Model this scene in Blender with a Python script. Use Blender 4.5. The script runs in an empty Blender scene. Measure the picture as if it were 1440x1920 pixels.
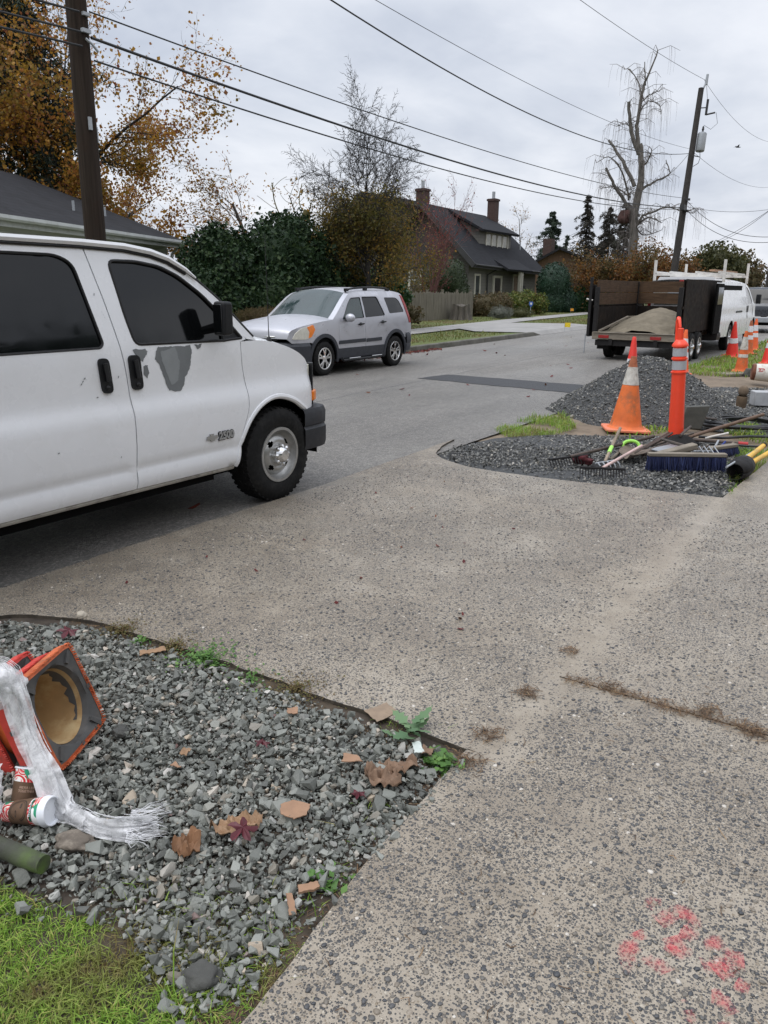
import bpy, bmesh, math, random
import numpy as np
from math import sin, cos, pi, radians, atan2, hypot, sqrt
from mathutils import Vector, Matrix, Euler
from mathutils.geometry import delaunay_2d_cdt
from mathutils import noise as mnoise

scene = bpy.context.scene
COL = scene.collection
random.seed(7); rng = np.random.default_rng(7)

# ---------------------------------------------------------------- camera (world: X along the road, Y across it, Z up)
F_PX, PITCH, ROLL, YAW, EYE = 1450.0, radians(16.1), radians(0.5), radians(33), 1.65
_fh = Vector((cos(YAW), sin(YAW), 0)); _rt = Vector((sin(YAW), -cos(YAW), 0)); _up = Vector((0, 0, 1))
_fw = _fh * cos(PITCH) - _up * sin(PITCH); _cu = _fh * sin(PITCH) + _up * cos(PITCH)
_r2 = _rt * cos(ROLL) + _cu * sin(ROLL); _u2 = _cu * cos(ROLL) - _rt * sin(ROLL)
cam_d = bpy.data.cameras.new('camera'); cam = bpy.data.objects.new('camera', cam_d); COL.objects.link(cam)
cam_d.sensor_fit = 'VERTICAL'; cam_d.sensor_height = 24; cam_d.lens = 24 * F_PX / 1920
cam_d.clip_start = .05; cam_d.clip_end = 3000
M = Matrix((_r2, _u2, -_fw)).transposed().to_4x4(); M.translation = (0, 0, EYE); cam.matrix_world = M
scene.camera = cam

def G(x, y, z=0.0):
    """where on level ground a spot seen in the survey photo stands"""
    d = _fw * F_PX + _r2 * (x - 720) + _u2 * (960 - y)
    t = (z - EYE) / d.z
    return Vector((d.x * t, d.y * t, z))

def at_dist(x, y, dist):
    d = _fw * F_PX + _r2 * (x - 720) + _u2 * (960 - y)
    t = dist / hypot(d.x, d.y)
    return Vector((d.x * t, d.y * t, EYE + d.z * t))

def on_u(x, y, u):
    d = _fw * F_PX + _r2 * (x - 720) + _u2 * (960 - y); t = u / d.x
    return Vector((u, d.y * t, EYE + d.z * t))

def on_v(x, y, v):
    d = _fw * F_PX + _r2 * (x - 720) + _u2 * (960 - y); t = v / d.y
    return Vector((d.x * t, v, EYE + d.z * t))

# ---------------------------------------------------------------- object helpers
def tag(o, label=None, cat=None, group=None, kind=None):
    if label: o['label'] = label
    if cat: o['category'] = cat
    if group: o['group'] = group
    if kind: o['kind'] = kind
    return o

def thing(name, label, cat, loc=(0, 0, 0), rz=0.0, group=None):
    o = bpy.data.objects.new(name, None); COL.objects.link(o)
    o.empty_display_size = .1
    o.location = loc; o.rotation_euler = (0, 0, rz)
    return tag(o, label, cat, group)

def hub(name, parent, loc=(0, 0, 0), rot=(0, 0, 0)):
    o = bpy.data.objects.new(name, None); COL.objects.link(o); o.parent = parent
    o.location = loc; o.rotation_euler = rot
    return o

def copy_tree(o, parent=None):
    c = o.copy(); COL.objects.link(c)
    if parent is not None: c.parent = parent
    for ch in list(o.children): copy_tree(ch, c)
    return c

def mats_list(m):
    return m if isinstance(m, (list, tuple)) else [m]

def add_obj(name, me, mats, parent=None):
    for m in mats_list(mats): me.materials.append(m)
    o = bpy.data.objects.new(name, me); COL.objects.link(o)
    if parent is not None: o.parent = parent
    return o

def np_obj(name, V, Fc, mats, parent=None, smooth=False, mi=None, sharp=None):
    """mesh from numpy arrays; Fc is (n,3) or (n,4)"""
    V = np.asarray(V, np.float32); Fc = np.asarray(Fc, np.int32)
    me = bpy.data.meshes.new(name); n, k = Fc.shape
    me.vertices.add(len(V)); me.vertices.foreach_set('co', V.ravel())
    me.loops.add(n * k); me.loops.foreach_set('vertex_index', Fc.ravel())
    me.polygons.add(n); me.polygons.foreach_set('loop_start', np.arange(0, n * k, k, dtype=np.int32))
    if mi is not None: me.polygons.foreach_set('material_index', np.asarray(mi, np.int32))
    me.update(calc_edges=True)
    if smooth:
        me.polygons.foreach_set('use_smooth', np.ones(n, bool))
        if sharp: me.set_sharp_from_angle(angle=radians(sharp))
    else:
        me.polygons.foreach_set('use_smooth', np.zeros(n, bool))
    return add_obj(name, me, mats, parent)

class MB:
    """collects shapes for one mesh"""
    def __init__(s): s.v = []; s.f = []; s.m = []
    def add(s, vs, fs, mi=0, X=None):
        b = len(s.v)
        s.v += [tuple(X @ Vector(p)) if X is not None else tuple(p) for p in vs]
        s.f += [tuple(i + b for i in f) for f in fs]; s.m += [mi] * len(fs)
        return s
    def box(s, c, size, rot=None, mi=0, X=None):
        hx, hy, hz = size[0] / 2, size[1] / 2, size[2] / 2
        vs = [Vector((a * hx, b * hy, d * hz)) for a in (-1, 1) for b in (-1, 1) for d in (-1, 1)]
        if rot is not None:
            R = Euler(rot).to_matrix() if not isinstance(rot, Matrix) else rot
            vs = [R @ p for p in vs]
        vs = [p + Vector(c) for p in vs]
        return s.add(vs, [(0, 1, 3, 2), (4, 6, 7, 5), (0, 4, 5, 1), (2, 3, 7, 6), (0, 2, 6, 4), (1, 5, 7, 3)], mi, X)
    def bar(s, a, b, w, h, mi=0, up=(0, 0, 1), X=None):
        a, b = Vector(a), Vector(b); d = (b - a); L = d.length; d.normalize()
        u = Vector(up); r = d.cross(u)
        if r.length < 1e-4: r = d.cross(Vector((1, 0, 0)))
        r.normalize(); u = r.cross(d)
        R = Matrix((d, r, u)).transposed()
        return s.box((a + b) / 2, (L, w, h), R, mi, X)
    def tube(s, pts, rad, n=8, mi=0, cap=True, X=None, flat=None):
        pts = [Vector(p) for p in pts]; k = len(pts)
        rs = rad if isinstance(rad, (list, tuple)) else [rad] * k
        vs = []; fs = []; prev = None
        for i, p in enumerate(pts):
            t = (pts[min(i + 1, k - 1)] - pts[max(i - 1, 0)])
            if t.length < 1e-9: t = Vector((0, 0, 1))
            t.normalize()
            if prev is None:
                a = t.cross(Vector((0, 0, 1)))
                if a.length < 1e-3: a = t.cross(Vector((1, 0, 0)))
            else:
                a = prev - t * prev.dot(t)
            a.normalize(); prev = a; b = t.cross(a)
            for j in range(n):
                q = 2 * pi * j / n
                vs.append(p + (a * cos(q) + b * sin(q)) * rs[i])
        for i in range(k - 1):
            for j in range(n):
                j2 = (j + 1) % n
                fs.append((i * n + j, i * n + j2, (i + 1) * n + j2, (i + 1) * n + j))
        if cap: fs.append(tuple(range(n - 1, -1, -1))); fs.append(tuple((k - 1) * n + j for j in range(n)))
        return s.add(vs, fs, mi, X)
    def lathe(s, prof, n=24, mi=0, X=None, closed=False):
        vs = []; fs = []; k = len(prof)
        for (r, z) in prof:
            for j in range(n):
                q = 2 * pi * j / n; vs.append((r * cos(q), r * sin(q), z))
        for i in range(k - 1 + (1 if closed else 0)):
            i2 = (i + 1) % k
            for j in range(n):
                j2 = (j + 1) % n
                fs.append((i * n + j, i * n + j2, i2 * n + j2, i2 * n + j))
        return s.add(vs, fs, mi, X)
    def prism(s, poly, z0, z1, mi=0, X=None):
        n = len(poly)
        vs = [(p[0], p[1], z0) for p in poly] + [(p[0], p[1], z1) for p in poly]
        fs = [tuple(range(n - 1, -1, -1)), tuple(range(n, 2 * n))] + [(i, (i + 1) % n, n + (i + 1) % n, n + i) for i in range(n)]
        return s.add(vs, fs, mi, X)
    def grid(s, rows, mi=0, X=None, flip=False):
        n = len(rows[0]); vs = [p for r in rows for p in r]; fs = []
        for i in range(len(rows) - 1):
            for j in range(n - 1):
                q = (i * n + j, i * n + j + 1, (i + 1) * n + j + 1, (i + 1) * n + j)
                fs.append(q[::-1] if flip else q)
        return s.add(vs, fs, mi, X)
    def ball(s, c, r, n=12, mi=0, X=None):
        rx, ry, rz = r if isinstance(r, (list, tuple)) else (r, r, r)
        vs = []; fs = []; m = n // 2
        for i in range(m + 1):
            th = pi * i / m
            for j in range(n):
                q = 2 * pi * j / n
                vs.append((c[0] + rx * sin(th) * cos(q), c[1] + ry * sin(th) * sin(q), c[2] + rz * cos(th)))
        for i in range(m):
            for j in range(n):
                j2 = (j + 1) % n; fs.append((i * n + j, (i + 1) * n + j, (i + 1) * n + j2, i * n + j2))
        return s.add(vs, fs, mi, X)
    def build(s, name, mats, parent=None, bevel=0, sharp=38, fixn=True, weld=False, seg=2):
        me = bpy.data.meshes.new(name); me.from_pydata(s.v, [], s.f)
        me.polygons.foreach_set('material_index', s.m)
        if fixn or weld:
            bm = bmesh.new(); bm.from_mesh(me)
            if weld: bmesh.ops.remove_doubles(bm, verts=bm.verts, dist=weld if weld is not True else 1e-4)
            if fixn: bmesh.ops.recalc_face_normals(bm, faces=bm.faces)
            bm.to_mesh(me); bm.free()
        me.polygons.foreach_set('use_smooth', [True] * len(me.polygons))
        me.set_sharp_from_angle(angle=radians(sharp)); me.update()
        o = add_obj(name, me, mats, parent)
        if bevel:
            b = o.modifiers.new('edge', 'BEVEL'); b.width = bevel; b.segments = seg; b.limit_method = 'ANGLE'; b.angle_limit = radians(50)
            b.harden_normals = False
        return o

def dirmat(a, b, roll=0.0):
    """matrix placing local Z along a->b, origin at a"""
    a, b = Vector(a), Vector(b); d = (b - a).normalized()
    q = d.to_track_quat('Z', 'Y')
    m = q.to_matrix().to_4x4() @ Matrix.Rotation(roll, 4, 'Z'); m.translation = a
    return m

def densify(poly, step, closed=True):
    out = []; n = len(poly)
    for i in range(n if closed else n - 1):
        a, b = poly[i], poly[(i + 1) % n]; L = hypot(b[0] - a[0], b[1] - a[1]); k = max(1, int(math.ceil(L / step)))
        for j in range(k): out.append((a[0] + (b[0] - a[0]) * j / k, a[1] + (b[1] - a[1]) * j / k))
    if not closed: out.append(tuple(poly[-1]))
    return out

def rounded(poly, r, seg=4, closed=True):
    """round the corners of a polygon; r may be one number or one per corner"""
    n = len(poly); out = []
    for i in range(n):
        p = Vector(poly[i]); a = Vector(poly[i - 1]); b = Vector(poly[(i + 1) % n])
        ri = r[i] if isinstance(r, (list, tuple)) else r
        da, db = (a - p), (b - p); la, lb = da.length, db.length
        q = min(ri, la * .48, lb * .48)
        if q < 1e-4: out.append(tuple(p)); continue
        s0, s1 = p + da.normalized() * q, p + db.normalized() * q
        for k in range(seg + 1):
            t = k / seg; out.append(tuple((1 - t) ** 2 * s0 + 2 * t * (1 - t) * p + t * t * s1))
    return out

def inside_np(P, poly):
    x, y = P[:, 0], P[:, 1]; r = np.zeros(len(P), bool); n = len(poly); j = n - 1
    for i in range(n):
        xi, yi = poly[i][0], poly[i][1]; xj, yj = poly[j][0], poly[j][1]
        c = ((yi > y) != (yj > y)) & (x < (xj - xi) * (y - yi) / ((yj - yi) if yj != yi else 1e-12) + xi)
        r ^= c; j = i
    return r

def smooth_poly(pts, n=6):
    """Catmull-Rom through an open run of points"""
    out = []; k = len(pts)
    for i in range(k - 1):
        p0, p1, p2, p3 = [Vector(pts[max(0, min(k - 1, i + d))]) for d in (-1, 0, 1, 2)]
        for j in range(n):
            t = j / n
            out.append(tuple(.5 * ((2 * p1) + (p2 - p0) * t + (2 * p0 - 5 * p1 + 4 * p2 - p3) * t * t + (3 * p1 - p0 - 3 * p2 + p3) * t ** 3)))
    out.append(tuple(pts[-1])); return out

def tri_region(outline, holes=(), step=.06, rows=None, xs=None, margin=.4):
    """triangulate a 2-D region with inner points; returns (points, triangles)"""
    O = densify(outline, step); H = [densify(h, step) for h in holes]
    P = []; E = []
    for ring in [O] + H:
        b = len(P); P += ring; E += [(b + i, b + (i + 1) % len(ring)) for i in range(len(ring))]
    A = np.array(O); x0, x1, y0, y1 = A[:, 0].min(), A[:, 0].max(), A[:, 1].min(), A[:, 1].max()
    ys = rows if rows is not None else np.arange(y0 + step, y1, step)
    gx = np.arange(x0 + step * .5, x1, step) if xs is None else np.asarray(xs)
    Q = np.array([(x, y) for y in ys for x in gx if x0 < x < x1 and y0 < y < y1]).reshape(-1, 2)
    if len(Q):
        ok = inside_np(Q, O)
        for h in H: ok &= ~inside_np(Q, h)
        Q = Q[ok]
        B = np.array(P)
        if len(Q):
            keep = []
            for q in Q:
                keep.append(np.min((B[:, 0] - q[0]) ** 2 + (B[:, 1] - q[1]) ** 2) > (step * margin) ** 2)
            Q = Q[np.array(keep)]
    allp = [Vector(p) for p in P] + [Vector(q) for q in Q]
    vo, eo, fo, *_ = delaunay_2d_cdt(allp, E, [], 0, 1e-6)
    V2 = np.array([(v[0], v[1]) for v in vo]); T = np.array([f for f in fo if len(f) == 3])
    C = V2[T].mean(1); ok = inside_np(C, O)
    for h in H: ok &= ~inside_np(C, h)
    return V2, T[ok]

# ---------------------------------------------------------------- materials
def new_mat(name):
    m = bpy.data.materials.new(name); m.use_nodes = True
    nt = m.node_tree; nt.nodes.clear()
    out = nt.nodes.new('ShaderNodeOutputMaterial'); bs = nt.nodes.new('ShaderNodeBsdfPrincipled')
    nt.links.new(bs.outputs[0], out.inputs[0])
    return m, nt, bs, out

class NT:
    def __init__(s, nt): s.t = nt
    def n(s, ty, **kw):
        x = s.t.nodes.new(ty)
        for k, v in kw.items():
            if k in x.inputs.keys() if hasattr(x.inputs, 'keys') else False: x.inputs[k].default_value = v
            else: setattr(x, k, v)
        return x
    def l(s, a, b): s.t.links.new(a, b)
    def coord(s): return s.n('ShaderNodeTexCoord').outputs['Object']
    def noise(s, vec, scale, detail=4, rough=.55, dist=0):
        x = s.n('ShaderNodeTexNoise'); x.inputs['Scale'].default_value = scale; x.inputs['Detail'].default_value = detail
        x.inputs['Roughness'].default_value = rough; x.inputs['Distortion'].default_value = dist
        if vec is not None: s.l(vec, x.inputs['Vector'])
        return x.outputs['Fac']
    def ramp(s, fac, stops, interp='LINEAR'):
        x = s.n('ShaderNodeValToRGB'); x.color_ramp.interpolation = interp; e = x.color_ramp.elements
        while len(e) < len(stops): e.new(.5)
        for i, (p, c) in enumerate(stops):
            e[i].position = p; e[i].color = (*c, 1) if len(c) == 3 else c
        s.l(fac, x.inputs[0]); return x.outputs[0]
    def val(s, fac, a, b, lo=0., hi=1.):
        x = s.n('ShaderNodeMapRange'); x.inputs[1].default_value = a; x.inputs[2].default_value = b
        x.inputs[3].default_value = lo; x.inputs[4].default_value = hi; s.l(fac, x.inputs[0]); return x.outputs[0]
    def math(s, op, a, b=None, clamp=False):
        x = s.n('ShaderNodeMath'); x.operation = op; x.use_clamp = clamp
        for i, q in enumerate((a, b)):
            if q is None: continue
            if isinstance(q, (int, float)): x.inputs[i].default_value = q
            else: s.l(q, x.inputs[i])
        return x.outputs[0]
    def mix(s, fac, a, b, mode='MIX'):
        x = s.n('ShaderNodeMix'); x.data_type = 'RGBA'; x.blend_type = mode
        if isinstance(fac, (int, float)): x.inputs[0].default_value = fac
        else: s.l(fac, x.inputs[0])
        for i, q in ((6, a), (7, b)):
            if isinstance(q, tuple): x.inputs[i].default_value = (*q, 1) if len(q) == 3 else q
            else: s.l(q, x.inputs[i])
        return x.outputs[2]
    def bump(s, h, strength=.3, dist=.01, normal=None):
        x = s.n('ShaderNodeBump'); x.inputs['Strength'].default_value = strength; x.inputs['Distance'].default_value = dist
        s.l(h, x.inputs['Height'])
        if normal is not None: s.l(normal, x.inputs['Normal'])
        return x.outputs[0]
    def mapping(s, vec, scale=(1, 1, 1), loc=(0, 0, 0), rot=(0, 0, 0)):
        x = s.n('ShaderNodeMapping'); x.inputs['Scale'].default_value = scale; x.inputs['Location'].default_value = loc
        x.inputs['Rotation'].default_value = rot; s.l(vec, x.inputs['Vector']); return x.outputs[0]
    def sep(s, vec):
        x = s.n('ShaderNodeSeparateXYZ'); s.l(vec, x.inputs[0]); return x.outputs

def pbr(name, col, rough=.6, metal=0., var=.2, scale=6., bump=0., bscale=80., col2=None, spec=.5, coat=0., stretch=None, dirt=None, dirt_amt=.5, dirt_scale=3.):
    m, nt, bs, out = new_mat(name); t = NT(nt); v = t.coord()
    if stretch: v = t.mapping(v, stretch)
    f = t.noise(v, scale, 6, .62)
    c2 = col2 if col2 else tuple(min(1, c * (1 + var)) for c in col); c1 = tuple(c * (1 - var) for c in col) if not col2 else col
    c = t.ramp(f, [(.3, c1), (.7, c2)])
    if dirt:
        d = t.noise(t.coord(), dirt_scale, 8, .7)
        c = t.mix(t.val(d, .5, .68, 0, dirt_amt), c, dirt)
    t.l(c, bs.inputs['Base Color'])
    r = t.val(t.noise(v, scale * 2.3, 5), .3, .7, max(.02, rough - .1), min(1, rough + .1)); t.l(r, bs.inputs['Roughness'])
    bs.inputs['Metallic'].default_value = metal; bs.inputs['Specular IOR Level'].default_value = spec
    bs.inputs['Coat Weight'].default_value = coat; bs.inputs['Coat Roughness'].default_value = .14
    if bump: t.l(t.bump(t.noise(v, bscale, 5, .6), bump, .006), bs.inputs['Normal'])
    return m

def island_mat(name, stops, rough=.6, translucent=0., bump=0., bscale=60, spec=.4, patch=None, patch_scale=.6):
    """each leaf / stone / blade has its own colour; patch = (colour, low, high) clumps of another hue"""
    m, nt, bs, out = new_mat(name); t = NT(nt)
    g = t.n('ShaderNodeNewGeometry').outputs['Random Per Island']
    c = t.ramp(g, stops); v = t.coord()
    if patch:
        p = t.noise(v, patch_scale, 3); c = t.mix(t.val(p, patch[1], patch[2]), c, t.ramp(g, patch[0]))
    c = t.mix(t.val(t.noise(v, bscale, 4, .7), .25, .75, 0, .45), c, t.mix(.55, c, (.25, .24, .22)))  if bump else c
    t.l(c, bs.inputs['Base Color']); bs.inputs['Roughness'].default_value = rough; bs.inputs['Specular IOR Level'].default_value = spec
    if bump: t.l(t.bump(t.noise(v, bscale, 5, .7), bump, .006), bs.inputs['Normal'])
    if translucent:
        tr = t.n('ShaderNodeBsdfTranslucent'); t.l(c, tr.inputs[0]); mx = t.n('ShaderNodeMixShader'); mx.inputs[0].default_value = translucent
        t.l(bs.outputs[0], mx.inputs[1]); t.l(tr.outputs[0], mx.inputs[2]); t.l(mx.outputs[0], out.inputs[0])
    return m

def hexc(r, g, b):
    f = lambda c: ((c / 255 + .055) / 1.055) ** 2.4 if c > 10 else c / 255 / 12.92
    return (f(r), f(g), f(b))

M_ = {}
M_['white_paint'] = pbr('white_paint', (.79, .80, .82), .28, var=.02, scale=2, coat=.2, dirt=(.56, .54, .50), dirt_amt=.16, dirt_scale=2.2)
M_['silver_paint'] = pbr('silver_paint', (.53, .535, .57), .36, metal=.5, var=.02, scale=3, coat=.15)
M_['glass_dark'] = pbr('glass_dark', (.004, .0045, .005), .05, var=.3, scale=2, spec=.5)
M_['glass_green'] = pbr('glass_green', (.03, .05, .05), .06, var=.2, scale=2, spec=.9)
M_['black_plastic'] = pbr('black_plastic', (.010, .0105, .012), .5, var=.2, scale=14, bump=.15, bscale=300, spec=.3)
M_['bumper_plastic'] = pbr('bumper_plastic', (.026, .028, .033), .5, var=.15, scale=10, bump=.1, bscale=260, spec=.35)
M_['suv_cladding'] = pbr('suv_cladding', (.042, .045, .053), .55, var=.12, scale=8, spec=.35)
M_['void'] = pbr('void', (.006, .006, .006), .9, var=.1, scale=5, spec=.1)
M_['rubber'] = pbr('rubber', (.010, .010, .010), .8, var=.25, scale=18, bump=.3, bscale=120, dirt=(.04, .037, .033), dirt_amt=.35, dirt_scale=9, spec=.25)
M_['steel_rim'] = pbr('steel_rim', (.42, .42, .41), .38, metal=.7, var=.12, scale=9, dirt=(.12, .1, .08), dirt_amt=.4, dirt_scale=8)
M_['chrome'] = pbr('chrome', (.7, .7, .7), .16, metal=1, var=.05, scale=10)
M_['primer'] = pbr('primer', (.155, .165, .17), .6, var=.14, scale=5, bump=.1, bscale=40)
M_['primer_light'] = pbr('primer_light', (.235, .25, .255), .55, var=.1, scale=6)
M_['amber'] = pbr('amber', (.85, .22, .02), .2, var=.1, scale=20)
M_['red_lens'] = pbr('red_lens', (.30, .016, .016), .2, var=.2, scale=20)
M_['lamp_clear'] = pbr('lamp_clear', (.62, .60, .52), .15, var=.15, scale=20, spec=.8)
M_['seal'] = pbr('seal', (.008, .008, .009), .6, var=.1, scale=20)
M_['grey_trim'] = pbr('grey_trim', (.3, .3, .29), .5, var=.2, scale=20)
M_['rocker_grime'] = pbr('rocker_grime', (.36, .34, .30), .6, var=.25, scale=7, dirt=(.09, .075, .06), dirt_amt=.8, dirt_scale=6)
M_['orange_cone'] = pbr('orange_cone', (.85, .14, .035), .5, var=.1, scale=7, dirt=(.42, .13, .06), dirt_amt=.35, dirt_scale=5)
M_['orange_old'] = pbr('orange_old', (.74, .165, .035), .6, var=.2, scale=6, dirt=(.27, .13, .065), dirt_amt=.85, dirt_scale=5)
M_['orange_rim'] = pbr('orange_rim', (.55, .13, .045), .7, var=.3, scale=14, dirt=(.20, .10, .055), dirt_amt=.9, dirt_scale=11)
M_['red_rim'] = pbr('red_rim', (.60, .06, .045), .6, var=.25, scale=10, dirt=(.28, .07, .05), dirt_amt=.8, dirt_scale=9)
M_['orange_dirty'] = pbr('orange_dirty', (.66, .13, .03), .7, var=.22, scale=8, dirt=(.25, .15, .08), dirt_amt=.8, dirt_scale=7)
M_['red_cone'] = pbr('red_cone', (.86, .055, .04), .45, var=.08, scale=7)
M_['reflect_white'] = pbr('reflect_white', (.72, .73, .75), .4, var=.06, scale=20)
M_['reflect_dirty'] = pbr('reflect_dirty', (.55, .53, .48), .6, var=.2, scale=18, dirt=(.22, .17, .1), dirt_amt=.75, dirt_scale=14)
M_['reflect_grey'] = pbr('reflect_grey', (.42, .43, .45), .35, var=.08, scale=40)
M_['delineator_orange'] = pbr('delineator_orange', (.93, .075, .03), .38, var=.05, scale=9)
M_['wood_grey'] = pbr('wood_grey', (.22, .19, .15), .8, var=.3, scale=6, stretch=(1, 1, 8), bump=.2, bscale=40)
M_['handle_wood'] = pbr('handle_wood', (.30, .235, .17), .7, var=.25, scale=20, dirt=(.13, .1, .08), dirt_amt=.6)
M_['handle_dark'] = pbr('handle_dark', (.07, .05, .04), .65, var=.3, scale=18)
M_['tool_steel'] = pbr('tool_steel', (.11, .095, .085), .6, metal=.5, var=.35, scale=14, dirt=(.16, .12, .09), dirt_amt=.7, dirt_scale=10)
M_['tool_steel_dark'] = pbr('tool_steel_dark', (.014, .013, .013), .65, var=.4, scale=14, spec=.3)
M_['green_grip'] = pbr('green_grip', (.38, .78, .12), .4, var=.1, scale=20)
M_['yellow_grip'] = pbr('yellow_grip', (.78, .46, .04), .45, var=.1, scale=20, dirt=(.3, .2, .08), dirt_amt=.5)
M_['red_grip'] = pbr('red_grip', (.45, .03, .03), .5, var=.1, scale=20)
M_['pvc_white'] = pbr('pvc_white', (.7, .68, .64), .4, var=.1, scale=9, dirt=(.4, .33, .26), dirt_amt=.5)
M_['pink_handle'] = pbr('pink_handle', (.62, .44, .40), .5, var=.15, scale=12, dirt=(.3, .22, .2), dirt_amt=.6)
M_['blue_bristle'] = pbr('blue_bristle', (.018, .035, .19), .7, var=.45, scale=26, stretch=(8, 8, 1), bump=.3, bscale=60)
M_['hose'] = pbr('hose', (.014, .014, .015), .35, var=.2, scale=10)
M_['brown_metal'] = pbr('brown_metal', (.016, .012, .010), .8, var=.3, scale=4, bump=.15, bscale=30, dirt=(.045, .030, .020), dirt_amt=.6, dirt_scale=4, spec=.15)
M_['plank_brown'] = pbr('plank_brown', (.085, .052, .031), .8, spec=.2, var=.35, scale=5, stretch=(.6, .6, 7), bump=.2, bscale=20, dirt=(.03, .02, .014), dirt_amt=.7, dirt_scale=3)
M_['sand'] = pbr('sand', (.20, .172, .128), .95, spec=.15, var=.22, scale=5, bump=.5, bscale=45, dirt=(.15, .13, .1), dirt_amt=.6, dirt_scale=4)
M_['cardboard'] = pbr('cardboard', (.33, .195, .12), .8, var=.14, scale=16, bump=.15, bscale=50)
M_['leaf_brown'] = pbr('leaf_brown', (.19, .095, .045), .75, var=.3, scale=20, bump=.2, bscale=60)
M_['bark'] = pbr('bark', (.070, .058, .047), .9, var=.35, scale=8, stretch=(1, 1, .25), bump=.5, bscale=22)
M_['bark_dark'] = pbr('bark_dark', (.034, .030, .027), .9, var=.35, scale=8, stretch=(1, 1, .25), bump=.4, bscale=22)
M_['bark_pale'] = pbr('bark_pale', (.115, .105, .092), .85, var=.5, scale=4, stretch=(1, 1, .7), bump=.3, bscale=18)
M_['bark_red'] = pbr('bark_red', (.13, .055, .05), .8, var=.3, scale=8)
M_['pole_wood'] = pbr('pole_wood', (.032, .024, .019), .9, spec=.15, var=.4, scale=9, stretch=(3, 3, .12), bump=.35, bscale=30, dirt=(.035, .022, .016), dirt_amt=.7, dirt_scale=2)
M_['wire'] = pbr('wire', (.02, .021, .023), .6, var=.1, scale=3)
M_['galv'] = pbr('galv', (.36, .38, .40), .45, metal=.4, var=.12, scale=6)
M_['shingle'] = None
# ================================================================ sky and light
def make_world():
    w = bpy.data.worlds.new('World'); scene.world = w; w.use_nodes = True
    nt = w.node_tree; nt.nodes.clear(); t = NT(nt)
    out = t.n('ShaderNodeOutputWorld'); bg = t.n('ShaderNodeBackground'); bg2 = t.n('ShaderNodeBackground')
    sky = t.n('ShaderNodeTexSky'); sky.sky_type = 'NISHITA'; sky.sun_disc = False
    sky.sun_elevation = radians(35); sky.sun_rotation = radians(200); sky.air_density = 1.5; sky.dust_density = 3
    bg.inputs[1].default_value = .08; t.l(sky.outputs[0], bg.inputs[0])
    d = t.n('ShaderNodeTexCoord').outputs['Generated']; z = t.sep(d)[2]
    # flattened cloud deck: project the view direction on to a plane overhead
    s = t.sep(d); zz = t.math('ADD', t.math('MAXIMUM', z, 0.), .22)
    cv = t.n('ShaderNodeCombineXYZ'); t.l(t.math('DIVIDE', s[0], zz), cv.inputs[0]); t.l(t.math('DIVIDE', s[1], zz), cv.inputs[1])
    n1 = t.noise(cv.outputs[0], .85, 6, .55, .4); n2 = t.noise(cv.outputs[0], 2.4, 6, .55, .3)
    n = t.math('ADD', t.math('MULTIPLY', n1, .7), t.math('MULTIPLY', n2, .3))
    c = t.ramp(n, [(.32, (.42, .46, .55)), (.45, (.56, .595, .67)), (.55, (.68, .705, .765)), (.68, (.80, .815, .85))])
    t.l(c, bg2.inputs[0])
    el = t.n('ShaderNodeMapRange'); el.interpolation_type = 'SMOOTHSTEP'; el.inputs[1].default_value = .42; el.inputs[2].default_value = 1.
    el.inputs[3].default_value = SKY_LOW; el.inputs[4].default_value = SKY_TOP; t.l(z, el.inputs[0]); t.l(el.outputs[0], bg2.inputs[1])
    mx = t.n('ShaderNodeMixShader'); mx.inputs[0].default_value = .93
    t.l(bg.outputs[0], mx.inputs[1]); t.l(bg2.outputs[0], mx.inputs[2]); t.l(mx.outputs[0], out.inputs[0])
SKY_LOW, SKY_TOP = .93, 1.9
make_world()
sl = bpy.data.lights.new('sun', 'SUN'); sl.energy = .9; sl.angle = radians(40); sl.color = (1, .97, .93)
so = bpy.data.objects.new('sun', sl); COL.objects.link(so)
sun_dir = Vector((cos(radians(150)) * cos(radians(62)), sin(radians(150)) * cos(radians(62)), sin(radians(62))))
so.rotation_euler = sun_dir.to_track_quat('Z', 'Y').to_euler(); so.location = (0, 0, 40)
scene.view_settings.view_transform = 'Standard'; scene.view_settings.look = 'None'
scene.view_settings.exposure = .48; scene.view_settings.gamma = 1
scene.cycles.max_bounces = 6; scene.cycles.transparent_max_bounces = 12

# ================================================================ ground materials
def pebble_layer(t, v, S, thr, rmin, rmax, seed, stops):
    vv = t.mapping(v, (S, S * 1.0, S), (seed, seed * 1.7, 0))
    wob = t.n('ShaderNodeTexNoise'); wob.inputs['Scale'].default_value = 2.2; wob.inputs['Detail'].default_value = 2; t.l(vv, wob.inputs['Vector'])
    ad = t.n('ShaderNodeVectorMath'); ad.operation = 'MULTIPLY_ADD'; ad.inputs[1].default_value = (.55, .55, .0); t.l(wob.outputs['Color'], ad.inputs[0]); t.l(vv, ad.inputs[2])
    vo = t.n('ShaderNodeTexVoronoi'); vo.voronoi_dimensions = '2D'; vo.inputs['Scale'].default_value = 1; t.l(ad.outputs[0], vo.inputs['Vector'])
    c = t.n('ShaderNodeSeparateColor'); t.l(vo.outputs['Color'], c.inputs[0])
    r = t.val(c.outputs[0], 0, 1, rmin, rmax)
    d = t.math('SUBTRACT', r, vo.outputs['Distance'])
    on = t.math('LESS_THAN', c.outputs[1], thr)
    mask = t.math('MULTIPLY', t.val(d, 0, .07), on)
    dome = t.math('MULTIPLY', t.math('POWER', t.val(d, 0, .22), .6), on)
    return mask, dome, t.ramp(c.outputs[2], stops, 'CONSTANT')

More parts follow.
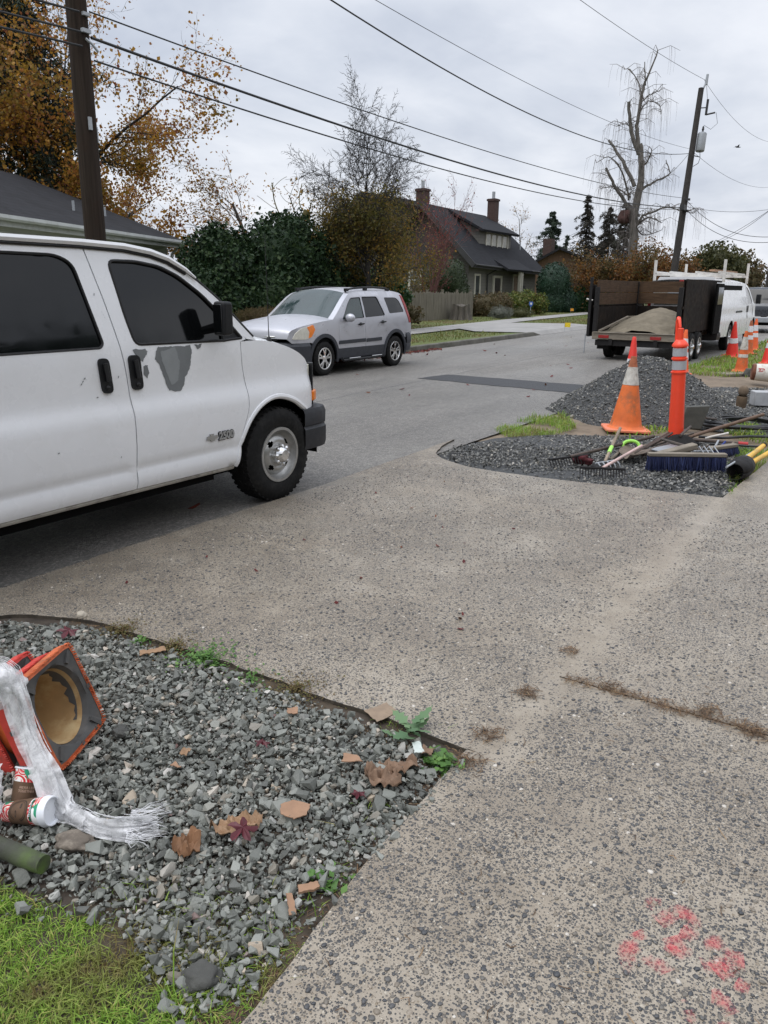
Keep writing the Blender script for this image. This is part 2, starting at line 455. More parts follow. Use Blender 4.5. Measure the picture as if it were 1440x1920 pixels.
PEB = [(0, (.058, .060, .064)), (.30, (.085, .084, .083)), (.52, (.12, .112, .102)), (.72, (.17, .148, .122)), (.86, (.27, .22, .16)), (.94, (.48, .43, .35))]
def aggregate_mat():
    m, nt, bs, out = new_mat('exposed_aggregate'); t = NT(nt); v = t.coord(); s = t.sep(v)
    low = t.noise(v, .9, 5, .6); mid = t.noise(v, 6, 5, .6); fine = t.noise(v, 420, 3, .7); grit = t.noise(v, 130, 4, .75)
    base = t.ramp(t.math('ADD', t.math('MULTIPLY', low, .6), t.math('MULTIPLY', mid, .4)), [(.36, (.195, .156, .110)), (.50, (.318, .266, .198)), (.64, (.42, .365, .288))])
    base = t.mix(t.val(grit, .35, .7, 0, .55), base, (.20, .175, .145)); base = t.mix(t.val(fine, .45, .75, 0, .3), base, (.55, .51, .45))
    stn = t.noise(v, 1.5, 7, .72, .5); base = t.mix(t.val(stn, .56, .72, 0, .30), base, (.125, .10, .075)); trk = t.noise(t.mapping(v, (1.6, .22, 1), (3, 7, 0)), 1.2, 4, .6); base = t.mix(t.val(trk, .55, .7, 0, .25), base, (.16, .135, .105))
    # trowelled margins beside the joints show fewer pebbles
    ea = t.math('ABSOLUTE', t.math('SUBTRACT', s[1], 1.03)); eb = t.math('ABSOLUTE', t.math('SUBTRACT', s[0], 3.03))
    below = t.math('LESS_THAN', s[1], 1.1)
    edge = t.math('MINIMUM', t.math('MAXIMUM', t.val(ea, .03, .17, .25, 1), t.math('LESS_THAN', s[0], 2.25)), t.math('ADD', t.val(eb, .02, .14, .3, 1), t.math('SUBTRACT', 1, below)))
    den = t.math('MULTIPLY', t.val(t.noise(v, 2.2, 4, .6), .30, .60, .35, .95), edge)
    col = base; h = None
    for S, k, a, b, seed in ((54, .22, .20, .42, 3.3), (84, .88, .2, .45, 11.1), (140, .95, .20, .46, 23.7)):
        mk, dm, pc = pebble_layer(t, v, S, t.math('MULTIPLY', den, k), a, b, seed, PEB)
        col = t.mix(mk, col, pc); q = t.math('MULTIPLY', dm, 46. / S)
        h = q if h is None else t.math('MAXIMUM', h, q)
    t.l(col, bs.inputs['Base Color'])
    wet = t.noise(v, .55, 4, .6, .6)
    t.l(t.val(wet, .36, .62, .52, .24), bs.inputs['Roughness']); bs.inputs['Specular IOR Level'].default_value = .5
    hb = t.math('ADD', h, t.math('MULTIPLY', grit, .35)); hb = t.math('ADD', hb, t.math('MULTIPLY', fine, .12))
    t.l(t.bump(hb, .75, .006), bs.inputs['Normal'])
    return m
def road_mat():
    m, nt, bs, out = new_mat('worn_road'); t = NT(nt); v = t.coord()
    low = t.noise(v, .35, 5, .6); st = t.noise(t.mapping(v, (.12, 1.2, 1)), 1.1, 5, .6); fine = t.noise(v, 55, 4, .8); f2 = t.noise(v, 170, 3, .8)
    c = t.ramp(t.math('ADD', t.math('MULTIPLY', low, .45), t.math('MULTIPLY', st, .55)), [(.36, (.27, .25, .218)), (.5, (.37, .342, .30)), (.64, (.46, .43, .382))])
    sx = t.sep(v); sl_ = t.math('ABSOLUTE', t.math('SUBTRACT', t.math('ADD', sx[1], t.math('MULTIPLY', t.noise(v, .8, 5), .16)), t.math('ADD', t.math('MULTIPLY', sx[0], .045), 6.98)))
    c = t.mix(t.val(sl_, .0, .03, .85, 0), c, (.03, .03, .03)); spk = t.noise(v, 20, 5, .8); c = t.mix(t.val(spk, .40, .60, 0, .6), c, (.085, .082, .078)); c = t.mix(t.val(t.noise(v, 31, 3, .7), .56, .68, 0, .6), c, (.62, .59, .54))
    c = t.mix(t.val(fine, .38, .62, 0, .8), c, (.055, .055, .057)); c = t.mix(t.val(f2, .55, .75, 0, .7), c, (.40, .38, .35))
    t.l(c, bs.inputs['Base Color'])
    wet = t.noise(t.mapping(v, (.25, 1, 1)), .5, 5, .6, .5)
    t.l(t.val(wet, .35, .62, .62, .30), bs.inputs['Roughness'])
    bs.inputs['Specular IOR Level'].default_value = .5
    t.l(t.bump(t.math('ADD', fine, f2), 1., .012), bs.inputs['Normal'])
    return m
MG = {}
MG['agg'] = aggregate_mat(); MG['road'] = road_mat()
MG['patch'] = pbr('fresh_asphalt', (.022, .023, .025), .55, var=.4, scale=30, bump=.6, bscale=120)
MG['kerb'] = pbr('kerb_concrete', (.13, .125, .105), .8, var=.3, scale=3, bump=.4, bscale=40, dirt=(.05, .05, .03), dirt_amt=.7, dirt_scale=2)
MG['walk'] = pbr('far_concrete', (.30, .29, .275), .6, var=.18, scale=1.2, bump=.2, bscale=50)
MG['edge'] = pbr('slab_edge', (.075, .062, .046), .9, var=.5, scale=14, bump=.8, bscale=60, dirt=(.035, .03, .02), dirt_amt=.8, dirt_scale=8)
MG['soil'] = pbr('soil', (.052, .040, .030), .9, var=.5, scale=9, bump=.6, bscale=40, dirt=(.10, .075, .045), dirt_amt=.8, dirt_scale=3)
MG['dirt'] = pbr('dirt', (.20, .155, .11), .9, var=.3, scale=4, bump=.5, bscale=40, dirt=(.11, .085, .06), dirt_amt=.8, dirt_scale=2)
MG['gravel_bed'] = pbr('gravel_bed', (.05, .052, .053), .8, var=.8, scale=55, bump=1., bscale=70)
MG['turf'] = pbr('turf', (.115, .125, .035), .9, var=.35, scale=1.1, bump=.8, bscale=60, col2=(.085, .13, .03), dirt=(.16, .115, .05), dirt_amt=.75, dirt_scale=.7)
MG['turf_brown'] = pbr('turf_brown', (.13, .105, .042), .9, var=.35, scale=1.4, bump=.8, bscale=60, dirt=(.09, .12, .03), dirt_amt=.8, dirt_scale=.8)
STONE = [(0, (.06, .064, .056)), (.18, (.108, .115, .100)), (.42, (.160, .170, .149)), (.66, (.212, .223, .197)), (.82, (.285, .295, .262)), (.905, (.20, .175, .135)), (.95, (.38, .385, .36)), (.975, (.44, .35, .25)), (.99, (.62, .6, .56)), (1, (.12, .05, .04))]
MG['stone'] = island_mat('crushed_stone', STONE, .5, bump=.5, bscale=70, spec=.5)
MG['stone_small'] = island_mat('crushed_stone_small', [(0, (.045, .045, .042)), (.35, (.095, .095, .088)), (.7, (.155, .154, .142)), (.9, (.23, .226, .21)), (.975, (.33, .30, .25)), (1, (.52, .5, .47))], .5, spec=.5)
MG['grass'] = island_mat('grass_blades', [(0, (.13, .23, .028)), (.35, (.20, .35, .045)), (.65, (.27, .43, .065)), (.85, (.38, .48, .10)), (1, (.44, .36, .14))], .5, .35, spec=.3, patch=([(0, (.17, .12, .05)), (.5, (.26, .2, .08)), (1, (.2, .25, .06))], .52, .66), patch_scale=3.2)
MG['grass_far'] = island_mat('grass_far', [(0, (.10, .13, .03)), (.5, (.16, .19, .045)), (1, (.24, .23, .08))], .6, .3, patch=([(0, (.15, .10, .045)), (1, (.22, .16, .07))], .46, .62), patch_scale=.35)
MG['needles'] = island_mat('dead_needles', [(0, (.06, .035, .02)), (.6, (.13, .08, .045)), (.9, (.24, .15, .08)), (1, (.38, .29, .18))], .8)
MG['weed'] = island_mat('weed_leaf', [(0, (.06, .14, .03)), (.6, (.11, .24, .05)), (1, (.2, .33, .09))], .5, .3)
MG['thistle'] = island_mat('thistle_leaf', [(0, (.12, .22, .11)), (1, (.22, .34, .17))], .6, .25)
MG['red_leaf'] = island_mat('red_leaf', [(0, (.09, .012, .015)), (.5, (.15, .022, .02)), (.8, (.2, .06, .03)), (1, (.13, .065, .03))], .6, .2)

def wobble(poly, step, amp, closed=True, seed=0., fr=3.1):
    out = []
    for (x, y) in densify(poly, step, closed):
        q = Vector((x * fr + seed, y * fr, seed)); w = mnoise.noise_vector(q) * amp + mnoise.noise_vector(q * 4.3) * amp * .5
        out.append((x + w.x, y + w.y))
    return out

def slab(name, poly, z0, z1, mat, label=None, bevel=.008):
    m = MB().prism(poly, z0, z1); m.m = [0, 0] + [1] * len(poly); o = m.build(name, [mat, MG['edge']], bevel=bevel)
    return tag(o, label, None, None, 'structure')

def sheet(name, poly, z, mat, step=None, und=0., label=None, kind='structure'):
    V, T = tri_region(poly, (), step or 5.)
    V3 = np.array([(x, y, z + (und * mnoise.noise(Vector((x * .9, y * .9, 3.))) if und else 0)) for x, y in V])
    o = np_obj(name, V3, T, mat, smooth=True)
    return tag(o, label, None, None, kind)

# ---------------------------------------------------------------- the sheets, near to far
tag(np_obj('ground', [(-600, -600, -.16), (900, -600, -.16), (900, 900, -.16), (-600, 900, -.16)], [(0, 1, 2, 3)], MG['turf_brown']), kind='structure')
tag(np_obj('road', [(-80, 3.9, -.02), (500, 3.9, -.02), (500, 30.2, -.02), (-80, 10.9, -.02)], [(0, 1, 2, 3)], MG['road']), kind='structure')
jag = wobble([(2.30, 1.03), (2.31, 1.6), (2.30, 2.2), (2.29, 2.8), (2.26, 3.25), (2.10, 3.62), (1.75, 3.92), (1.2, 4.04)], .035, .022, False, 2.)
right_flare = wobble(smooth_poly([(7.78, 4.10), (7.35, 4.02), (6.98, 3.88), (6.70, 3.58), (6.56, 3.16), (6.58, 2.6), (6.64, 2.0), (6.77, 1.03)], 4), .06, .02, False, 5.)
road_side = wobble([(1.2, 4.05), (3, 4.06), (5, 4.02), (7.7, 4.10)], .1, .012, False, 8.)
apron = [(2.30, 1.03)] + jag[1:] + road_side[1:-1] + right_flare[:-1] + [(6.77, 1.03)]
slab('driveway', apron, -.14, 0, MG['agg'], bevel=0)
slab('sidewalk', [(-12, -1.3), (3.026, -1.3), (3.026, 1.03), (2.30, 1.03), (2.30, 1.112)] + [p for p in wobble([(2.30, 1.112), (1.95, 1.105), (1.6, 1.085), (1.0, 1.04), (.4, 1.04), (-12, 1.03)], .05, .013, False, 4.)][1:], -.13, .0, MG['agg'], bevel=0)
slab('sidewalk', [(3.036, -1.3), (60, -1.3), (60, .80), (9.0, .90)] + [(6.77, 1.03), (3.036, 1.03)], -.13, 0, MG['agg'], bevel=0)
slab('driveway', [(2.6, -9), (6.4, -9), (6.4, -1.31), (2.6, -1.31)], -.13, -.004, MG['agg'])
sheet('soil', [(-4, 1.0), (2.6, 1.0), (2.6, 4.06), (-4, 4.06)], -.019, MG['soil'], .2, .014)
sheet('gravel_base', [(6.5, 1.0), (7.4, 1.0), (9.5, 1.2), (9.7, 2.0), (9.2, 2.8), (8.9, 3.3), (8.2, 3.8), (7.0, 4.06), (6.3, 3.6)], -.03, MG['gravel_bed'], .2, .03)
sheet('dirt', [(8.0, .75), (60, .6), (60, 4.06), (8.0, 4.06)], -.045, MG['dirt'], .7, .05)
sheet('asphalt_patch', wobble([(13.05, 7.75), (12.75, 4.5), (13.95, 4.5), (14.05, 7.6)], .2, .05), -.014, MG['patch'], .4)
# far kerb, verge, walk and lawns
def kv(u): return 11.2 + .042 * (u - 18)
kerb_a = MB()
rows = []
for u in [-80, 0, 10] + list(range(14, 27, 2)) + [28.2]:
    v = kv(u); rows.append([(u, v, -.03), (u, v + .01, .105), (u, v + .03, .125), (u, v + .17, .125), (u, v + .18, -.1)])
rows.append([(29, kv(29), -.03), (29, kv(29) + .01, -.01), (29, kv(29) + .03, 0), (29, kv(29) + .17, 0), (29, kv(29) + .18, -.1)])
kerb_a.grid(rows); tag(kerb_a.build('kerb', MG['kerb'], sharp=30), kind='structure')
rows = [[(35, kv(35), -.03), (35, kv(35) + .01, -.01), (35, kv(35) + .03, 0), (35, kv(35) + .17, 0), (35, kv(35) + .18, -.1)]]
for u in (36, 40, 50, 70, 200):
    v = kv(u); rows.append([(u, v, -.03), (u, v + .01, .105), (u, v + .03, .125), (u, v + .17, .125), (u, v + .18, -.1)])
tag(MB().grid(rows).build('kerb', MG['kerb'], sharp=30), kind='structure')
tag(np_obj('lawn', [(-80, kv(-80) + .17, .11), (28.6, kv(28.6) + .17, .11), (36, kv(36) + .17, .11), (300, kv(300) + .17, .11), (300, 120, 1.2), (-80, 120, 1.2), (-80, 30, .2), (300, 40, .2)],
           [(0, 1, 2, 3), (0, 3, 7, 6), (6, 7, 4, 5)], MG['turf']), kind='structure')
walk_lo = [(14, 13.3), (24.5, 14.45), (31, 15.0)]; 
tag(np_obj('footpath', [(10, 13.0, .168), (24, 14.1, .168), (40, 16.2, .168), (54, 17.6, .168), (120, 24, .168), (120, 25.4, .168), (54, 19.0, .168), (38, 17.4, .168), (24, 15.5, .168), (10, 14.4, .168)],
           [(0, 1, 8, 9), (1, 2, 7, 8), (2, 3, 6, 7), (3, 4, 5, 6)], MG['walk']), kind='structure')
tag(np_obj('side_drive', [(27.8, kv(27.8) + .0, -.015), (36.0, kv(36) + .0, -.015), (36.0, kv(36) + .16, .125), (35.8, 12.9, .171), (34.5, 15.7, .172), (28.2, 15.0, .172), (26.4, 13.2, .171), (27.8, kv(27.8) + .16, .125)],
           [(0, 1, 2, 7), (7, 2, 3, 6), (6, 3, 4, 5)], MG['walk']), kind='structure')

# ================================================================ stones, blades, litter
def hull_protos(n, k, squash=(1, .75, .6), jitter=.2):
    out = []
    for i in range(n):
        bm = bmesh.new()
        for j in range(k):
            p = Vector(rng.normal(size=3)); p.normalize()
            p = Vector((max(-.62, min(.62, p.x)), max(-.62, min(.62, p.y)), max(-.55, min(.55, p.z)))) * (1 + rng.uniform(-jitter, jitter))
            bm.verts.new((p.x * squash[0], p.y * squash[1], p.z * squash[2]))
        r = bmesh.ops.convex_hull(bm, input=bm.verts)
        bmesh.ops.delete(bm, geom=[v for v in bm.verts if not v.link_faces], context='VERTS')
        bmesh.ops.triangulate(bm, faces=bm.faces); bmesh.ops.recalc_face_normals(bm, faces=bm.faces)
        bm.verts.ensure_lookup_table(); bm.verts.index_update()
        out.append((np.array([v.co[:] for v in bm.verts]), np.array([[v.index for v in f.verts] for f in bm.faces])))
        bm.free()
    return out

def rand_rot(n, tilt=1.0):
    """n random rotation matrices, mostly lying flat when tilt is small"""
    yaw = rng.uniform(0, 2 * pi, n); a = rng.normal(0, tilt, n); b = rng.normal(0, tilt, n)
    cy, sy, ca, sa, cb, sb = np.cos(yaw), np.sin(yaw), np.cos(a), np.sin(a), np.cos(b), np.sin(b); o = np.ones(n); z = np.zeros(n)
    Rz = np.stack([cy, -sy, z, sy, cy, z, z, z, o], 1).reshape(n, 3, 3)
    Rx = np.stack([o, z, z, z, ca, -sa, z, sa, ca], 1).reshape(n, 3, 3)
    Ry = np.stack([cb, z, sb, z, o, z, -sb, z, cb], 1).reshape(n, 3, 3)
    return Rz @ Rx @ Ry

def scatter_mesh(protos, P, size, R):
    Vs = []; Fs = []; b = 0; pick = rng.integers(0, len(protos), len(P))
    for k, (pv, pf) in enumerate(protos):
        idx = np.where(pick == k)[0]
        if not len(idx): continue
        V = np.einsum('nij,vj->nvi', R[idx], pv) * size[idx][:, None, None] + P[idx][:, None, :]
        n, m = len(idx), len(pv)
        F = pf[None] + (np.arange(n) * m)[:, None, None] + b
        Vs.append(V.reshape(-1, 3)); Fs.append(F.reshape(-1, 3)); b += n * m
    return np.concatenate(Vs), np.concatenate(Fs)

def join_np(parts):
    Vs = []; Fs = []; b = 0
    for V, F in parts: Vs.append(V); Fs.append(F + b); b += len(V)
    return np.concatenate(Vs), np.concatenate(Fs)

def grid_pts(poly, s, jit=.9):
    A = np.array(poly); x0, y0 = A.min(0); x1, y1 = A.max(0)
    X, Y = np.meshgrid(np.arange(x0, x1, s), np.arange(y0, y1, s)); Q = np.stack([X.ravel(), Y.ravel()], 1)
    Q = Q + rng.uniform(-.5, .5, Q.shape) * s * jit
    return Q[inside_np(Q, poly)]

P_big = hull_protos(48, 13); P_small = hull_protos(16, 8)
bed = [(-.6, 1.07), (2.25, 1.07), (2.26, 2.2), (2.24, 2.8), (2.20, 3.2), (2.0, 3.6), (1.6, 3.9), (-.6, 4.0)]
def edge_keep(Q):
    """bare earth near the corner and along the walk, and where grass takes over"""
    d = np.minimum(Q[:, 1] - 1.05, 9); nz = np.array([mnoise.noise(Vector((x * 4, y * 4, 1.))) for x, y in Q])
    g = (Q[:, 0] - (1.0 + .06 * np.sin(Q[:, 1] * 9))) + nz * .12
    corner = np.hypot(Q[:, 0] - 2.3, Q[:, 1] - 1.03)
    far = 2.28 - Q[:, 0]
    p = np.clip((d + nz * .05) / .10, 0.05, 1) * np.clip(g / .12 + .35, 0, 1) * np.clip(corner / .38, .1, 1) * np.clip((far + nz * .08) / .12, .42, 1)
    return rng.uniform(0, 1, len(Q)) < p
Q = grid_pts(bed, .0185); Q = Q[edge_keep(Q)]
sz = .0140 * np.exp(rng.normal(0, .38, len(Q))); z = -.018 + rng.uniform(0, .026, len(Q))
Q3 = grid_pts(bed, .0115); Q3 = Q3[edge_keep(Q3)]; sz3 = .0078 * np.exp(rng.normal(0, .35, len(Q3))); z3 = -.014 + rng.uniform(-.008, .016, len(Q3))
Q2 = grid_pts(bed, .040); Q2 = Q2[edge_keep(Q2)]; sz2 = .0225 * np.exp(rng.normal(0, .30, len(Q2))); z2 = -.003 + rng.uniform(-.012, .014, len(Q2))
P = np.concatenate([np.column_stack([Q, z]), np.column_stack([Q2, z2])]); S = np.concatenate([sz, sz2])
V, Fc = join_np([scatter_mesh(P_big, P, S, rand_rot(len(P), .55)), scatter_mesh(P_small, np.column_stack([Q3, z3]), sz3, rand_rot(len(Q3), .7))])
tag(np_obj('crushed_gravel', V, Fc, MG['stone']), 'blue grey crushed stone filling the planting strip beside the driveway', None, None, 'stuff')
# rounded pebbles standing proud of the worn cement, where one can see them singly
def pebbles():
    bm = bmesh.new(); bmesh.ops.create_icosphere(bm, subdivisions=2, radius=1); bm.verts.index_update(); base = np.array([v.co[:] for v in bm.verts]); fc = np.array([[v.index for v in f.verts] for f in bm.faces]); bm.free()
    pr = []
    for k in range(14):
        w = np.array([1 + .30 * mnoise.noise(Vector(p) * 1.1 + Vector((k * 3., 0, 0))) for p in base]); pr.append((base * w[:, None] * np.array([1, rng.uniform(.6, .95), .55]), fc))
    Q = np.concatenate([grid_pts([(.7, -1.0), (3.024, -1.0), (3.024, 1.02), (2.3, 1.02), (2.28, 1.085), (1.6, 1.06), (.7, 1.02)], .0255, 1.), grid_pts([(3.04, -1.2), (6.2, -1.2), (6.2, 1.0), (3.04, 1.0)], .029, 1.), grid_pts([(2.36, 1.06), (6.5, 1.06), (6.5, 3.9), (2.36, 3.9)], .031, 1.)])
    nz = np.array([mnoise.noise(Vector((x * 1.7, y * 1.7, 3.))) + .6 * mnoise.noise(Vector((x * 5.5, y * 5.5, 6.))) for x, y in Q]); e = np.clip(np.minimum(np.where(Q[:, 0] > 2.25, np.abs(Q[:, 1] - 1.03) + .02, 9), np.where(Q[:, 1] < 1.03, np.abs(Q[:, 0] - 3.03), 9)) / .16, .1, 1)
    Q = Q[rng.uniform(0, 1, len(Q)) < np.clip(.78 + nz * .75, .15, .98) * e]; s = np.minimum(.0092, .0056 * np.exp(rng.normal(0, .36, len(Q)))); P = np.column_stack([Q, s * rng.uniform(-.22, .12, len(Q))])
    V, Fc = scatter_mesh(pr, P, s, rand_rot(len(Q), .12)); tag(np_obj('exposed_pebbles', V, Fc, MG['pebble'], smooth=True), 'smooth dark pebbles set in the worn cement of the walk and driveway', None, None, 'stuff')
MG['pebble'] = island_mat('river_pebble', [(0, (.050, .053, .058)), (.35, (.078, .078, .080)), (.6, (.115, .11, .102)), (.78, (.17, .15, .122)), (.88, (.24, .20, .155)), (.95, (.36, .31, .25)), (1, (.58, .54, .48))], .42, spec=.5)
pebbles()
# far bed of finer gravel
pad = [(6.70, 1.03), (7.3, 1.03), (8.6, 1.2), (9.3, 1.5), (9.5, 2.1), (9.1, 2.7), (8.9, 3.2), (8.2, 3.6), (7.5, 3.95), (7.0, 3.86), (6.72, 3.5), (6.6, 3.1), (6.62, 2.3)]
Q = grid_pts(pad, .032); nz = np.array([mnoise.noise(Vector((x * 2.2, y * 2.2, 9.))) for x, y in Q])
dd = np.clip((Q[:, 0] - 6.62) / .35 + nz, .15, 1); Q = Q[rng.uniform(0, 1, len(Q)) < dd]
pad2 = [(10.2, .7), (16.4, .7), (15.2, 2.6), (13.0, 3.9), (11.2, 3.9), (10.4, 3.0)]
Qb = grid_pts(pad2, .045)
P = np.concatenate([np.column_stack([Q, -.02 + rng.uniform(-.008, .012, len(Q))]), np.column_stack([Qb, -.03 + rng.uniform(-.008, .014, len(Qb))])])
S = np.concatenate([.019 * np.exp(rng.normal(0, .3, len(Q))), .026 * np.exp(rng.normal(0, .3, len(Qb)))])
V, Fc = scatter_mesh(P_small, P, S, rand_rot(len(P), .5))
tag(np_obj('crushed_gravel', V, Fc, MG['stone_small']), 'dark fine gravel spread under the tools past the driveway', None, None, 'stuff')
sheet('gravel_base', pad2, -.03, MG['gravel_bed'], .4, .02)

def blades(P, length, width, lean=.5, droop=.5, curve=True):
    """P (n,3) roots -> 2-segment blades"""
    n = len(P); a = rng.uniform(0, 2 * pi, n); L = length * np.exp(rng.normal(0, .3, n)); w = width * rng.uniform(.6, 1.3, n)
    d = np.stack([np.cos(a), np.sin(a), np.zeros(n)], 1); s = np.stack([-np.sin(a), np.cos(a), np.zeros(n)], 1)
    ln = np.abs(rng.normal(lean, .3, n)); up = np.array([0, 0, 1.])
    m = P + (d * (ln * .35)[:, None] + up * .62) * L[:, None]
    t = m + (d * (ln * .8)[:, None] + up * np.clip(.55 - ln * droop, -.45, .6)[:, None]) * L[:, None]
    V = np.stack([P - s * w[:, None], P + s * w[:, None], m + s * (w * .8)[:, None], m - s * (w * .8)[:, None], t], 1).reshape(-1, 3)
    b = (np.arange(n) * 5)[:, None]
    F = np.concatenate([b + np.array([0, 1, 2]), b + np.array([0, 2, 3]), b + np.array([3, 2, 4])])
    return V, F

turf_poly = [(-.7, 1.07), (.98, 1.07), (1.10, 1.2), (1.06, 1.45), (1.0, 1.6), (.95, 1.9), (.86, 2.3), (.5, 2.9), (-.7, 3.2)]
Qg = grid_pts(turf_poly, .0050, 1.); nz = np.array([mnoise.noise(Vector((x * 7, y * 7, 5.))) for x, y in Qg])
front = 1.02 - .10 * np.clip(Qg[:, 1] - 1.6, -.3, 1.5); 
Qg = Qg[rng.uniform(0, 1, len(Qg)) < np.clip(.52 + nz * .9 + (front - Qg[:, 0]) * 2.2, .03, 1) * np.clip((Qg[:, 1] - 1.04) / .16, .3, 1)]
ga = blades(np.column_stack([Qg, np.full(len(Qg), -.035)]), .034, .0016, .8, .6)
tuft = []
for (px, py, k, r) in ((745, 1365, 160, .05), (700, 1525, 60, .03), (640, 1660, 90, .04), (560, 1700, 90, .05), (690, 1585, 50, .04), (520, 1760, 160, .07), (420, 1750, 160, .08), (330, 1720, 120, .07), (250, 1690, 100, .06), (560, 1720, 100, .07), (480, 1800, 200, .07), (450, 1840, 260, .06), (520, 1860, 200, .05), (400, 1885, 300, .07), (480, 1905, 260, .06), (300, 1800, 300, .08), (350, 1770, 160, .06)):
    g = G(px, py, -.04); q = rng.normal(0, r, (k, 2)); tuft.append(np.column_stack([q + [g.x, g.y], np.full(k, -.04)]))
gb = blades(np.concatenate(tuft), .034, .0015, .75, .5)
V, Fc = join_np([ga, gb]); tag(np_obj('lawn_grass', V, Fc, MG['grass']), 'bright green uncut grass at the gravel edge', None, None, 'stuff')
# verge grass by the far gravel and the works
strips = [([(8.3, 3.62), (8.9, 3.3), (9.5, 3.25), (10.3, 3.7), (11.3, 4.0), (10.0, 4.05), (8.7, 4.05)], .022, .06), ([(8.95, 2.6), (9.4, 2.3), (10.2, 2.2), (10.2, 2.6), (9.3, 2.9)], .06, .05), ([(6.85, 1.0), (9.6, .92), (9.6, 1.35), (8.6, 1.3), (7.6, 1.12)], .02, .06),
          ([(17.2, 2.5), (22, 2.3), (23, 4.0), (19.0, 4.02), (17.2, 3.5)], .05, .075), ([(9.7, 1.0), (11, .9), (11, 1.6), (10, 1.7)], .035, .07), ([(9.9, 2.2), (10.5, 2.2), (10.6, 2.9), (10, 3.0)], .05, .05), ([(22, 1.0), (40, .9), (40, 4.0), (23, 4.0)], .09, .09)]
pp = []
for poly, s, L in strips:
    q = grid_pts(poly, s, 1.); nz = np.array([mnoise.noise(Vector((x * 2.1, y * 2.1, 2.))) for x, y in q]); q = q[nz > -.22]
    pp.append(blades(np.column_stack([q, np.full(len(q), -.035)]), L, s * .16, .7, .5))
V, Fc = join_np(pp); tag(np_obj('verge_grass', V, Fc, MG['grass']), 'short green grass on the strip by the street', None, None, 'stuff')
far_poly = [(8, 11.5), (40, kv(40) + .3), (70, kv(70) + .3), (70, 24), (40, 26), (8, 18)]
qf = grid_pts(far_poly, .11, 1.)
wk = np.interp(qf[:, 0], [10, 24, 40, 54, 120], [13.0, 14.1, 16.2, 17.6, 24]); wk2 = np.interp(qf[:, 0], [10, 24, 38, 54, 120], [14.4, 15.5, 17.4, 19.0, 25.4])
ok = ~((qf[:, 1] > wk - .05) & (qf[:, 1] < wk2 + .05)) & ~((qf[:, 0] > 26.6) & (qf[:, 0] < 36) & (qf[:, 1] < 16)) 
qf = qf[ok]
V, Fc = blades(np.column_stack([qf, np.full(len(qf), .11)]), .075, .013, .8, .5)
tag(np_obj('verge_grass', V, Fc, MG['grass_far']), 'patchy autumn grass along the far kerb', None, None, 'stuff')

def needles(P, L, w, z=.004, lift=.15):
    n = len(P); a = rng.uniform(0, 2 * pi, n); ll = L * np.exp(rng.normal(0, .35, n))
    d = np.stack([np.cos(a), np.sin(a), rng.uniform(-.02, lift, n)], 1); s = np.stack([-np.sin(a), np.cos(a), rng.uniform(-.6, .6, n)], 1)
    b = rng.normal(0, .22, n)[:, None] * s * ll[:, None]
    p0 = P - d * ll[:, None] / 2; p1 = P + b; p2 = P + d * ll[:, None] / 2
    for p in (p0, p1, p2): p[:, 2] = np.maximum(p[:, 2], z)
    V = np.stack([p0 - s * w, p0 + s * w, p1 + s * w, p1 - s * w, p2 + s * w, p2 - s * w], 1).reshape(-1, 3)
    k = (np.arange(n) * 6)[:, None]
    return V, np.concatenate([k + np.array([0, 1, 2]), k + np.array([0, 2, 3]), k + np.array([3, 2, 4]), k + np.array([3, 4, 5])])
nd = []
yy = rng.uniform(-.35, 1.0, 900); w_ = np.clip(rng.normal(0, .013 + .012 * np.abs(np.sin(yy * 8)), 900), -.08, .08)
nd.append(needles(np.column_stack([3.035 + w_, yy, np.full(900, .006)]), .035, .0010))
for (px, py, k, r) in ((990, 1300, 70, .022), (1070, 1222, 45, .018), (915, 1378, 60, .03), (880, 1430, 70, .03), (1330, 1335, 60, .03), (1410, 1372, 80, .03), (1150, 1290, 50, .03)):
    g = G(px, py); q = rng.normal(0, r, (k, 2)); nd.append(needles(np.column_stack([q + [g.x, g.y], np.full(k, .008)]), .045, .0012, lift=.3))
q = np.column_stack([rng.uniform(.7, 6.5, 330), rng.uniform(-.9, 1.0, 330), np.full(330, .004)]); nd.append(needles(q, .03, .0012))
u_ = rng.uniform(.9, 2.3, 2200); nd.append(needles(np.column_stack([u_, 1.075 + .06 * np.clip(u_ - 1.2, 0, 1) + np.abs(rng.normal(0, .045, 2200)) - .02, np.full(2200, -.02)]), .04, .0013, -.03))
v_ = rng.uniform(1.0, 3.4, 1500); nd.append(needles(np.column_stack([2.25 - np.abs(rng.normal(0, .05, 1500)), v_, np.full(1500, -.02)]), .035, .0013, -.03))
V, Fc = join_np(nd); tag(np_obj('pine_needle_litter', V, Fc, MG['needles']), 'brown dead needles and twigs caught in the joint and along the gravel', None, None, 'stuff')

def leaf_litter(P, size, z):
    n = len(P); R = rand_rot(n, .35); k = 7; ang = np.linspace(0, 2 * pi, k, endpoint=False)
    rad = 1 + .45 * np.cos(ang * 5 / 1.0)
    base = np.stack([np.cos(ang) * rad, np.sin(ang) * rad, .15 * np.cos(ang * 2)], 1)
    V = np.einsum('nij,vj->nvi', R, base) * (size * rng.uniform(.6, 1.3, n))[:, None, None] + P[:, None, :]
    F = np.array([[0, i, i + 1] for i in range(1, k - 1)])[None] + (np.arange(n) * k)[:, None, None]
    return V.reshape(-1, 3), F.reshape(-1, 3)
u_ = rng.uniform(9, 20, 750); lp = [np.column_stack([u_, np.array([kv(u) for u in u_]) - np.abs(rng.normal(0, .15, 750)) - .02, np.full(750, .0)])]
q = np.column_stack([rng.uniform(4, 30, 45), rng.uniform(4.2, 11, 45), np.full(45, -.005)]); lp.append(q)
V, Fc = leaf_litter(np.concatenate(lp), .035, 0)
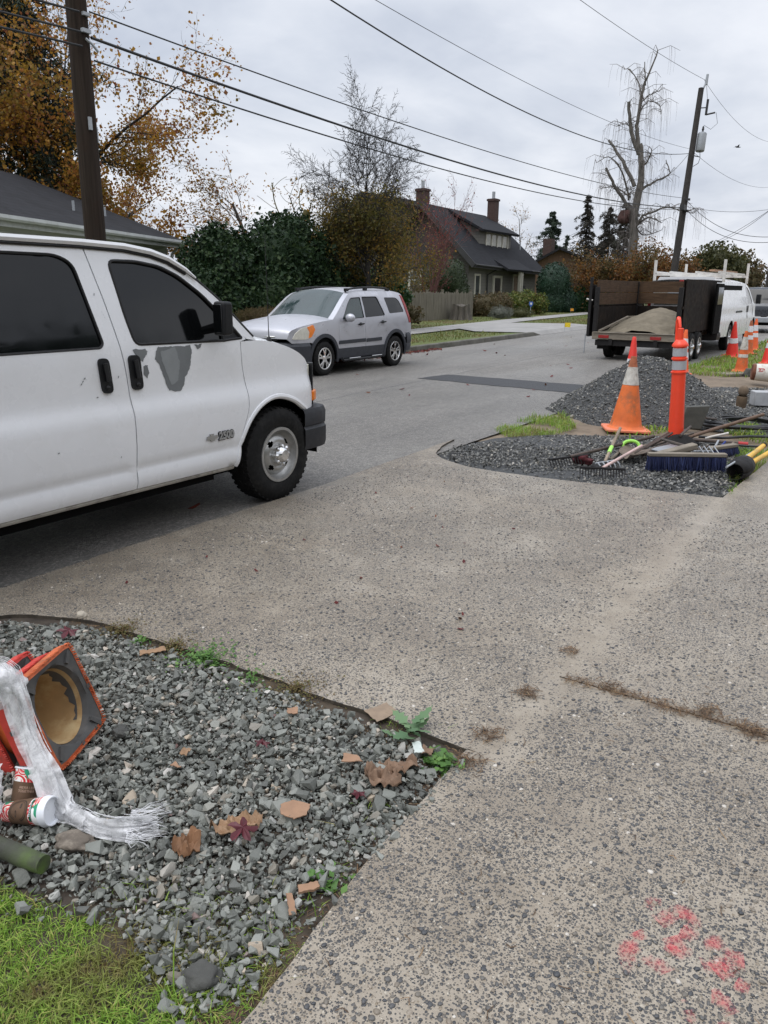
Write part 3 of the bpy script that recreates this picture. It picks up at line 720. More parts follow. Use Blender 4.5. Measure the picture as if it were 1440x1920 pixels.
tag(np_obj('fallen_leaves', V, Fc, MG['red_leaf']), 'dark red fallen leaves washed against the far kerb', None, None, 'stuff')
q = np.column_stack([rng.uniform(2.6, 6.4, 26), rng.uniform(1.2, 3.9, 26), np.full(26, .006)])
V, Fc = leaf_litter(q, .012, 0); tag(np_obj('fallen_leaves', V, Fc, MG['red_leaf']), 'scattered little red leaves on the driveway', None, None, 'stuff')
# ================================================================ vehicles
def interp_fn(tab):
    xs = [a for a, b in tab]; ys = [b for a, b in tab]
    return lambda x: np.interp(x, xs, ys)

class Shell:
    """a vehicle shell: half width as a function of length and height"""
    def __init__(s, root, W, x_off): s.root, s.W, s.xo = root, W, x_off
    def panel(s, name, outline, mats, parent=None, holes=(), side=-1, off=0., step=.06, rows=None, lip=.02, both=False, smooth=55):
        V2, T = tri_region(outline, holes, step, rows)
        if both and name not in ('body', 'inner_panel'):
            for sd in (-1, 1): o = s.panel(name, outline, mats, parent, holes, sd, off, step, rows, lip, False, smooth)
            return o
        Vs = []; Fs = []; b = 0
        for sd in ((-1, 1) if both else (side,)):
            y = sd * (s.W(V2[:, 0], V2[:, 1]) + off)
            V3 = np.column_stack([V2[:, 0] - s.xo, y, V2[:, 1]]); F = T.copy()
            a = V2[T[0]]; area = (a[1, 0] - a[0, 0]) * (a[2, 1] - a[0, 1]) - (a[2, 0] - a[0, 0]) * (a[1, 1] - a[0, 1])
            if (area > 0) == (sd > 0): F = F[:, ::-1]
            n = len(V3)
            if lip:
                # turn every free edge inward so that panels have thickness
                E = {}
                for t in F:
                    for i in range(3):
                        e = (t[i], t[(i + 1) % 3]); E[e] = 1
                fr = [e for e in E if (e[1], e[0]) not in E]
                ids = sorted({i for e in fr for i in e}); mp = {i: n + j for j, i in enumerate(ids)}
                L = V3[ids].copy(); L[:, 1] -= sd * lip
                V3 = np.concatenate([V3, L]); ex = []
                for i, j in fr: ex += [(j, i, mp[i]), (j, mp[i], mp[j])]
                F = np.concatenate([F, np.array(ex)])
            Vs.append(V3); Fs.append(F + b); b += len(V3)
        return np_obj(name, np.concatenate(Vs), np.concatenate(Fs), mats, parent or s.root, smooth=True, sharp=smooth)
    def pt(s, x, z, off=0., side=-1):
        return Vector((x - s.xo, side * (float(s.W(np.array([x]), np.array([z]))[0]) + off), z))
    def strip(s, name, pts, rad, mat, parent=None, off=0., n=6, both=True, side=-1):
        for sd in ((-1, 1) if both else (side,)): o = MB().tube([s.pt(x, z, off, sd) for x, z in pts], rad, n).build(name, mat, parent or s.root)
        return o
    def skin(s, name, line, crown, mats, parent=None, ny=14, inset=0., mi=None):
        """the surface across the vehicle over the line of edge points"""
        rows = []; k = len(line)
        for i, (x, z) in enumerate(line):
            w = float(s.W(np.array([x]), np.array([z]))[0]) - inset
            a = line[max(0, i - 1)]; b = line[min(k - 1, i + 1)]; t = Vector((b[0] - a[0], b[1] - a[1])).normalized(); nx, nz = -t.y, t.x
            c = crown(x, z) if callable(crown) else crown
            row = []
            for j in range(ny + 1):
                q = -1 + 2 * j / ny; q = math.copysign(abs(q) ** .85, q); e = 1 - abs(q) ** 2.2
                row.append((x - s.xo + nx * c * e, q * w, z + nz * c * e))
            rows.append(row)
        m = MB().grid(rows)
        if mi: m.m = [mi(i // ny, i % ny) for i in range(len(m.f))]
        return m.build(name, mats, parent or s.root, sharp=60, fixn=False)

def make_wheel(parent, loc, side, R, rr, width, style, rim_mat):
    """side -1 faces -Y; origin at the hub"""
    h = hub('wheel', parent, loc, (0, 0, 0 if side < 0 else pi))
    X = Matrix.Rotation(pi / 2, 4, 'X')           # local z -> -y
    w = width
    t = MB(); pr = [(rr, -w * .45), (rr + .02, -w * .48), ((R + rr) / 2, -w * .52), (R - .03, -w * .49), (R - .008, -w * .40), (R, -w * .2), (R, w * .2), (R - .008, w * .40), (R - .03, w * .49), ((R + rr) / 2, w * .53), (rr + .02, w * .49), (rr, w * .44), (rr - .01, w * .3), (rr - .01, -w * .3)]
    t.lathe(pr, 48, 0, X, closed=True)
    nb = 44
    for i in range(nb):
        q = 2 * pi * i / nb
        for zz, ww in ((w * .36, w * .13), (w * .14, w * .17), (-w * .14, w * .17), (-w * .36, w * .13)):
            qq = q + (.07 if abs(zz) < w * .2 else 0)
            t.box((0, 0, 0), (.010, R * .07, ww), None, 0, X @ Matrix.Rotation(qq, 4, 'Z') @ Matrix.Translation((R - (.001 if abs(zz) < w * .3 else .004), 0, zz)))
    t.build('tyre', M_['rubber'], h, sharp=35)
    d = w * .5
    if style == 'steel':
        m = MB(); m.lathe([(rr + .012, d - .012), (rr + .010, d), (rr - .012, d), (rr - .018, d - .02), (rr - .03, d - .045), (rr * .80, d - .055), (rr * .72, d - .035)], 56, 0, X)
        n = 56; r0, r1 = rr * .72, rr * .45; z0, z1 = d - .035, d - .020
        # disc with eight oval holes: rings of quads with some left out
        rings = 6; vs = []; fs = []
        for i in range(rings + 1):
            f = i / rings; r = r0 + (r1 - r0) * f; z = z0 + (z1 - z0) * f + .012 * sin(pi * f)
            for j in range(n): vs.append((r * cos(2 * pi * j / n), r * sin(2 * pi * j / n), z))
        for i in range(rings):
            for j in range(n):
                if i in (0, 1, 2, 3) and (j % 14) in ((5, 6, 7, 8) if i in (1, 2) else (6, 7)): continue
                fs.append((i * n + j, i * n + (j + 1) % n, (i + 1) * n + (j + 1) % n, (i + 1) * n + j))
        m.add(vs, fs, 0, X); m.lathe([(r1, z1), (r1 * .6, z1 + .004), (0, z1 + .004)], 40, 0, X)
        m.build('rim', rim_mat, h, fixn=False)
        MB().lathe([(rr - .02, d - .09), (0, d - .09)], 40, 0, X).build('brake_drum', M_['void'], h)
        c = MB(); c.lathe([(rr * .36, z1 + .002), (rr * .36, z1 + .025), (rr * .27, z1 + .06), (rr * .20, z1 + .072), (0, z1 + .074)], 32, 0, X)
        for i in range(8):
            q = 2 * pi * i / 8; c.tube([(rr * .33 * cos(q), rr * .33 * sin(q), z1), (rr * .33 * cos(q), rr * .33 * sin(q), z1 + .042), (rr * .30 * cos(q), rr * .30 * sin(q), z1 + .052)], [.019, .018, .008], 10, 0, X=X)
        c.build('hub_cap', M_['chrome'], h, sharp=30)
    else:
        m = MB(); m.lathe([(rr + .012, d - .012), (rr + .010, d), (rr - .012, d), (rr - .02, d - .02), (rr - .025, d - .08)], 48, 0, X)
        for i in range(5):
            q = 2 * pi * i / 5 + .3
            for dq in (-.21, .21):
                a = Vector((.055 * cos(q), .055 * sin(q), d - .012)); b = Vector(((rr - .012) * cos(q + dq), (rr - .012) * sin(q + dq), d - .02))
                m.bar(a, b, .034, .022, 0, X=X)
        m.lathe([(.07, d - .03), (.068, d - .006), (.03, d), (0, d)], 20, 0, X)
        m.build('rim', rim_mat, h, bevel=.003)
        MB().lathe([(rr - .02, d - .085), (0, d - .085)], 32, 0, X).build('brake_drum', M_['void'], h)
    return h

def text_obj(name, body, size, mat, parent, loc, rot, extrude=.002, align='LEFT', bold=0.):
    c = bpy.data.curves.new(name, 'FONT'); c.body = body; c.size = size; c.extrude = extrude; c.align_x = align; c.offset = bold
    q = bpy.data.objects.new('t', c); COL.objects.link(q); dg = bpy.context.evaluated_depsgraph_get(); dg.update(); me = bpy.data.meshes.new_from_object(q.evaluated_get(dg)); bpy.data.objects.remove(q)
    me.name = name; me.materials.clear(); o = add_obj(name, me, mat, parent); o.location = loc; o.rotation_euler = rot
    return o

def arc(cx, cz, rx, rz, a0, a1, n=18):
    return [(cx + rx * cos(radians(a0 + (a1 - a0) * i / n)), cz + rz * sin(radians(a0 + (a1 - a0) * i / n))) for i in range(n + 1)]

def sweep(path, prof):
    """path: (x, y) run seen from above; prof: (outward offset, z)"""
    rows = []; k = len(path)
    for i in range(k):
        a = Vector(path[max(0, i - 1)]); b = Vector(path[min(k - 1, i + 1)]); t = (b - a).normalized(); n = Vector((t.y, -t.x))
        rows.append([(path[i][0] + n.x * o, path[i][1] + n.y * o, z) for o, z in prof])
    return rows

# ---------------------------------------------------------------- the white van beside the driveway
def build_van():
    XO = 2.5
    root = thing('passenger_van', 'white passenger van with grey peeled paint on its front door, parked at the driveway', 'van', (XO, 5.05, -.02))
    prof = interp_fn([(.30, .93), (.36, .965), (.40, .995), (.44, 1.004), (.50, .996), (.525, .986), (.545, .999), (.66, 1.008), (.80, 1.008), (.87, 1.003), (.905, .994), (.96, .977), (1.0, .971), (1.1, .968), (1.2, .966), (1.29, .960), (1.6, .900), (1.85, .845), (1.90, .833), (1.94, .815), (2.0, .76)])
    nose = interp_fn([(-.4, .95), (-.2, .985), (.2, 1), (4.55, 1), (4.9, .995), (5.0, .985), (5.1, .97), (5.18, .94), (5.24, .88), (5.4, .80)])
    W = lambda x, z: prof(z) * nose(x)
    S = Shell(root, W, XO); wh = M_['white_paint']
    rows = [.42, .47, .505, .528, .548, .6, .68, .76, .83, .87, .905, .935, .965, 1.0, 1.06, 1.12, 1.2, 1.27, 1.34, 1.42, 1.5, 1.58, 1.66, 1.74, 1.82, 1.87, 1.895]
    gapB = smooth_poly([(3.125, 1.90), (3.155, 1.76), (3.205, 1.52), (3.258, 1.20), (3.276, .95), (3.272, .72), (3.265, .55), (3.26, .385)], 3)
    sh = lambda pts, d: [(x + d, z) for x, z in pts]
    gapF = smooth_poly([(4.322, 1.285), (4.322, 1.12), (4.345, .95), (4.340, .80), (4.30, .70), (4.235, .56), (4.20, .44), (4.195, .375)], 3)
    top = smooth_poly([(3.30, 1.90), (3.44, 1.893), (3.63, 1.868), (3.79, 1.825), (3.95, 1.742), (4.17, 1.585), (4.31, 1.455), (4.49, 1.29)], 4)
    dtop = smooth_poly([(3.135, 1.885), (3.44, 1.872), (3.62, 1.845), (3.77, 1.80), (3.92, 1.715), (4.13, 1.555), (4.26, 1.43), (4.385, 1.30)], 4)
    # front door
    win_f = rounded([(3.285, 1.825), (3.50, 1.826), (3.69, 1.80), (3.84, 1.74), (4.02, 1.62), (4.24, 1.42), (4.345, 1.31), (4.15, 1.30), (3.365, 1.312), (3.325, 1.5)], [.05, .05, .05, .05, .05, .05, .01, .0, .05, .05])
    door_f = sh(gapB, .005)[::-1] + dtop[1:] + [(4.318, 1.285)] + sh(gapF, -.004)
    fd = S.panel('front_door', door_f, wh, holes=[win_f], rows=rows, step=.05)
    S.panel('window', [(3.2, 1.87), (3.5, 1.86), (3.75, 1.79), (3.95, 1.68), (4.165, 1.49), (4.165, 1.28), (3.3, 1.28)], M_['glass_dark'], fd, off=-.016, lip=0)
    S.panel('sail_trim', [(4.160, 1.52), (4.24, 1.44), (4.385, 1.275), (4.155, 1.275)], M_['black_plastic'], fd, off=-.008)
    sm = MB(); sm.tube([S.pt(x, z, -.004) for x, z in win_f + win_f[:1]], .011, 6); sm.tube([S.pt(4.155, z, -.006) for z in (1.29, 1.4, 1.52)], .013, 6)
    sm.build('window_seal', M_['seal'], fd)
    dl = rounded([(3.285, 1.25), (3.375, 1.25), (3.385, 1.03), (3.295, 1.03)], .035)
    def handle(par, pts, xo):
        S.panel('handle', pts, M_['black_plastic'], par, off=.014, lip=.02, step=.03)
        h = MB(); cx = sum(p[0] for p in pts) / len(pts); zs = [p[1] for p in pts]
        h.tube([S.pt(cx - .005, max(zs) - .03, .026), S.pt(cx + .005, min(zs) + .075, .030)], .016, 8); h.ball(S.pt(cx + .004, min(zs) + .035, .014), .016, 10)
        h.build('latch', M_['seal'], par)
    handle(fd, dl, 0)
    peel = wobble([(3.50, 1.215), (3.525, 1.262), (3.545, 1.288), (3.83, 1.286), (3.828, 1.23), (3.80, 1.13), (3.755, 1.075), (3.74, 1.03), (3.70, .985), (3.60, .995), (3.57, 1.09), (3.535, 1.16)], .012, .011, True, 1.3, 22)
    peel_in = wobble([(3.56, 1.26), (3.69, 1.28), (3.715, 1.18), (3.69, 1.06), (3.625, 1.035), (3.59, 1.12), (3.56, 1.2)], .012, .008, True, 3.3, 22)
    S.panel('peeled_patch', peel, M_['primer'], fd, off=.0022, lip=0, step=.03)
    S.panel('peeled_patch', peel_in, M_['primer_light'], fd, off=.0036, lip=0, step=.04)
    for q, sd in (([(3.335, 1.285), (3.36, 1.23), (3.405, 1.205), (3.43, 1.235), (3.455, 1.265), (3.43, 1.282)], 7.), ([(3.40, 1.175), (3.44, 1.18), (3.452, 1.13), (3.425, 1.095), (3.405, 1.12)], 9.), ([(3.865, 1.285), (3.93, 1.287), (3.92, 1.265), (3.89, 1.255)], 4.)):
        S.panel('peeled_patch', wobble(q, .009, .008, True, sd, 30), M_['primer'], fd, off=.0022, lip=0, step=.03)
    # badge on the door: emblem and number
    b = hub('badge', fd); bp = S.pt(3.985, .630, .004); e = MB()
    e.prism([(-.055, -.012), (-.02, -.012), (-.015, -.026), (.025, -.026), (.02, -.012), (.055, -.012), (.048, .012), (.012, .012), (.018, .026), (-.022, .026), (-.016, .012), (-.048, .012)], 0, .008, X=Matrix.Translation(bp - Vector((.05, 0, 0))) @ Matrix.Rotation(pi / 2, 4, 'X'))
    e.build('emblem', M_['steel_rim'], b)
    text_obj('number', '2500', .075, M_['grey_trim'], b, bp + Vector((.02, -.004, -.026)), (pi / 2, 0, 0), .004, bold=.0025)
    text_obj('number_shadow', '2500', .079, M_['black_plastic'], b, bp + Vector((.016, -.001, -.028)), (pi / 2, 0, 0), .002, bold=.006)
    # side door, with its own window and handle
    win_s = rounded([(1.58, 1.852), (2.93, 1.845), (3.03, 1.80), (3.125, 1.33), (3.10, 1.305), (1.58, 1.305)], [.06, .12, .09, .04, .04, .06])
    door_s = sh(gapB, -.004) + [(1.47, .385), (1.47, 1.90)]
    sd_ = S.panel('side_door', door_s, wh, holes=[win_s], rows=rows, step=.07)
    S.panel('window', [(1.5, 1.88), (2.95, 1.875), (3.07, 1.83), (3.155, 1.30), (3.12, 1.27), (1.5, 1.27)], M_['glass_dark'], sd_, off=-.012, lip=0)
    S.strip('window_seal', win_s + win_s[:1], .009, M_['seal'], sd_, -.004, both=False)
    handle(sd_, rounded([(3.055, 1.245), (3.135, 1.245), (3.150, 1.03), (3.07, 1.03)], .035), 0)
    # small chips and scratches
    ch = []
    for (x, z, l, a) in ((3.165, 1.50, .055, 1.9), (3.18, 1.48, .04, 2.1), (2.94, 1.115, .06, .9), (2.96, 1.13, .02, 2.), (3.03, 1.01, .012, .3), (3.20, 1.12, .012, 1.), (3.14, .62, .01, 1.), (2.7, .72, .01, .3), (3.13, 1.62, .015, 1.2)):
        for k in range(3):
            ch.append([(x + cos(a) * l * (k / 3 - .5), z + sin(a) * l * (k / 3 - .5)), (x + cos(a) * l * (k / 3 - .2) + .004, z + sin(a) * l * (k / 3 - .2)), (x + cos(a) * l * (k / 3 - .35), z + sin(a) * l * (k / 3 - .35) + .008)])
    m = MB()
    for tri in ch: m.add([S.pt(x, z, .0025) for x, z in tri], [(0, 1, 2)])
    m.build('paint_chip', M_['primer'], sd_)
    # fixed body: rear quarter, fender, far side, nose, tail
    rq = [(1.46, .385), (1.76, .385)]
    archR = arc(1.25, .36, .53, .50, 5, 175); archR = [(min(x, 1.455), z) if z < 2 else (x, z) for x, z in archR]
    quarter = [(1.46, 1.90)] + [(1.46, .80)] + arc(1.25, .36, .53, .50, 66, 178, 12) + [(.70, .42), (-.22, .45), (-.30, .7), (-.30, 1.90)]
    winq = rounded([(.0, 1.845), (1.38, 1.85), (1.38, 1.305), (-.06, 1.305)], .07)
    archF = smooth_poly([(4.205, .375), (4.215, .45), (4.255, .56), (4.33, .68), (4.42, .765), (4.52, .82), (4.64, .848), (4.76, .838), (4.88, .80), (4.98, .745), (5.055, .70)], 3)
    fen = [(4.327, 1.285)] + smooth_poly([(4.49, 1.287), (4.64, 1.272), (4.83, 1.228), (4.98, 1.175), (5.07, 1.13), (5.14, 1.075), (5.185, 1.0), (5.20, .90), (5.195, .70)], 3) + archF[::-1] + sh(gapF, .004)[::-1][1:-1]
    body = S.panel('body', quarter, wh, holes=[winq], rows=rows, step=.08)
    S.panel('window', [(-.1, 1.87), (1.42, 1.87), (1.42, 1.27), (-.1, 1.27)], M_['glass_dark'], body, off=-.012, lip=0)
    S.panel('fender', fen, wh, rows=rows, step=.05)
    pill = [(x, z + .0) for x, z in top] ; a_p = [(3.12, 1.893)] + dtop[1:-1] + [(4.40, 1.30), (4.50, 1.285)] + top[::-1][1:] + [(3.12, 1.906)]
    S.panel('pillar', a_p, wh, both=True, step=.05, lip=.03)
    far_out = [(-.30, 1.90)] + [(3.12, 1.90)] + dtop[2:-1] + [(4.40, 1.30)] + fen[1:-len(gapF)][:28] + [(5.195, .70)] + archF[::-1] + [(4.19, .385), (1.76, .385)] + arc(1.25, .36, .53, .50, 2, 178, 14) + [(.70, .42), (-.22, .45), (-.30, .7)]
    S.panel('far_side', far_out, wh, side=1, holes=[winq, rounded([(1.58, 1.85), (2.98, 1.85), (3.07, 1.31), (1.58, 1.305)], .06), win_f], step=.1)
    S.panel('far_window', [(-.1, 1.87), (3.5, 1.86), (3.75, 1.79), (3.95, 1.68), (4.2, 1.46), (4.36, 1.28), (-.1, 1.27)], M_['glass_dark'], side=1, off=-.014, lip=0, step=.15)
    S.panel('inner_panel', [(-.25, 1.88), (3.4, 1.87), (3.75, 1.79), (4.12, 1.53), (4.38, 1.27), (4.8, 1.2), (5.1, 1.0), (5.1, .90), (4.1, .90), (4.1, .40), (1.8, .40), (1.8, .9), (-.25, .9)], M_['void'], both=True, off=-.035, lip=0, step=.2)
    # roof, windscreen, bonnet, face
    cr = lambda x, z: .15 if x < 3.4 else .12
    S.skin('roof', [(-.30, 1.90), (.5, 1.905), (1.5, 1.905), (2.5, 1.905), (3.12, 1.903), (3.44, 1.895), (3.63, 1.87), (3.74, 1.84)], .085, wh)
    ws = [(3.74, 1.84), (3.79, 1.825), (3.95, 1.742), (4.17, 1.585), (4.31, 1.455), (4.49, 1.29)]
    S.skin('windscreen', ws, .10, [M_['glass_dark'], wh], mi=lambda r, c: 1 if (c in (0, 13) or r == 0) else 0)
    bon = smooth_poly([(4.49, 1.287), (4.64, 1.272), (4.83, 1.228), (4.98, 1.175), (5.07, 1.13), (5.14, 1.075), (5.185, 1.0), (5.20, .90), (5.195, .70)], 3)
    S.skin('bonnet', bon, lambda x, z: .05 + .10 * max(0, min(1, (x - 4.5) / .7)), [wh])
    cw = MB(); cw.tube([(4.455 - XO + .05, -.86, 1.312), (4.50 - XO + .10, -.5, 1.325), (4.5 - XO + .12, 0, 1.33), (4.5 - XO + .1, .5, 1.325)], .022, 8)
    cw.tube([(4.47 - XO + .08, -.80, 1.33), (4.42 - XO + .09, -.4, 1.42), (4.40 - XO, 0, 1.46)], .010, 6); cw.build('wiper_cowl', M_['black_plastic'], root)
    ant = MB(); ant.lathe([(.022, 0), (.018, .03), (.008, .045), (.0, .05)], 12, X=Matrix.Translation((4.675 - XO, -.93, 1.262))); ant.tube([(4.675 - XO, -.93, 1.29), (4.665 - XO, -.93, 2.05)], [.0035, .002], 6)
    ant.build('antenna', M_['seal'], root)
    tail = MB(); ys = np.linspace(-1, 1, 9)
    tail.grid([[(-.30 - XO - .06 * (1 - abs(y) ** 3), y * float(W(np.array([-.3]), np.array([z]))[0]), z) for y in ys] for z in (.45, .6, .8, 1.0, 1.3, 1.6, 1.85, 1.92, 2.02)]); tail.build('tail_panel', wh, root, sharp=60)
    for sd in (-1, 1):
        # drip rail and the dark line beneath it
        pass
    rail = [(-.28, 1.925), (1.0, 1.928), (2.4, 1.928), (3.1, 1.925), (3.42, 1.915), (3.62, 1.89), (3.76, 1.853), (3.9, 1.785), (3.98, 1.732)]
    S.strip('drip_rail', rail, [.021] * 6 + [.019, .015, .006], wh, off=.018)
    S.strip('rail_groove', [(x, z - .028) for x, z in rail[:-1]], .011, M_['seal'], off=.006)
    S.strip('pillar_edge', [(3.9, 1.79), (4.0, 1.722), (4.18, 1.588), (4.32, 1.455), (4.47, 1.315)], .010, M_['seal'], off=-.004)
    # wheel arches
    S.strip('arch_lip', archF, .024, wh, off=-.012, both=True, n=8)
    wl = MB()
    for cx in (4.69, 1.25):
        for sd in (-1, 1):
            wl.grid([[(cx - XO + .50 * cos(q), sd * y, .36 + .49 * sin(q)) for q in np.linspace(-.1, pi + .1, 16)] for y in (.985, .62)])
            wl.grid([[(cx - XO + r * cos(q), sd * .62, .36 + r * .98 * sin(q)) for q in np.linspace(-.1, pi + .1, 16)] for r in (.5, .02)])
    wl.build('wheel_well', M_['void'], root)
    fl = MB(); fl.box((2.75 - XO + 0, .1, .39), (4.4, 1.3, .38)); fl.box((3.2 - XO, -.78, .36), (1.7, .22, .16)); fl.box((2.95 - XO, 0, .41), (2.3, 1.86, .08)); fl.box((2.9 - XO, .35, .24), (2.2, .5, .12)); fl.build('underbody', M_['void'], root)  # floor boxes hung extra low to block light from the road beneath
    S.strip('rocker', [(1.78, .372), (2.4, .372), (3.26, .370), (3.9, .366), (4.19, .362)], .020, M_['rocker_grime'], off=-.016, n=8)
    # bumper, lamps, mirror
    path = [(4.995, -1.005), (5.10, -1.005), (5.22, -1.0), (5.31, -.975), (5.365, -.915), (5.395, -.8), (5.42, -.4), (5.43, 0), (5.42, .4), (5.395, .8), (5.365, .915), (5.31, .975), (5.22, 1.0), (4.995, 1.005)]
    pf = [(-.05, .345), (0, .36), (.012, .40), (.014, .53), (.002, .545), (.0, .555), (.008, .565), (.012, .66), (-.004, .70), (-.12, .712)]
    bm_ = MB().grid(sweep([(x - XO, y) for x, y in path], pf)); bm_.build('bumper', M_['bumper_plastic'], root, sharp=30)
    for sd in (-1.055, 1.055):
        hl = MB(); hl.prism(rounded([(5.152 - XO, .885 * sd), (5.287 - XO, .80 * sd), (5.342 - XO, .50 * sd), (5.222 - XO, .50 * sd)], .02), .845, 1.055); hl.build('headlight', M_['lamp_clear'], root, bevel=.01)
        bz = MB(); bz.prism(rounded([(5.187 - XO, .90 * sd), (5.267 - XO, .845 * sd), (5.272 - XO, .80 * sd), (5.202 - XO, .83 * sd)], .01), .72, 1.065); bz.prism([(5.172 - XO, .88 * sd), (5.292 - XO, .80 * sd), (5.352 - XO, .48 * sd), (5.222 - XO, .48 * sd)], .722, .74); bz.build('headlight_bezel', M_['black_plastic'], root, bevel=.006)
        ts = MB(); ts.prism(rounded([(5.177 - XO, .915 * sd), (5.287 - XO, .865 * sd), (5.347 - XO, .60 * sd), (5.222 - XO, .60 * sd)], .03), .75, .838); ts.build('turn_signal', M_['amber'], root, bevel=.012)
    gr = MB()
    for z in (.80, .87, .94, 1.01): gr.box((5.365 - XO, 0, z), (.03, .96, .022))
    gr.box((5.35 - XO, 0, .905), (.02, 1.0, .30)); gr.build('grille', M_['black_plastic'], root)
    mi_ = MB(); mi_.prism(rounded([(-.052, -.118), (.050, -.112), (.050, .112), (-.042, .118)], .03), -.055, .055, X=Matrix.Translation((4.04 - XO, -1.075, 1.462)) @ Matrix.Rotation(pi / 2, 4, 'X') @ Matrix.Rotation(.0, 4, 'Y'))
    mr = mi_.build('mirror', M_['black_plastic'], root, bevel=.02, seg=3)
    MB().tube([(4.13 - XO, -.95, 1.40), (4.08 - XO, -1.05, 1.41)], [.035, .03], 8).build('mirror_arm', M_['black_plastic'], mr)
    MB().box((3.986 - XO, -1.075, 1.462), (.006, .08, .19)).build('mirror_glass', M_['glass_dark'], mr, bevel=.01)
    for cx in (4.69, 1.25):
        for sd in (-1, 1): make_wheel(root, (cx - XO, sd * .885, .375), sd, .378, .212, .235, 'steel', M_['steel_rim'])
    return root
build_van()

# ---------------------------------------------------------------- silver four-wheel-drive across the street (its nose at local x = 0)
def build_suv():
    X0 = 11.42
    root = thing('parked_suv', 'silver compact SUV with black cladding and roof rails at the far kerb', 'car', (X0 + 2.3, 10.36, -.02))
    XO = 2.3
    prof = interp_fn([(.2, .84), (.28, .87), (.45, .885), (.7, .892), (.9, .888), (1.05, .878), (1.12, .866), (1.3, .828), (1.5, .775), (1.57, .745), (1.62, .70), (1.7, .6)])
    nose = interp_fn([(-.1, .62), (0, .78), (.08, .86), (.2, .925), (.5, .98), (.9, 1.0), (3.7, 1.0), (4.1, .985), (4.3, .955), (4.42, .90), (4.5, .8)])
    W = lambda x, z: prof(z) * nose(x)
    S = Shell(root, W, XO); sv = M_['silver_paint']
    wf, wr, wz = .97, 3.57, .33
    roofl = smooth_poly([(1.95, 1.56), (2.2, 1.595), (2.7, 1.62), (3.2, 1.62), (3.6, 1.612), (3.90, 1.59), (4.0, 1.54)], 3)
    apil = smooth_poly([(1.26, 1.075), (1.42, 1.19), (1.62, 1.345), (1.82, 1.49), (1.95, 1.56)], 3)
    hood = smooth_poly([(.03, .74), (.05, .85), (.14, .92), (.35, .975), (.8, 1.035), (1.26, 1.075)], 3)
    tail = smooth_poly([(4.0, 1.54), (4.13, 1.28), (4.24, 1.05), (4.30, .90), (4.32, .80)], 3)
    fa = arc(wf, wz, .41, .42, 0, 180, 16); ra = arc(wr, wz, .41, .42, 0, 180, 16)
    rows = [.5, .58, .64, .72, .8, .88, .95, 1.02, 1.1, 1.2, 1.3, 1.4, 1.5]
    outl = hood + apil[1:] + roofl[1:] + tail[1:] + [(4.32, .62), (wr + .41, .62)] + [p for p in ra if p[1] > .62] + [(wr - .41, .47), (wf + .41, .47)] + [p for p in fa if p[1] > .62] + [(wf - .42, .66), (.10, .66), (.03, .74)][:-1]
    # windows and door outlines
    w1 = rounded([(1.60, 1.07), (1.84, 1.36), (1.99, 1.48), (2.33, 1.495), (2.36, 1.09)], [.03, .06, .05, .02, .02])
    w2 = rounded([(2.42, 1.095), (2.40, 1.50), (2.96, 1.505), (3.17, 1.12)], [.02, .02, .06, .03])
    w3 = rounded([(3.36, 1.15), (3.24, 1.49), (3.72, 1.485), (3.84, 1.42), (3.99, 1.17)], [.04, .05, .06, .05, .05])
    d1 = [(1.50, .46), (1.45, .7), (1.46, 1.02), (1.50, 1.085), (1.80, 1.375), (1.965, 1.505), (2.38, 1.525), (2.395, .46)]
    d2 = [(2.405, .46), (2.39, 1.525), (2.98, 1.532), (3.23, 1.12), (3.22, .84), (3.09, .70), (3.02, .58), (2.99, .46)]
    body = S.panel('body', outl, sv, both=True, holes=[d1, d2, w3], rows=rows, step=.07)
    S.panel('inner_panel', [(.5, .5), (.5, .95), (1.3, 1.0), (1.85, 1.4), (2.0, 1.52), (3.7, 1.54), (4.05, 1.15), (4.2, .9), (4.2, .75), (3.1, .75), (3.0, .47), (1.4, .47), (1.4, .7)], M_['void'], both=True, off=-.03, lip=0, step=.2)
    S.panel('rear_window', [(3.33, 1.12), (3.21, 1.51), (3.75, 1.515), (3.87, 1.44), (4.03, 1.14)], M_['glass_dark'], both=True, off=-.010, lip=0)
    for nm, dd, ww, g, hx in (('front_door', d1, w1, [(1.57, 1.04), (1.82, 1.37), (1.97, 1.50), (2.36, 1.52), (2.38, 1.06)], 2.22), ('rear_door', d2, w2, [(2.4, 1.06), (2.385, 1.52), (2.98, 1.53), (3.2, 1.1)], 3.06)):
        inner = [(x + (.004 if x < 1.9 or (2.4 < x < 2.42) else -.004), z) for x, z in dd]
        for sd in (-1, 1):
            p = S.panel(nm, inner, sv, side=sd, holes=[ww], rows=rows, step=.07)
            S.panel('window', g, M_['glass_green'] if nm == 'front_door' else M_['glass_dark'], p, side=sd, off=-.010, lip=0)
            S.strip('window_seal', ww + ww[:1], .008, M_['seal'], p, off=-.003, both=False, side=sd)
            hz = .955 + (.02 if hx > 3 else 0)
            m = MB(); m.tube([S.pt(hx - .10, hz, .02, sd), S.pt(hx, hz + .005, .035, sd), S.pt(hx + .10, hz + .01, .02, sd)], [.014, .018, .014], 8); m.ball(S.pt(hx, hz + .005, .0, sd), (.055, .014, .035), 10); m.build('handle', M_['black_plastic'], p)
            a, b = (1.43, 2.385) if nm == 'front_door' else (2.41, 3.0)
            S.panel('side_moulding', rounded([(a + .01, .585), (a + .02, .655), (b, .665), (b, .592)], .01), M_['suv_cladding'], p, side=sd, off=.016, lip=.016)
    S.skin('bonnet', hood, lambda x, z: .05 + .04 * min(1, x), [sv])
    S.skin('windscreen', apil, .10, [M_['glass_green'], sv], mi=lambda r, c: 1 if c in (0, 13) else 0)
    S.skin('roof', roofl, lambda x, z: .075, [sv])
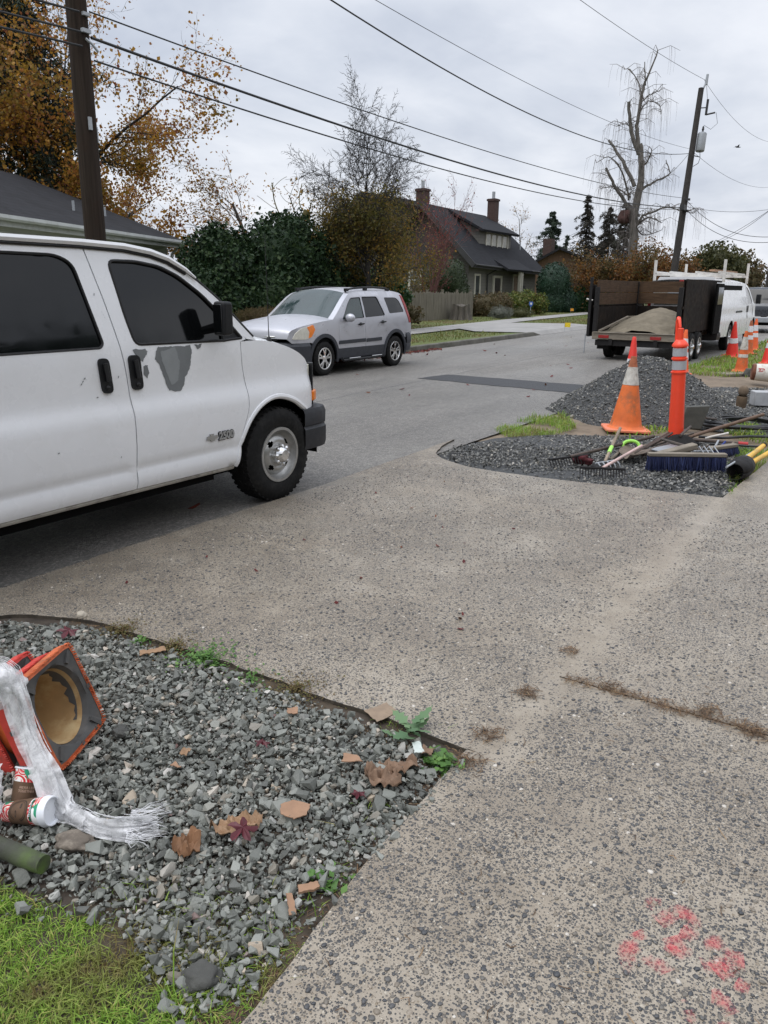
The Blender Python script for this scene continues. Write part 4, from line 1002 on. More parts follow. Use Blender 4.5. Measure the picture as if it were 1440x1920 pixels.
    S.skin('tailgate', tail, .06, [M_['glass_dark'], sv], mi=lambda r, c: 0 if (r < 5 and 1 < c < 12) else 1)
    # cladding: bumpers, arch flares, sills
    path = [(.50, -.885), (.30, -.85), (.14, -.78), (.04, -.66), (-.02, -.4), (-.04, 0), (-.02, .4), (.04, .66), (.14, .78), (.30, .85), (.50, .885)]
    path = [(x - XO, y) for x, y in path][::-1]
    MB().grid(sweep(path, [(-.03, .22), (0, .25), (.02, .36), (.03, .5), (.035, .60), (.0, .66), (-.10, .68)])).build('front_bumper', M_['suv_cladding'], root, sharp=30)
    path = [(4.02, -.88), (4.2, -.865), (4.34, -.80), (4.40, -.6), (4.43, 0), (4.40, .6), (4.34, .80), (4.2, .865), (4.02, .88)]
    MB().grid(sweep([(x - XO, y) for x, y in path], [(-.04, .30), (.01, .32), (.03, .44), (.02, .47), (.035, .50), (.03, .66), (-.0, .72), (-.08, .73)])).build('rear_bumper', M_['suv_cladding'], root, sharp=30)
    for c in (wf, wr):
        a_out = arc(c, wz, .475, .485, -12, 192, 22); a_in = arc(c, wz, .405, .415, 190, -10, 22)
        S.panel('wheel_arch', a_out + a_in, M_['suv_cladding'], both=True, off=.022, lip=.05, step=.05)
    S.panel('sill', [(wf + .44, .30), (wf + .46, .40), (wf + .44, .50), (wr - .44, .50), (wr - .46, .38), (wr - .44, .30)], M_['suv_cladding'], both=True, off=.014, lip=.06)
    S.strip('side_step', [(1.48, .30), (1.55, .26), (2.9, .26), (3.0, .30)], .032, M_['black_plastic'], off=.06)
    S.strip('step_plate', [(1.72, .293), (2.12, .293)], .010, M_['chrome'], off=.075); S.strip('step_plate', [(2.55, .293), (2.93, .293)], .010, M_['chrome'], off=.075)
    for sd in (-1, 1):
        rl = MB(); pts = smooth_poly([(2.0, 1.60), (2.12, 1.655), (2.6, 1.69), (3.1, 1.695), (3.52, 1.675), (3.62, 1.63)], 3)
        rl.tube([(x - XO, sd * .64, z) for x, z in pts], .020, 8)
        for x in (2.04, 2.72, 3.58): rl.box((x - XO, sd * .64, 1.645 if x != 2.72 else 1.66), (.11, .05, .06))
        rl.build('roof_rail', M_['black_plastic'], root, bevel=.006)
    # lamps
    for sd in (-1, 1):
        hp = [(.10, .735), (.16, .85), (.30, .935), (.62, .99), (.66, .90), (.56, .77), (.42, .725)]
        S.panel('headlight', rounded(hp, .03), M_['lamp_clear'], side=sd, off=.014, lip=.03, step=.05)
        S.panel('turn_signal', rounded([(.44, .955), (.62, .992), (.665, .90), (.56, .77), (.47, .745), (.50, .86)], .02), M_['amber'], side=sd, off=.020, lip=.02, step=.05)
        S.panel('tail_light', rounded([(3.92, 1.55), (4.0, 1.52), (4.13, 1.27), (4.22, 1.06), (4.27, .93), (4.19, .93), (4.05, 1.22)], .02), M_['red_lens'], side=sd, off=.010, lip=.02, step=.05)
        q = S.pt(1.70, 1.10, .115, sd); m = MB(); m.ball(q, (.075, .115, .085), 16); mo = m.build('mirror', sv, root); MB().tube([S.pt(1.74, 1.07, -.01, sd), q + Vector((.02, -sd * .05, -.03))], [.05, .045], 8).build('mirror_arm', M_['black_plastic'], mo)
    g = MB(); g.box((.035 - XO, 0, .76), (.05, .95, .13)); g.build('grille', M_['black_plastic'], root, bevel=.02)
    g2 = MB(); g2.box((.0 - XO, 0, .775), (.03, .9, .03)); g2.build('grille_bar', M_['chrome'], root, bevel=.01)
    wp = MB(); wp.tube([(1.30 - XO, -.5, 1.17), (1.34 - XO, .05, 1.205)], .010, 6); wp.tube([(1.30 - XO, .1, 1.185), (1.33 - XO, .6, 1.155)], .010, 6); wp.build('wiper', M_['seal'], root)
    wl = MB()
    for cx in (wf, wr):
        for sd in (-1, 1):
            wl.grid([[(cx - XO + .40 * cos(q), sd * y, wz + .41 * sin(q)) for q in np.linspace(-.1, pi + .1, 14)] for y in (.875, .5)])
            wl.grid([[(cx - XO + r * cos(q), sd * .52, wz + r * sin(q)) for q in np.linspace(-.1, pi + .1, 14)] for r in (.41, .02)])
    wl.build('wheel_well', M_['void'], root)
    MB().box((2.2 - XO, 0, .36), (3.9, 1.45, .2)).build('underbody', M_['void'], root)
    for cx in (wf, wr):
        for sd in (-1, 1): make_wheel(root, (cx - XO, sd * .79, wz), sd, .335, .205, .21, 'alloy', M_['chrome'])
build_suv()

# ---------------------------------------------------------------- cargo van with a ladder rack, back door open (tail at local x = 0)
def build_cargo():
    root = thing('cargo_van', 'white cargo van with a ladder rack and one back door open ahead of the trailer', 'van', (26.8, 5.24, -.02))
    XO = 3.4
    prof = interp_fn([(.28, .95), (.36, .99), (.55, 1.0), (.9, 1.0), (1.0, .975), (1.28, .965), (1.6, .90), (1.85, .845), (1.95, .82), (2.05, .75)])
    nose = interp_fn([(-.1, .93), (.0, .955), (.15, .985), (.5, 1), (6.0, 1), (6.4, .96), (6.6, .9), (6.75, .78)])
    W = lambda x, z: prof(z) * nose(x); S = Shell(root, W, XO); wh = M_['white_paint']
    wr, wf = 1.85, 5.95
    ra = arc(wr, .36, .52, .5, 0, 180, 14); fa = arc(wf, .36, .52, .5, 0, 180, 14)
    tp = smooth_poly([(0, 1.93), (1, 1.945), (3, 1.945), (4.3, 1.93), (4.75, 1.88), (5.1, 1.76), (5.5, 1.50), (5.75, 1.32), (6.2, 1.26), (6.5, 1.14), (6.66, .98), (6.68, .62)], 3)
    wdoor = rounded([(4.52, 1.83), (4.75, 1.80), (5.05, 1.68), (5.5, 1.34), (5.45, 1.31), (4.60, 1.31)], .04)
    outl = tp + [(6.45, .62)] + [p for p in fa if p[1] > .4] + [(5.40, .38), (wr + .53, .38)] + [p for p in ra if p[1] > .4] + [(wr - .53, .42), (.05, .45), (.0, .6)]
    body = S.panel('body', outl, wh, both=True, holes=[wdoor], step=.1)
    S.panel('window', [(4.45, 1.86), (4.78, 1.84), (5.1, 1.70), (5.55, 1.33), (5.5, 1.28), (4.5, 1.28)], M_['glass_dark'], both=True, off=-.012, lip=0)
    S.strip('door_seam', [(4.40, 1.9), (4.45, 1.6), (4.54, 1.2), (4.55, .7), (4.52, .4)], .005, M_['seal'], off=.0)
    S.strip('door_seam', [(5.45, .45), (5.58, .78), (5.60, 1.28)], .005, M_['seal'])
    S.strip('slide_track', [(2.55, 1.09), (3.55, 1.09)], .030, M_['black_plastic'], off=-.004)
    for x in (4.40, 4.62):
        S.panel('handle', rounded([(x, 1.25), (x + .07, 1.25), (x + .07, 1.05), (x, 1.05)], .02), M_['black_plastic'], both=True, off=.012, lip=.02)
    S.panel('fuel_door', rounded([(4.45, .98), (4.6, .98), (4.6, .85), (4.45, .85)], .03), M_['grey_trim'], off=.004, lip=.004)
    S.skin('roof', tp[:13], .13, wh); S.skin('windscreen', tp[12:22], .12, M_['glass_dark']); S.skin('bonnet', tp[21:], .09, wh)
    # tail: frame, left door shut, right side open
    ry = lambda z: float(W(np.array([0.]), np.array([z]))[0])
    t = MB()
    t.grid([[(-XO - .03, y * ry(z), z) for y in np.linspace(-.06, 1, 8)] for z in (.5, .9, 1.28, 1.30)])
    t.grid([[(-XO - .03, y * ry(z), z) for y in np.linspace(-.06, .12, 3)] for z in (1.30, 1.6, 1.80)]); t.grid([[(-XO - .03, y * ry(z), z) for y in np.linspace(.88, 1, 3)] for z in (1.30, 1.6, 1.80)])
    t.grid([[(-XO - .03, y * ry(z), z) for y in np.linspace(-1, 1, 8)] for z in (1.80, 1.88, 1.96, 2.06)])
    t.box((-XO - .02, -.915, 1.1), (.06, .09, 1.3)); t.build('tail_panel', wh, root, sharp=60)
    MB().grid([[(-XO - .035, y, z) for y in (.10, .8)] for z in (1.32, 1.80)]).build('rear_window', M_['reflect_white'] if False else M_['lamp_clear'], root)  # pale colour stands in for the reflection on the door glass
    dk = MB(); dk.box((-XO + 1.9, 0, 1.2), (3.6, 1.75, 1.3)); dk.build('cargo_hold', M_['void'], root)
    MB().tube([(-XO - .05, -.95, 1.93), (-XO - .05, -.5, 1.965), (-XO - .05, .5, 1.965), (-XO - .05, .9, 1.93)], .03, 6).build('tail_trim', M_['black_plastic'], root)
    MB().box((-XO - .065, 0, 1.955), (.05, .32, .05)).build('brake_lamp', M_['red_lens'], root, bevel=.01)
    for sd in (-1, 1):
        MB().prism(rounded([(-.045, 1.02), (.05, 1.02), (.05, 1.52), (-.03, 1.52)], .02), -.05, .05, X=Matrix.Translation((-XO - .0, sd * .94, 0)) @ Matrix.Rotation(pi / 2, 4, 'X')).build('tail_light', M_['red_lens'], root, bevel=.01)
    MB().grid(sweep([(-XO - .02 + .3, 1.0), (-XO - .06, .98), (-XO - .16, .85), (-XO - .18, 0), (-XO - .16, -.85), (-XO - .06, -.98), (-XO + .3, -1.0)], [(-.1, .36), (0, .38), (.02, .5), (0, .58), (-.1, .59)])).build('rear_bumper', M_['black_plastic'], root)
    # opened door, folded out past the corner, black to stand for the dark interior
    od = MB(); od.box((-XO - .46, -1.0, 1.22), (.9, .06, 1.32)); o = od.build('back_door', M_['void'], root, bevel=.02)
    MB().box((-XO - .46, -1.034, 1.56), (.66, .012, .44)).build('door_window', M_['glass_dark'], o)
    MB().box((-XO - .03, -.985, 1.2), (.05, .05, 1.3)).build('door_hinge', M_['galv'], o)
    # rack
    rk = MB()
    for x in (.25, 4.0):
        rk.bar((x - XO, -.95, 2.13), (x - XO, .95, 2.13), .06, .07)
        for y in (-.93, .93): rk.bar((x - XO, y, 1.92), (x - XO - .03, y, 2.52), .07, .05)
    for y in (-.8, -.2, .5, .9): rk.bar((.2 - XO, y, 2.19), (4.2 - XO, y, 2.19), .05, .05)
    rk.bar((2.1 - XO, -.95, 2.13), (2.1 - XO, .95, 2.13), .06, .07)
    rk.build('ladder_rack', M_['pvc_white'], root)
    MB().bar((.8 - XO, -.5, 2.25), (4.6 - XO, -.45, 2.27), .16, .05).build('rack_board', M_['cardboard'], root)
    wl = MB()
    for cx in (wr, wf):
        for sd in (-1, 1):
            wl.grid([[(cx - XO + .51 * cos(q), sd * y, .36 + .49 * sin(q)) for q in np.linspace(-.1, pi + .1, 12)] for y in (.98, .6)])
            wl.grid([[(cx - XO + r * cos(q), sd * .62, .36 + r * sin(q)) for q in np.linspace(-.1, pi + .1, 12)] for r in (.5, .02)])
    wl.build('wheel_well', M_['void'], root); MB().box((3.3 - XO, 0, .45), (6.2, 1.5, .2)).build('underbody', M_['void'], root)
    mr = MB(); mr.prism(rounded([(-.1, -.15), (.1, -.15), (.1, .15), (-.1, .15)], .03), -.07, .07, X=Matrix.Translation((5.35 - XO, -1.15, 1.45)) @ Matrix.Rotation(pi / 2, 4, 'X')); mr.build('mirror', M_['black_plastic'], root, bevel=.02)
    for cx in (wr, wf):
        for sd in (-1, 1): make_wheel(root, (cx - XO, sd * .875, .375), sd, .37, .212, .23, 'steel', M_['steel_rim'])
build_cargo()

# dark pickup nose-out beyond the cargo van
def build_far_car():
    root = thing('parked_pickup', 'dark grey parked vehicle with a red tail lamp beyond the cargo van', 'car', (39.0, 5.3, -.02))
    XO = 2.3
    prof = interp_fn([(.3, .93), (.5, .95), (.9, .95), (1.1, .93), (1.8, .74), (1.95, .6)]); W = lambda x, z: prof(z) * np.interp(x, [-.1, .1, 4.4, 4.7], [.9, 1, 1, .85])
    S = Shell(root, W, XO); gm = pbr('dark_car_paint', (.05, .055, .065), .3, metal=.3, coat=.4)
    up = smooth_poly([(.02, .7), (.0, 1.05), (.08, 1.2), (.35, 1.75), (.7, 1.82), (2.4, 1.82), (3.0, 1.6), (3.5, 1.2), (4.4, 1.05), (4.6, .8)], 3)
    ra = [p for p in arc(.95, .38, .45, .45, 0, 180, 12) if p[1] > .45]; fa = [p for p in arc(3.75, .38, .45, .45, 0, 180, 12) if p[1] > .45]
    wn = [(.42, 1.68), (2.35, 1.72), (2.9, 1.5), (3.2, 1.22), (.25, 1.2)]
    S.panel('body', up + [(4.6, .45)] + fa + ra + [(.02, .45)], gm, both=True, holes=[wn], step=.12)
    S.panel('window', [(.38, 1.72), (2.4, 1.76), (2.95, 1.52), (3.3, 1.18), (.2, 1.17)], M_['glass_dark'], both=True, off=-.015, lip=0, step=.2)
    S.skin('roof', up, .04, [gm, M_['glass_dark']], mi=lambda r, c: 1 if (1 < c < 12 and 6 <= r <= 8) else 0)
    for sd in (-1, 1): MB().box((-XO + .06, sd * .8, 1.45), (.1, .1, .3)).build('tail_light', M_['red_lens'], root, bevel=.02)
    MB().box((-XO - .02, 0, .55), (.14, 1.85, .22)).build('bumper', M_['galv'], root, bevel=.03)
    MB().box((0, 0, .42), (4.3, 1.4, .2)).build('underbody', M_['void'], root)
    for cx in (.95, 3.75):
        for sd in (-1, 1): make_wheel(root, (cx - XO, sd * .82, .38), sd, .38, .22, .24, 'alloy', M_['steel_rim'])
build_far_car()

# ---------------------------------------------------------------- dump trailer, back gates open
def build_trailer():
    root = thing('dump_trailer', 'dark dump trailer with brown plank sides and its back gates open', 'trailer', (19.6, 5.47, -.02))
    w, L, z0, z1, zt = 1.0, 3.5, .64, 1.27, 1.93; bmt, pk = M_['brown_metal'], M_['plank_brown']
    b = MB()
    b.box((L / 2, 0, z0 - .045), (L, 2 * w, .09))
    b.box((L / 2, w, (z0 + z1) / 2), (L, .05, z1 - z0)); b.box((L / 2, -w, (z0 + z1) / 2), (L, .05, z1 - z0)); b.box((L, 0, (z0 + z1) / 2), (.05, 2 * w - .06, z1 - z0))
    for y in (w + .045, -w - .045):
        for x in np.linspace(.3, L - .2, 5): b.box((x, y, (z0 + z1) / 2), (.07, .05, z1 - z0))
        b.box((L / 2, y, z1 + .02), (L, .07, .06))
    body = b.build('body', bmt, root, bevel=.006)
    p = MB()
    for i in range(2):
        zc = z1 + .055 + (zt - z1 - .05) * (i + .5) / 2; h = (zt - z1 - .05) / 2 - .012
        p.box((L / 2, w, zc), (L - .02, .045, h)); p.box((L, 0, zc), (.045, 2 * w - .06, h))
    p.build('side_planks', pk, root, bevel=.004)
    q = MB(); q.box((1.9, -w - .025, (z1 + zt) / 2 + .02), (3.6, .03, zt - z1 - .02)); q.box((1.85, -w - .075, 1.32), (3.5, .02, 1.26)); q.build('near_panel', bmt, root, bevel=.004)
    for x, y, zc, dz in ((.02, w, -.12, -.10), (.02, -w, -.12, -.10), (L, w, 0, 0)): MB().box((x, y, (z0 + zt) / 2 + zc), (.10, .10, zt - z0 + dz)).build('corner_post', M_['tool_steel_dark'], root, bevel=.008)
    g = MB(); g.box((.35, w + .16, 1.18), (.72, .05, 1.25)); g.box((.0, w + .16, 1.28), (.06, .07, 1.42)); g.build('open_gate', M_['tool_steel_dark'], root, bevel=.006)
    MB().tube([(.0, w + .10, 1.44), (.0, w + .26, 1.47)], .02, 8).build('gate_latch', M_['pvc_white'], root)
    MB().tube([(-.06, w + .2, .62), (-.08, w + .2, .15)], .014, 6).build('gate_chain', M_['galv'], root)
    s = MB(); s.box((-.05, 0, .585), (.10, 2.04, .16)); s.box((-.06, 0, .672), (.14, 2.0, .02)); s.build('rear_sill', M_['wood_grey'], root, bevel=.008)
    for y in (.72, -.55): MB().box((-.108, y, .575), (.02, .26, .075)).build('tail_light', M_['red_lens'], root, bevel=.006)
    ch = MB(); ch.box((L / 2, .55, .45), (L + .2, .1, .16)); ch.box((L / 2, -.55, .45), (L + .2, .1, .16)); ch.box((.02, 0, .42), (.12, 1.9, .14)); ch.bar((L, .5, .45), (L + 1.2, 0, .45), .1, .12); ch.bar((L, -.5, .45), (L + 1.2, 0, .45), .1, .12); ch.tube([(1.6, -1, .36), (1.6, 1, .36)], .05, 8)
    ch.build('chassis', M_['tool_steel_dark'], root, bevel=.006)
    fl = MB(); fl.box((.22, .82, .40), (.03, .3, .30)); fl.build('mud_flap', M_['rubber'], root)
    r = MB(); r.bar((.0, .88, .70), (1.5, .62, 1.02), .05, .04); r.bar((1.5, .62, 1.02), (2.2, .1, 1.06), .03, .03); r.build('ramp_bar', M_['wood_grey'], root)
    MB().box((L - .035, -.1, 1.63), (.01, .5, .02)).build('scratch_plate', M_['galv'], root)
    for x in (.95, 1.75):
        for sd in (-1, 1): make_wheel(root, (x, sd * .86 - (.0 if sd > 0 else .22), .34), sd, .34, .2, .2, 'steel', M_['steel_rim'])
    make_wheel(root, (L + .3, -w - .02, .95), -1, .36, .21, .2, 'steel', M_['steel_rim'])
    # load of sand
    rows = []
    for i in range(25):
        x = .04 + (L - .12) * i / 24; row = []
        for j in range(23):
            y = -.93 + 1.86 * j / 22
            h = .60 * max(0, 1 - hypot((x - 1.9) / 1.95, (y + .12) / 1.25)) ** .75 + .02
            h = min(h, .66) + .03 * mnoise.noise(Vector((x * 3, y * 3, 0))) * (1 if h > .05 else .3) + .012 * mnoise.noise(Vector((x * 11, y * 11, 4)))
            row.append((x, y, z0 + .02 + max(0, h)))
        rows.append(row)
    o = MB().grid(rows).build('sand_load', M_['sand'], None, sharp=60, fixn=False)
    o.location = root.location; tag(o, 'heap of damp brown sand lying in the trailer bed', 'sand heap')
build_trailer()
# ================================================================ cones and posts
def cone(label, loc, h, bw, mat, stripes=(), tilt=(0, 0), rz=0., tip=None, base_mat=None, group=None):
    t = thing('traffic_cone', label, 'traffic cone', loc, rz, group); t.rotation_euler = (tilt[0], tilt[1], rz)
    rb, rt = bw * .37, .030
    R = lambda z: rb + (rt - rb) * (z - .03) / (h - .03)
    b = MB(); c = bw / 2; k = bw * .12
    b.prism(rounded([(-c, -c), (c, -c), (c, c), (-c, c)], k), 0, .032); b.build('base', base_mat or mat, t, bevel=.008)
    prof = [(rb + .03, .032), (rb + .006, .05)] + [(R(z), z) for z in np.linspace(.07, h - .01, 14)] + [(rt - .004, h), (rt * .6, h - .002), (rt * .6, h - .1)]
    MB().lathe(prof, 28).build('body', mat, t)
    for z0, z1, m in stripes:
        MB().lathe([(R(z0 * h) + .0005, z0 * h), (R(z0 * h) + .0035, z0 * h + .002), (R(z1 * h) + .0035, z1 * h - .002), (R(z1 * h) + .0005, z1 * h)], 28).build('stripe', m, t)
    if tip: MB().lathe([(R(.86 * h) + .002, .86 * h), (rt + .002, h), (rt * .6, h + .001)], 20).build('tip', tip, t)
    return t
RD, RW = M_['reflect_dirty'], M_['reflect_white']
tipm = pbr('cone_tip_dirty', (.40, .13, .06), .8, var=.3, scale=20, dirt=(.16, .09, .06), dirt_amt=.8, dirt_scale=16)
cone('tall faded orange traffic cone with a scuffed white band in front of the gravel pile', G(1172, 806, -.03), .91, .54, M_['orange_old'], [(.62, .86, RD)], (0.03, .02), .45, tip=tipm, base_mat=pbr('cone_base_faded', (.82, .25, .13), .6, var=.12, scale=6, dirt=(.35, .2, .14), dirt_amt=.6))
cone('bright red cone whose top shows over the gravel pile', G(1180, 733, -.02), .92, .40, M_['red_cone'], [(.44, .60, RW), (.20, .32, RW)], (0, 0), .2)
cone('white banded cone half hidden behind the orange post', G(1276, 702, -.03), .92, .42, M_['orange_cone'], [(.58, .80, RW), (.34, .50, RW)], (.02, .05), .3)
cone('leaning pinkish red cone with one white band beside the cargo van', G(1372, 668, -.03), .93, .46, M_['red_cone'], [(.40, .54, RW)], (.06, -.16), -.3)
cone('muddy orange cone standing on a flat grey board', G(1389, 697, -.01), .86, .36, M_['orange_dirty'], [(.55, .86, RD), (.36, .44, RD)], (.01, -.03), .1)
cone('dull orange cone with two bands standing behind the muddy cone', G(1401, 664, -.03), .92, .40, M_['orange_dirty'], [(.66, .84, RW), (.44, .56, RW)], (0, 0), .6, tip=tipm)
cone('clean orange cone with two white bands nearest the cargo van front wheel', G(1411, 657, -.03), .92, .42, M_['orange_cone'], [(.62, .80, RW), (.42, .55, RW)], (0, .02), .2)
cone('orange red cone cut off by the edge of the view behind the white bucket', G(1440, 683, -.03), .92, .42, M_['red_cone'], [(.62, .80, RW), (.42, .55, RW)], (0, .0), .2)

def delineator():
    t = thing('delineator_post', 'tall bright orange delineator post with two grey reflective bands and a loop handle', 'delineator post', G(1266, 833, -.03)); t.matrix_world = Matrix.Translation(t.location) @ Matrix.Rotation(-.062, 4, _fh) @ Matrix.Scale(.955, 4)
    m = M_['delineator_orange']; r = .078; H = 1.26
    MB().lathe([(.0, 0), (.26, 0), (.27, .02), (.25, .05), (.12, .075), (r + .01, .09)], 28).build('base', M_['rubber'], t)
    b = MB(); b.lathe([(r + .012, .02), (r + .006, .3), (r, .70), (r, .845), (r + .013, .85), (r + .013, .865), (r, .87), (r - .003, 1.00), (r + .012, 1.005), (r + .012, 1.022), (r - .003, 1.027), (r - .003, 1.145), (r + .012, 1.15), (r + .014, 1.165), (r + .004, 1.185), (r * .62, 1.225), (r * .42, 1.235), (0, 1.24)], 32)
    b.build('body', m, t)
    for z0, z1 in ((.885, .99), (1.04, 1.135)): MB().lathe([(r - .004, z0), (r + .003, z0 + .002), (r + .002, z1 - .002), (r - .004, z1)], 32).build('stripe', M_['reflect_grey'], t)
    h = MB(); h.tube(smooth_poly([(-.012, .0, 1.20), (-.012, .0, 1.33), (-.010, .0, 1.355)], 2), [.034] * 4 + [.028], 12)
    d = _fh * .11
    h.tube([(d.x, d.y, 1.21), (d.x, d.y, 1.36), (d.x * .98, d.y * .98, 1.425), (d.x * .8, d.y * .8, 1.46), (d.x * .6, d.y * .6, 1.44), (d.x * .35, d.y * .3, 1.36)], [.026, .025, .027, .026, .02, .015], 10)
    h.build('loop_handle', m, t)
delineator()

# toppled stack of cones in front
def cone_stack():
    c = Vector((1.4763, 2.3394, .186)); d1 = Vector((.52306, .53141, .66634)).normalized(); d2 = Vector((.73856, .10759, -.66555)); d2 = (d2 - d1 * d2.dot(d1)).normalized()
    n = d2.cross(d1).normalized()                                  # away from the viewer, along the cone
    if n.dot(_fw) < 0 : n = -n
    e1 = (d1 + d2).normalized(); e2 = n.cross(e1)
    Rm = Matrix((e1, e2, n)).transposed().to_4x4()
    half = .174; dk = pbr('cone_underside', (.075, .073, .070), .7, var=.25, scale=7, dirt=(.14, .12, .10), dirt_amt=.7, dirt_scale=6); tan = pbr('cone_inside', (.42, .26, .115), .6, var=.28, scale=4.5, dirt=(.62, .47, .25), dirt_amt=.9, dirt_scale=7)
    labels = ['toppled black based traffic cone with tan inside and ragged orange rim lying on the gravel', 'orange red edged cone nested behind the open black base', 'innermost toppled cone of the nested stack under white plastic']
    for k, (off, sx, sy, tw) in enumerate(((0, 0, 0, 0), (.085, -.006, .008, .04), (.18, .01, -.008, -.03))):
        loc = c + n * off + e1 * sx + e2 * sy
        t = thing('traffic_cone', labels[k], 'traffic cone', (0, 0, 0), 0, 'toppled cones under white plastic')
        X = Rm.copy() @ Matrix.Rotation(tw, 4, 'Z'); X.translation = loc; t.matrix_world = X
        N = 48; sq = densify(rounded([(-half, -half), (half, -half), (half, half), (-half, half)], .022, 3), .03)
        # resample square outline by angle to pair with the circle
        ang = [2 * pi * i / N + pi / 4 for i in range(N)]
        def sqp(a, h):
            x, y = cos(a), sin(a); q = h / max(abs(x), abs(y)); p = Vector((x * q, y * q))
            return p * (1 - .035 * max(0, 1 - abs(abs(x) - abs(y)) * 6))
        rc = .139
        b = MB(); rows = [[], [], [], []]
        for a in ang + ang[:1]:
            p = sqp(a, half - .012); q = sqp(a, half - .03)
            rows[0].append((p.x, p.y, .0)); rows[1].append((q.x, q.y, .006)); rows[2].append(((rc + .008) * cos(a), (rc + .008) * sin(a), .010)); rows[3].append((rc * cos(a), rc * sin(a), .030))
        b.grid(rows); 
        rows = [[], []]
        for a in ang + ang[:1]:
            p = sqp(a, half - .012); rows[0].append((p.x, p.y, .046)); rows[1].append((rc * cos(a), rc * sin(a), .047))
        b.grid(rows)
        for a, l in ((pi / 4 + .1, .06), (pi / 4 + pi * .5, .05), (pi * .25 + pi, .06), (0.1, .035), (pi / 2, .03), (pi + .1, .03), (-pi / 4, .05)):
            r0 = rc + .018; b.bar((r0 * cos(a), r0 * sin(a), .006), ((r0 + l) * cos(a), (r0 + l) * sin(a), .004), .016, .014)
        base = b.build('base', dk, t, sharp=50)
        em = M_['orange_rim'] if k == 0 else M_['red_rim']
        e = MB(); rows = []
        for a in ang + ang[:1]:
            p0, p1 = sqp(a, half - .013), sqp(a, half); rows.append([(p0.x, p0.y, -.002), (p1.x, p1.y, .004), (p1.x, p1.y, .040), (p0.x, p0.y, .046)])
        e.grid(rows)
        per = [sqp(2 * pi * i / 150 + pi / 4, half) for i in range(150)]
        for i, p in enumerate(per):
            jt = random.uniform(.6, 1.5)
            e.box((p.x, p.y, -.001), (.005 * jt, .005 * jt, .012), (0, 0, random.uniform(0, 2)))
        e.build('rim', em, t, sharp=50)
        L = .62; i_ = MB(); i_.lathe([(rc - .001, .028), (rc - .003, .04)] + [(rc - .004 - (rc - .03) * f, .045 + L * f) for f in np.linspace(0, 1, 10)] + [(0, .045 + L)], 40)
        i_.build('inside', tan, t)
        if k == 0:
            # torn liner edge: a dark crescent of bare rubber on the lower side
            cr = MB(); a0 = np.linspace(-2.6, .9, 26); rows = [[], []]
            for q, a in enumerate(a0):
                wv_ = .020 * sin(pi * q / 25) ** .7 + .006 * sin(a * 9) + .004 * sin(a * 23)
                rr = rc - .006; rows[0].append((rr * cos(a), rr * sin(a), .046)); z2 = .046 + max(.004, wv_) * 1.6; r2 = (rc - .006 - (rc - .03) * (z2 - .045) / L); rows[1].append((r2 * cos(a), r2 * sin(a), z2))
            cr.grid(rows).build('torn_liner', dk, t, fixn=False)
        MB().lathe([(rc + .012, .046)] + [(rc + .006 - (rc - .022) * f, .05 + (L + .02) * f) for f in np.linspace(0, 1, 8)], 36).build('body', M_['orange_dirty'], t)
    return c, n, d1, d2
ST_C, ST_N, ST_UP, ST_R = cone_stack()

def plastic_mat():
    m, nt, bs, out = new_mat('white_plastic_film'); t = NT(nt); v = t.coord()
    bs.inputs['Base Color'].default_value = (.93, .93, .94, 1); bs.inputs['Roughness'].default_value = .35; bs.inputs['Specular IOR Level'].default_value = .6
    n = t.noise(v, 60, 6, .7, 1.2); t.l(t.bump(n, .5, .006), bs.inputs['Normal'])
    tr = t.n('ShaderNodeBsdfTransparent'); tl = t.n('ShaderNodeBsdfTranslucent'); tl.inputs[0].default_value = (.95, .95, .96, 1)
    m1 = t.n('ShaderNodeMixShader'); m1.inputs[0].default_value = .3; t.l(bs.outputs[0], m1.inputs[1]); t.l(tl.outputs[0], m1.inputs[2])
    m2 = t.n('ShaderNodeMixShader'); t.l(t.val(t.noise(t.mapping(v, (9, 9, 9)), 2.2, 5, .6, .8), .37, .63, .0, .68), m2.inputs[0])
    t.l(m1.outputs[0], m2.inputs[1]); t.l(tr.outputs[0], m2.inputs[2]); t.l(m2.outputs[0], out.inputs[0])
    return m
PF = plastic_mat()
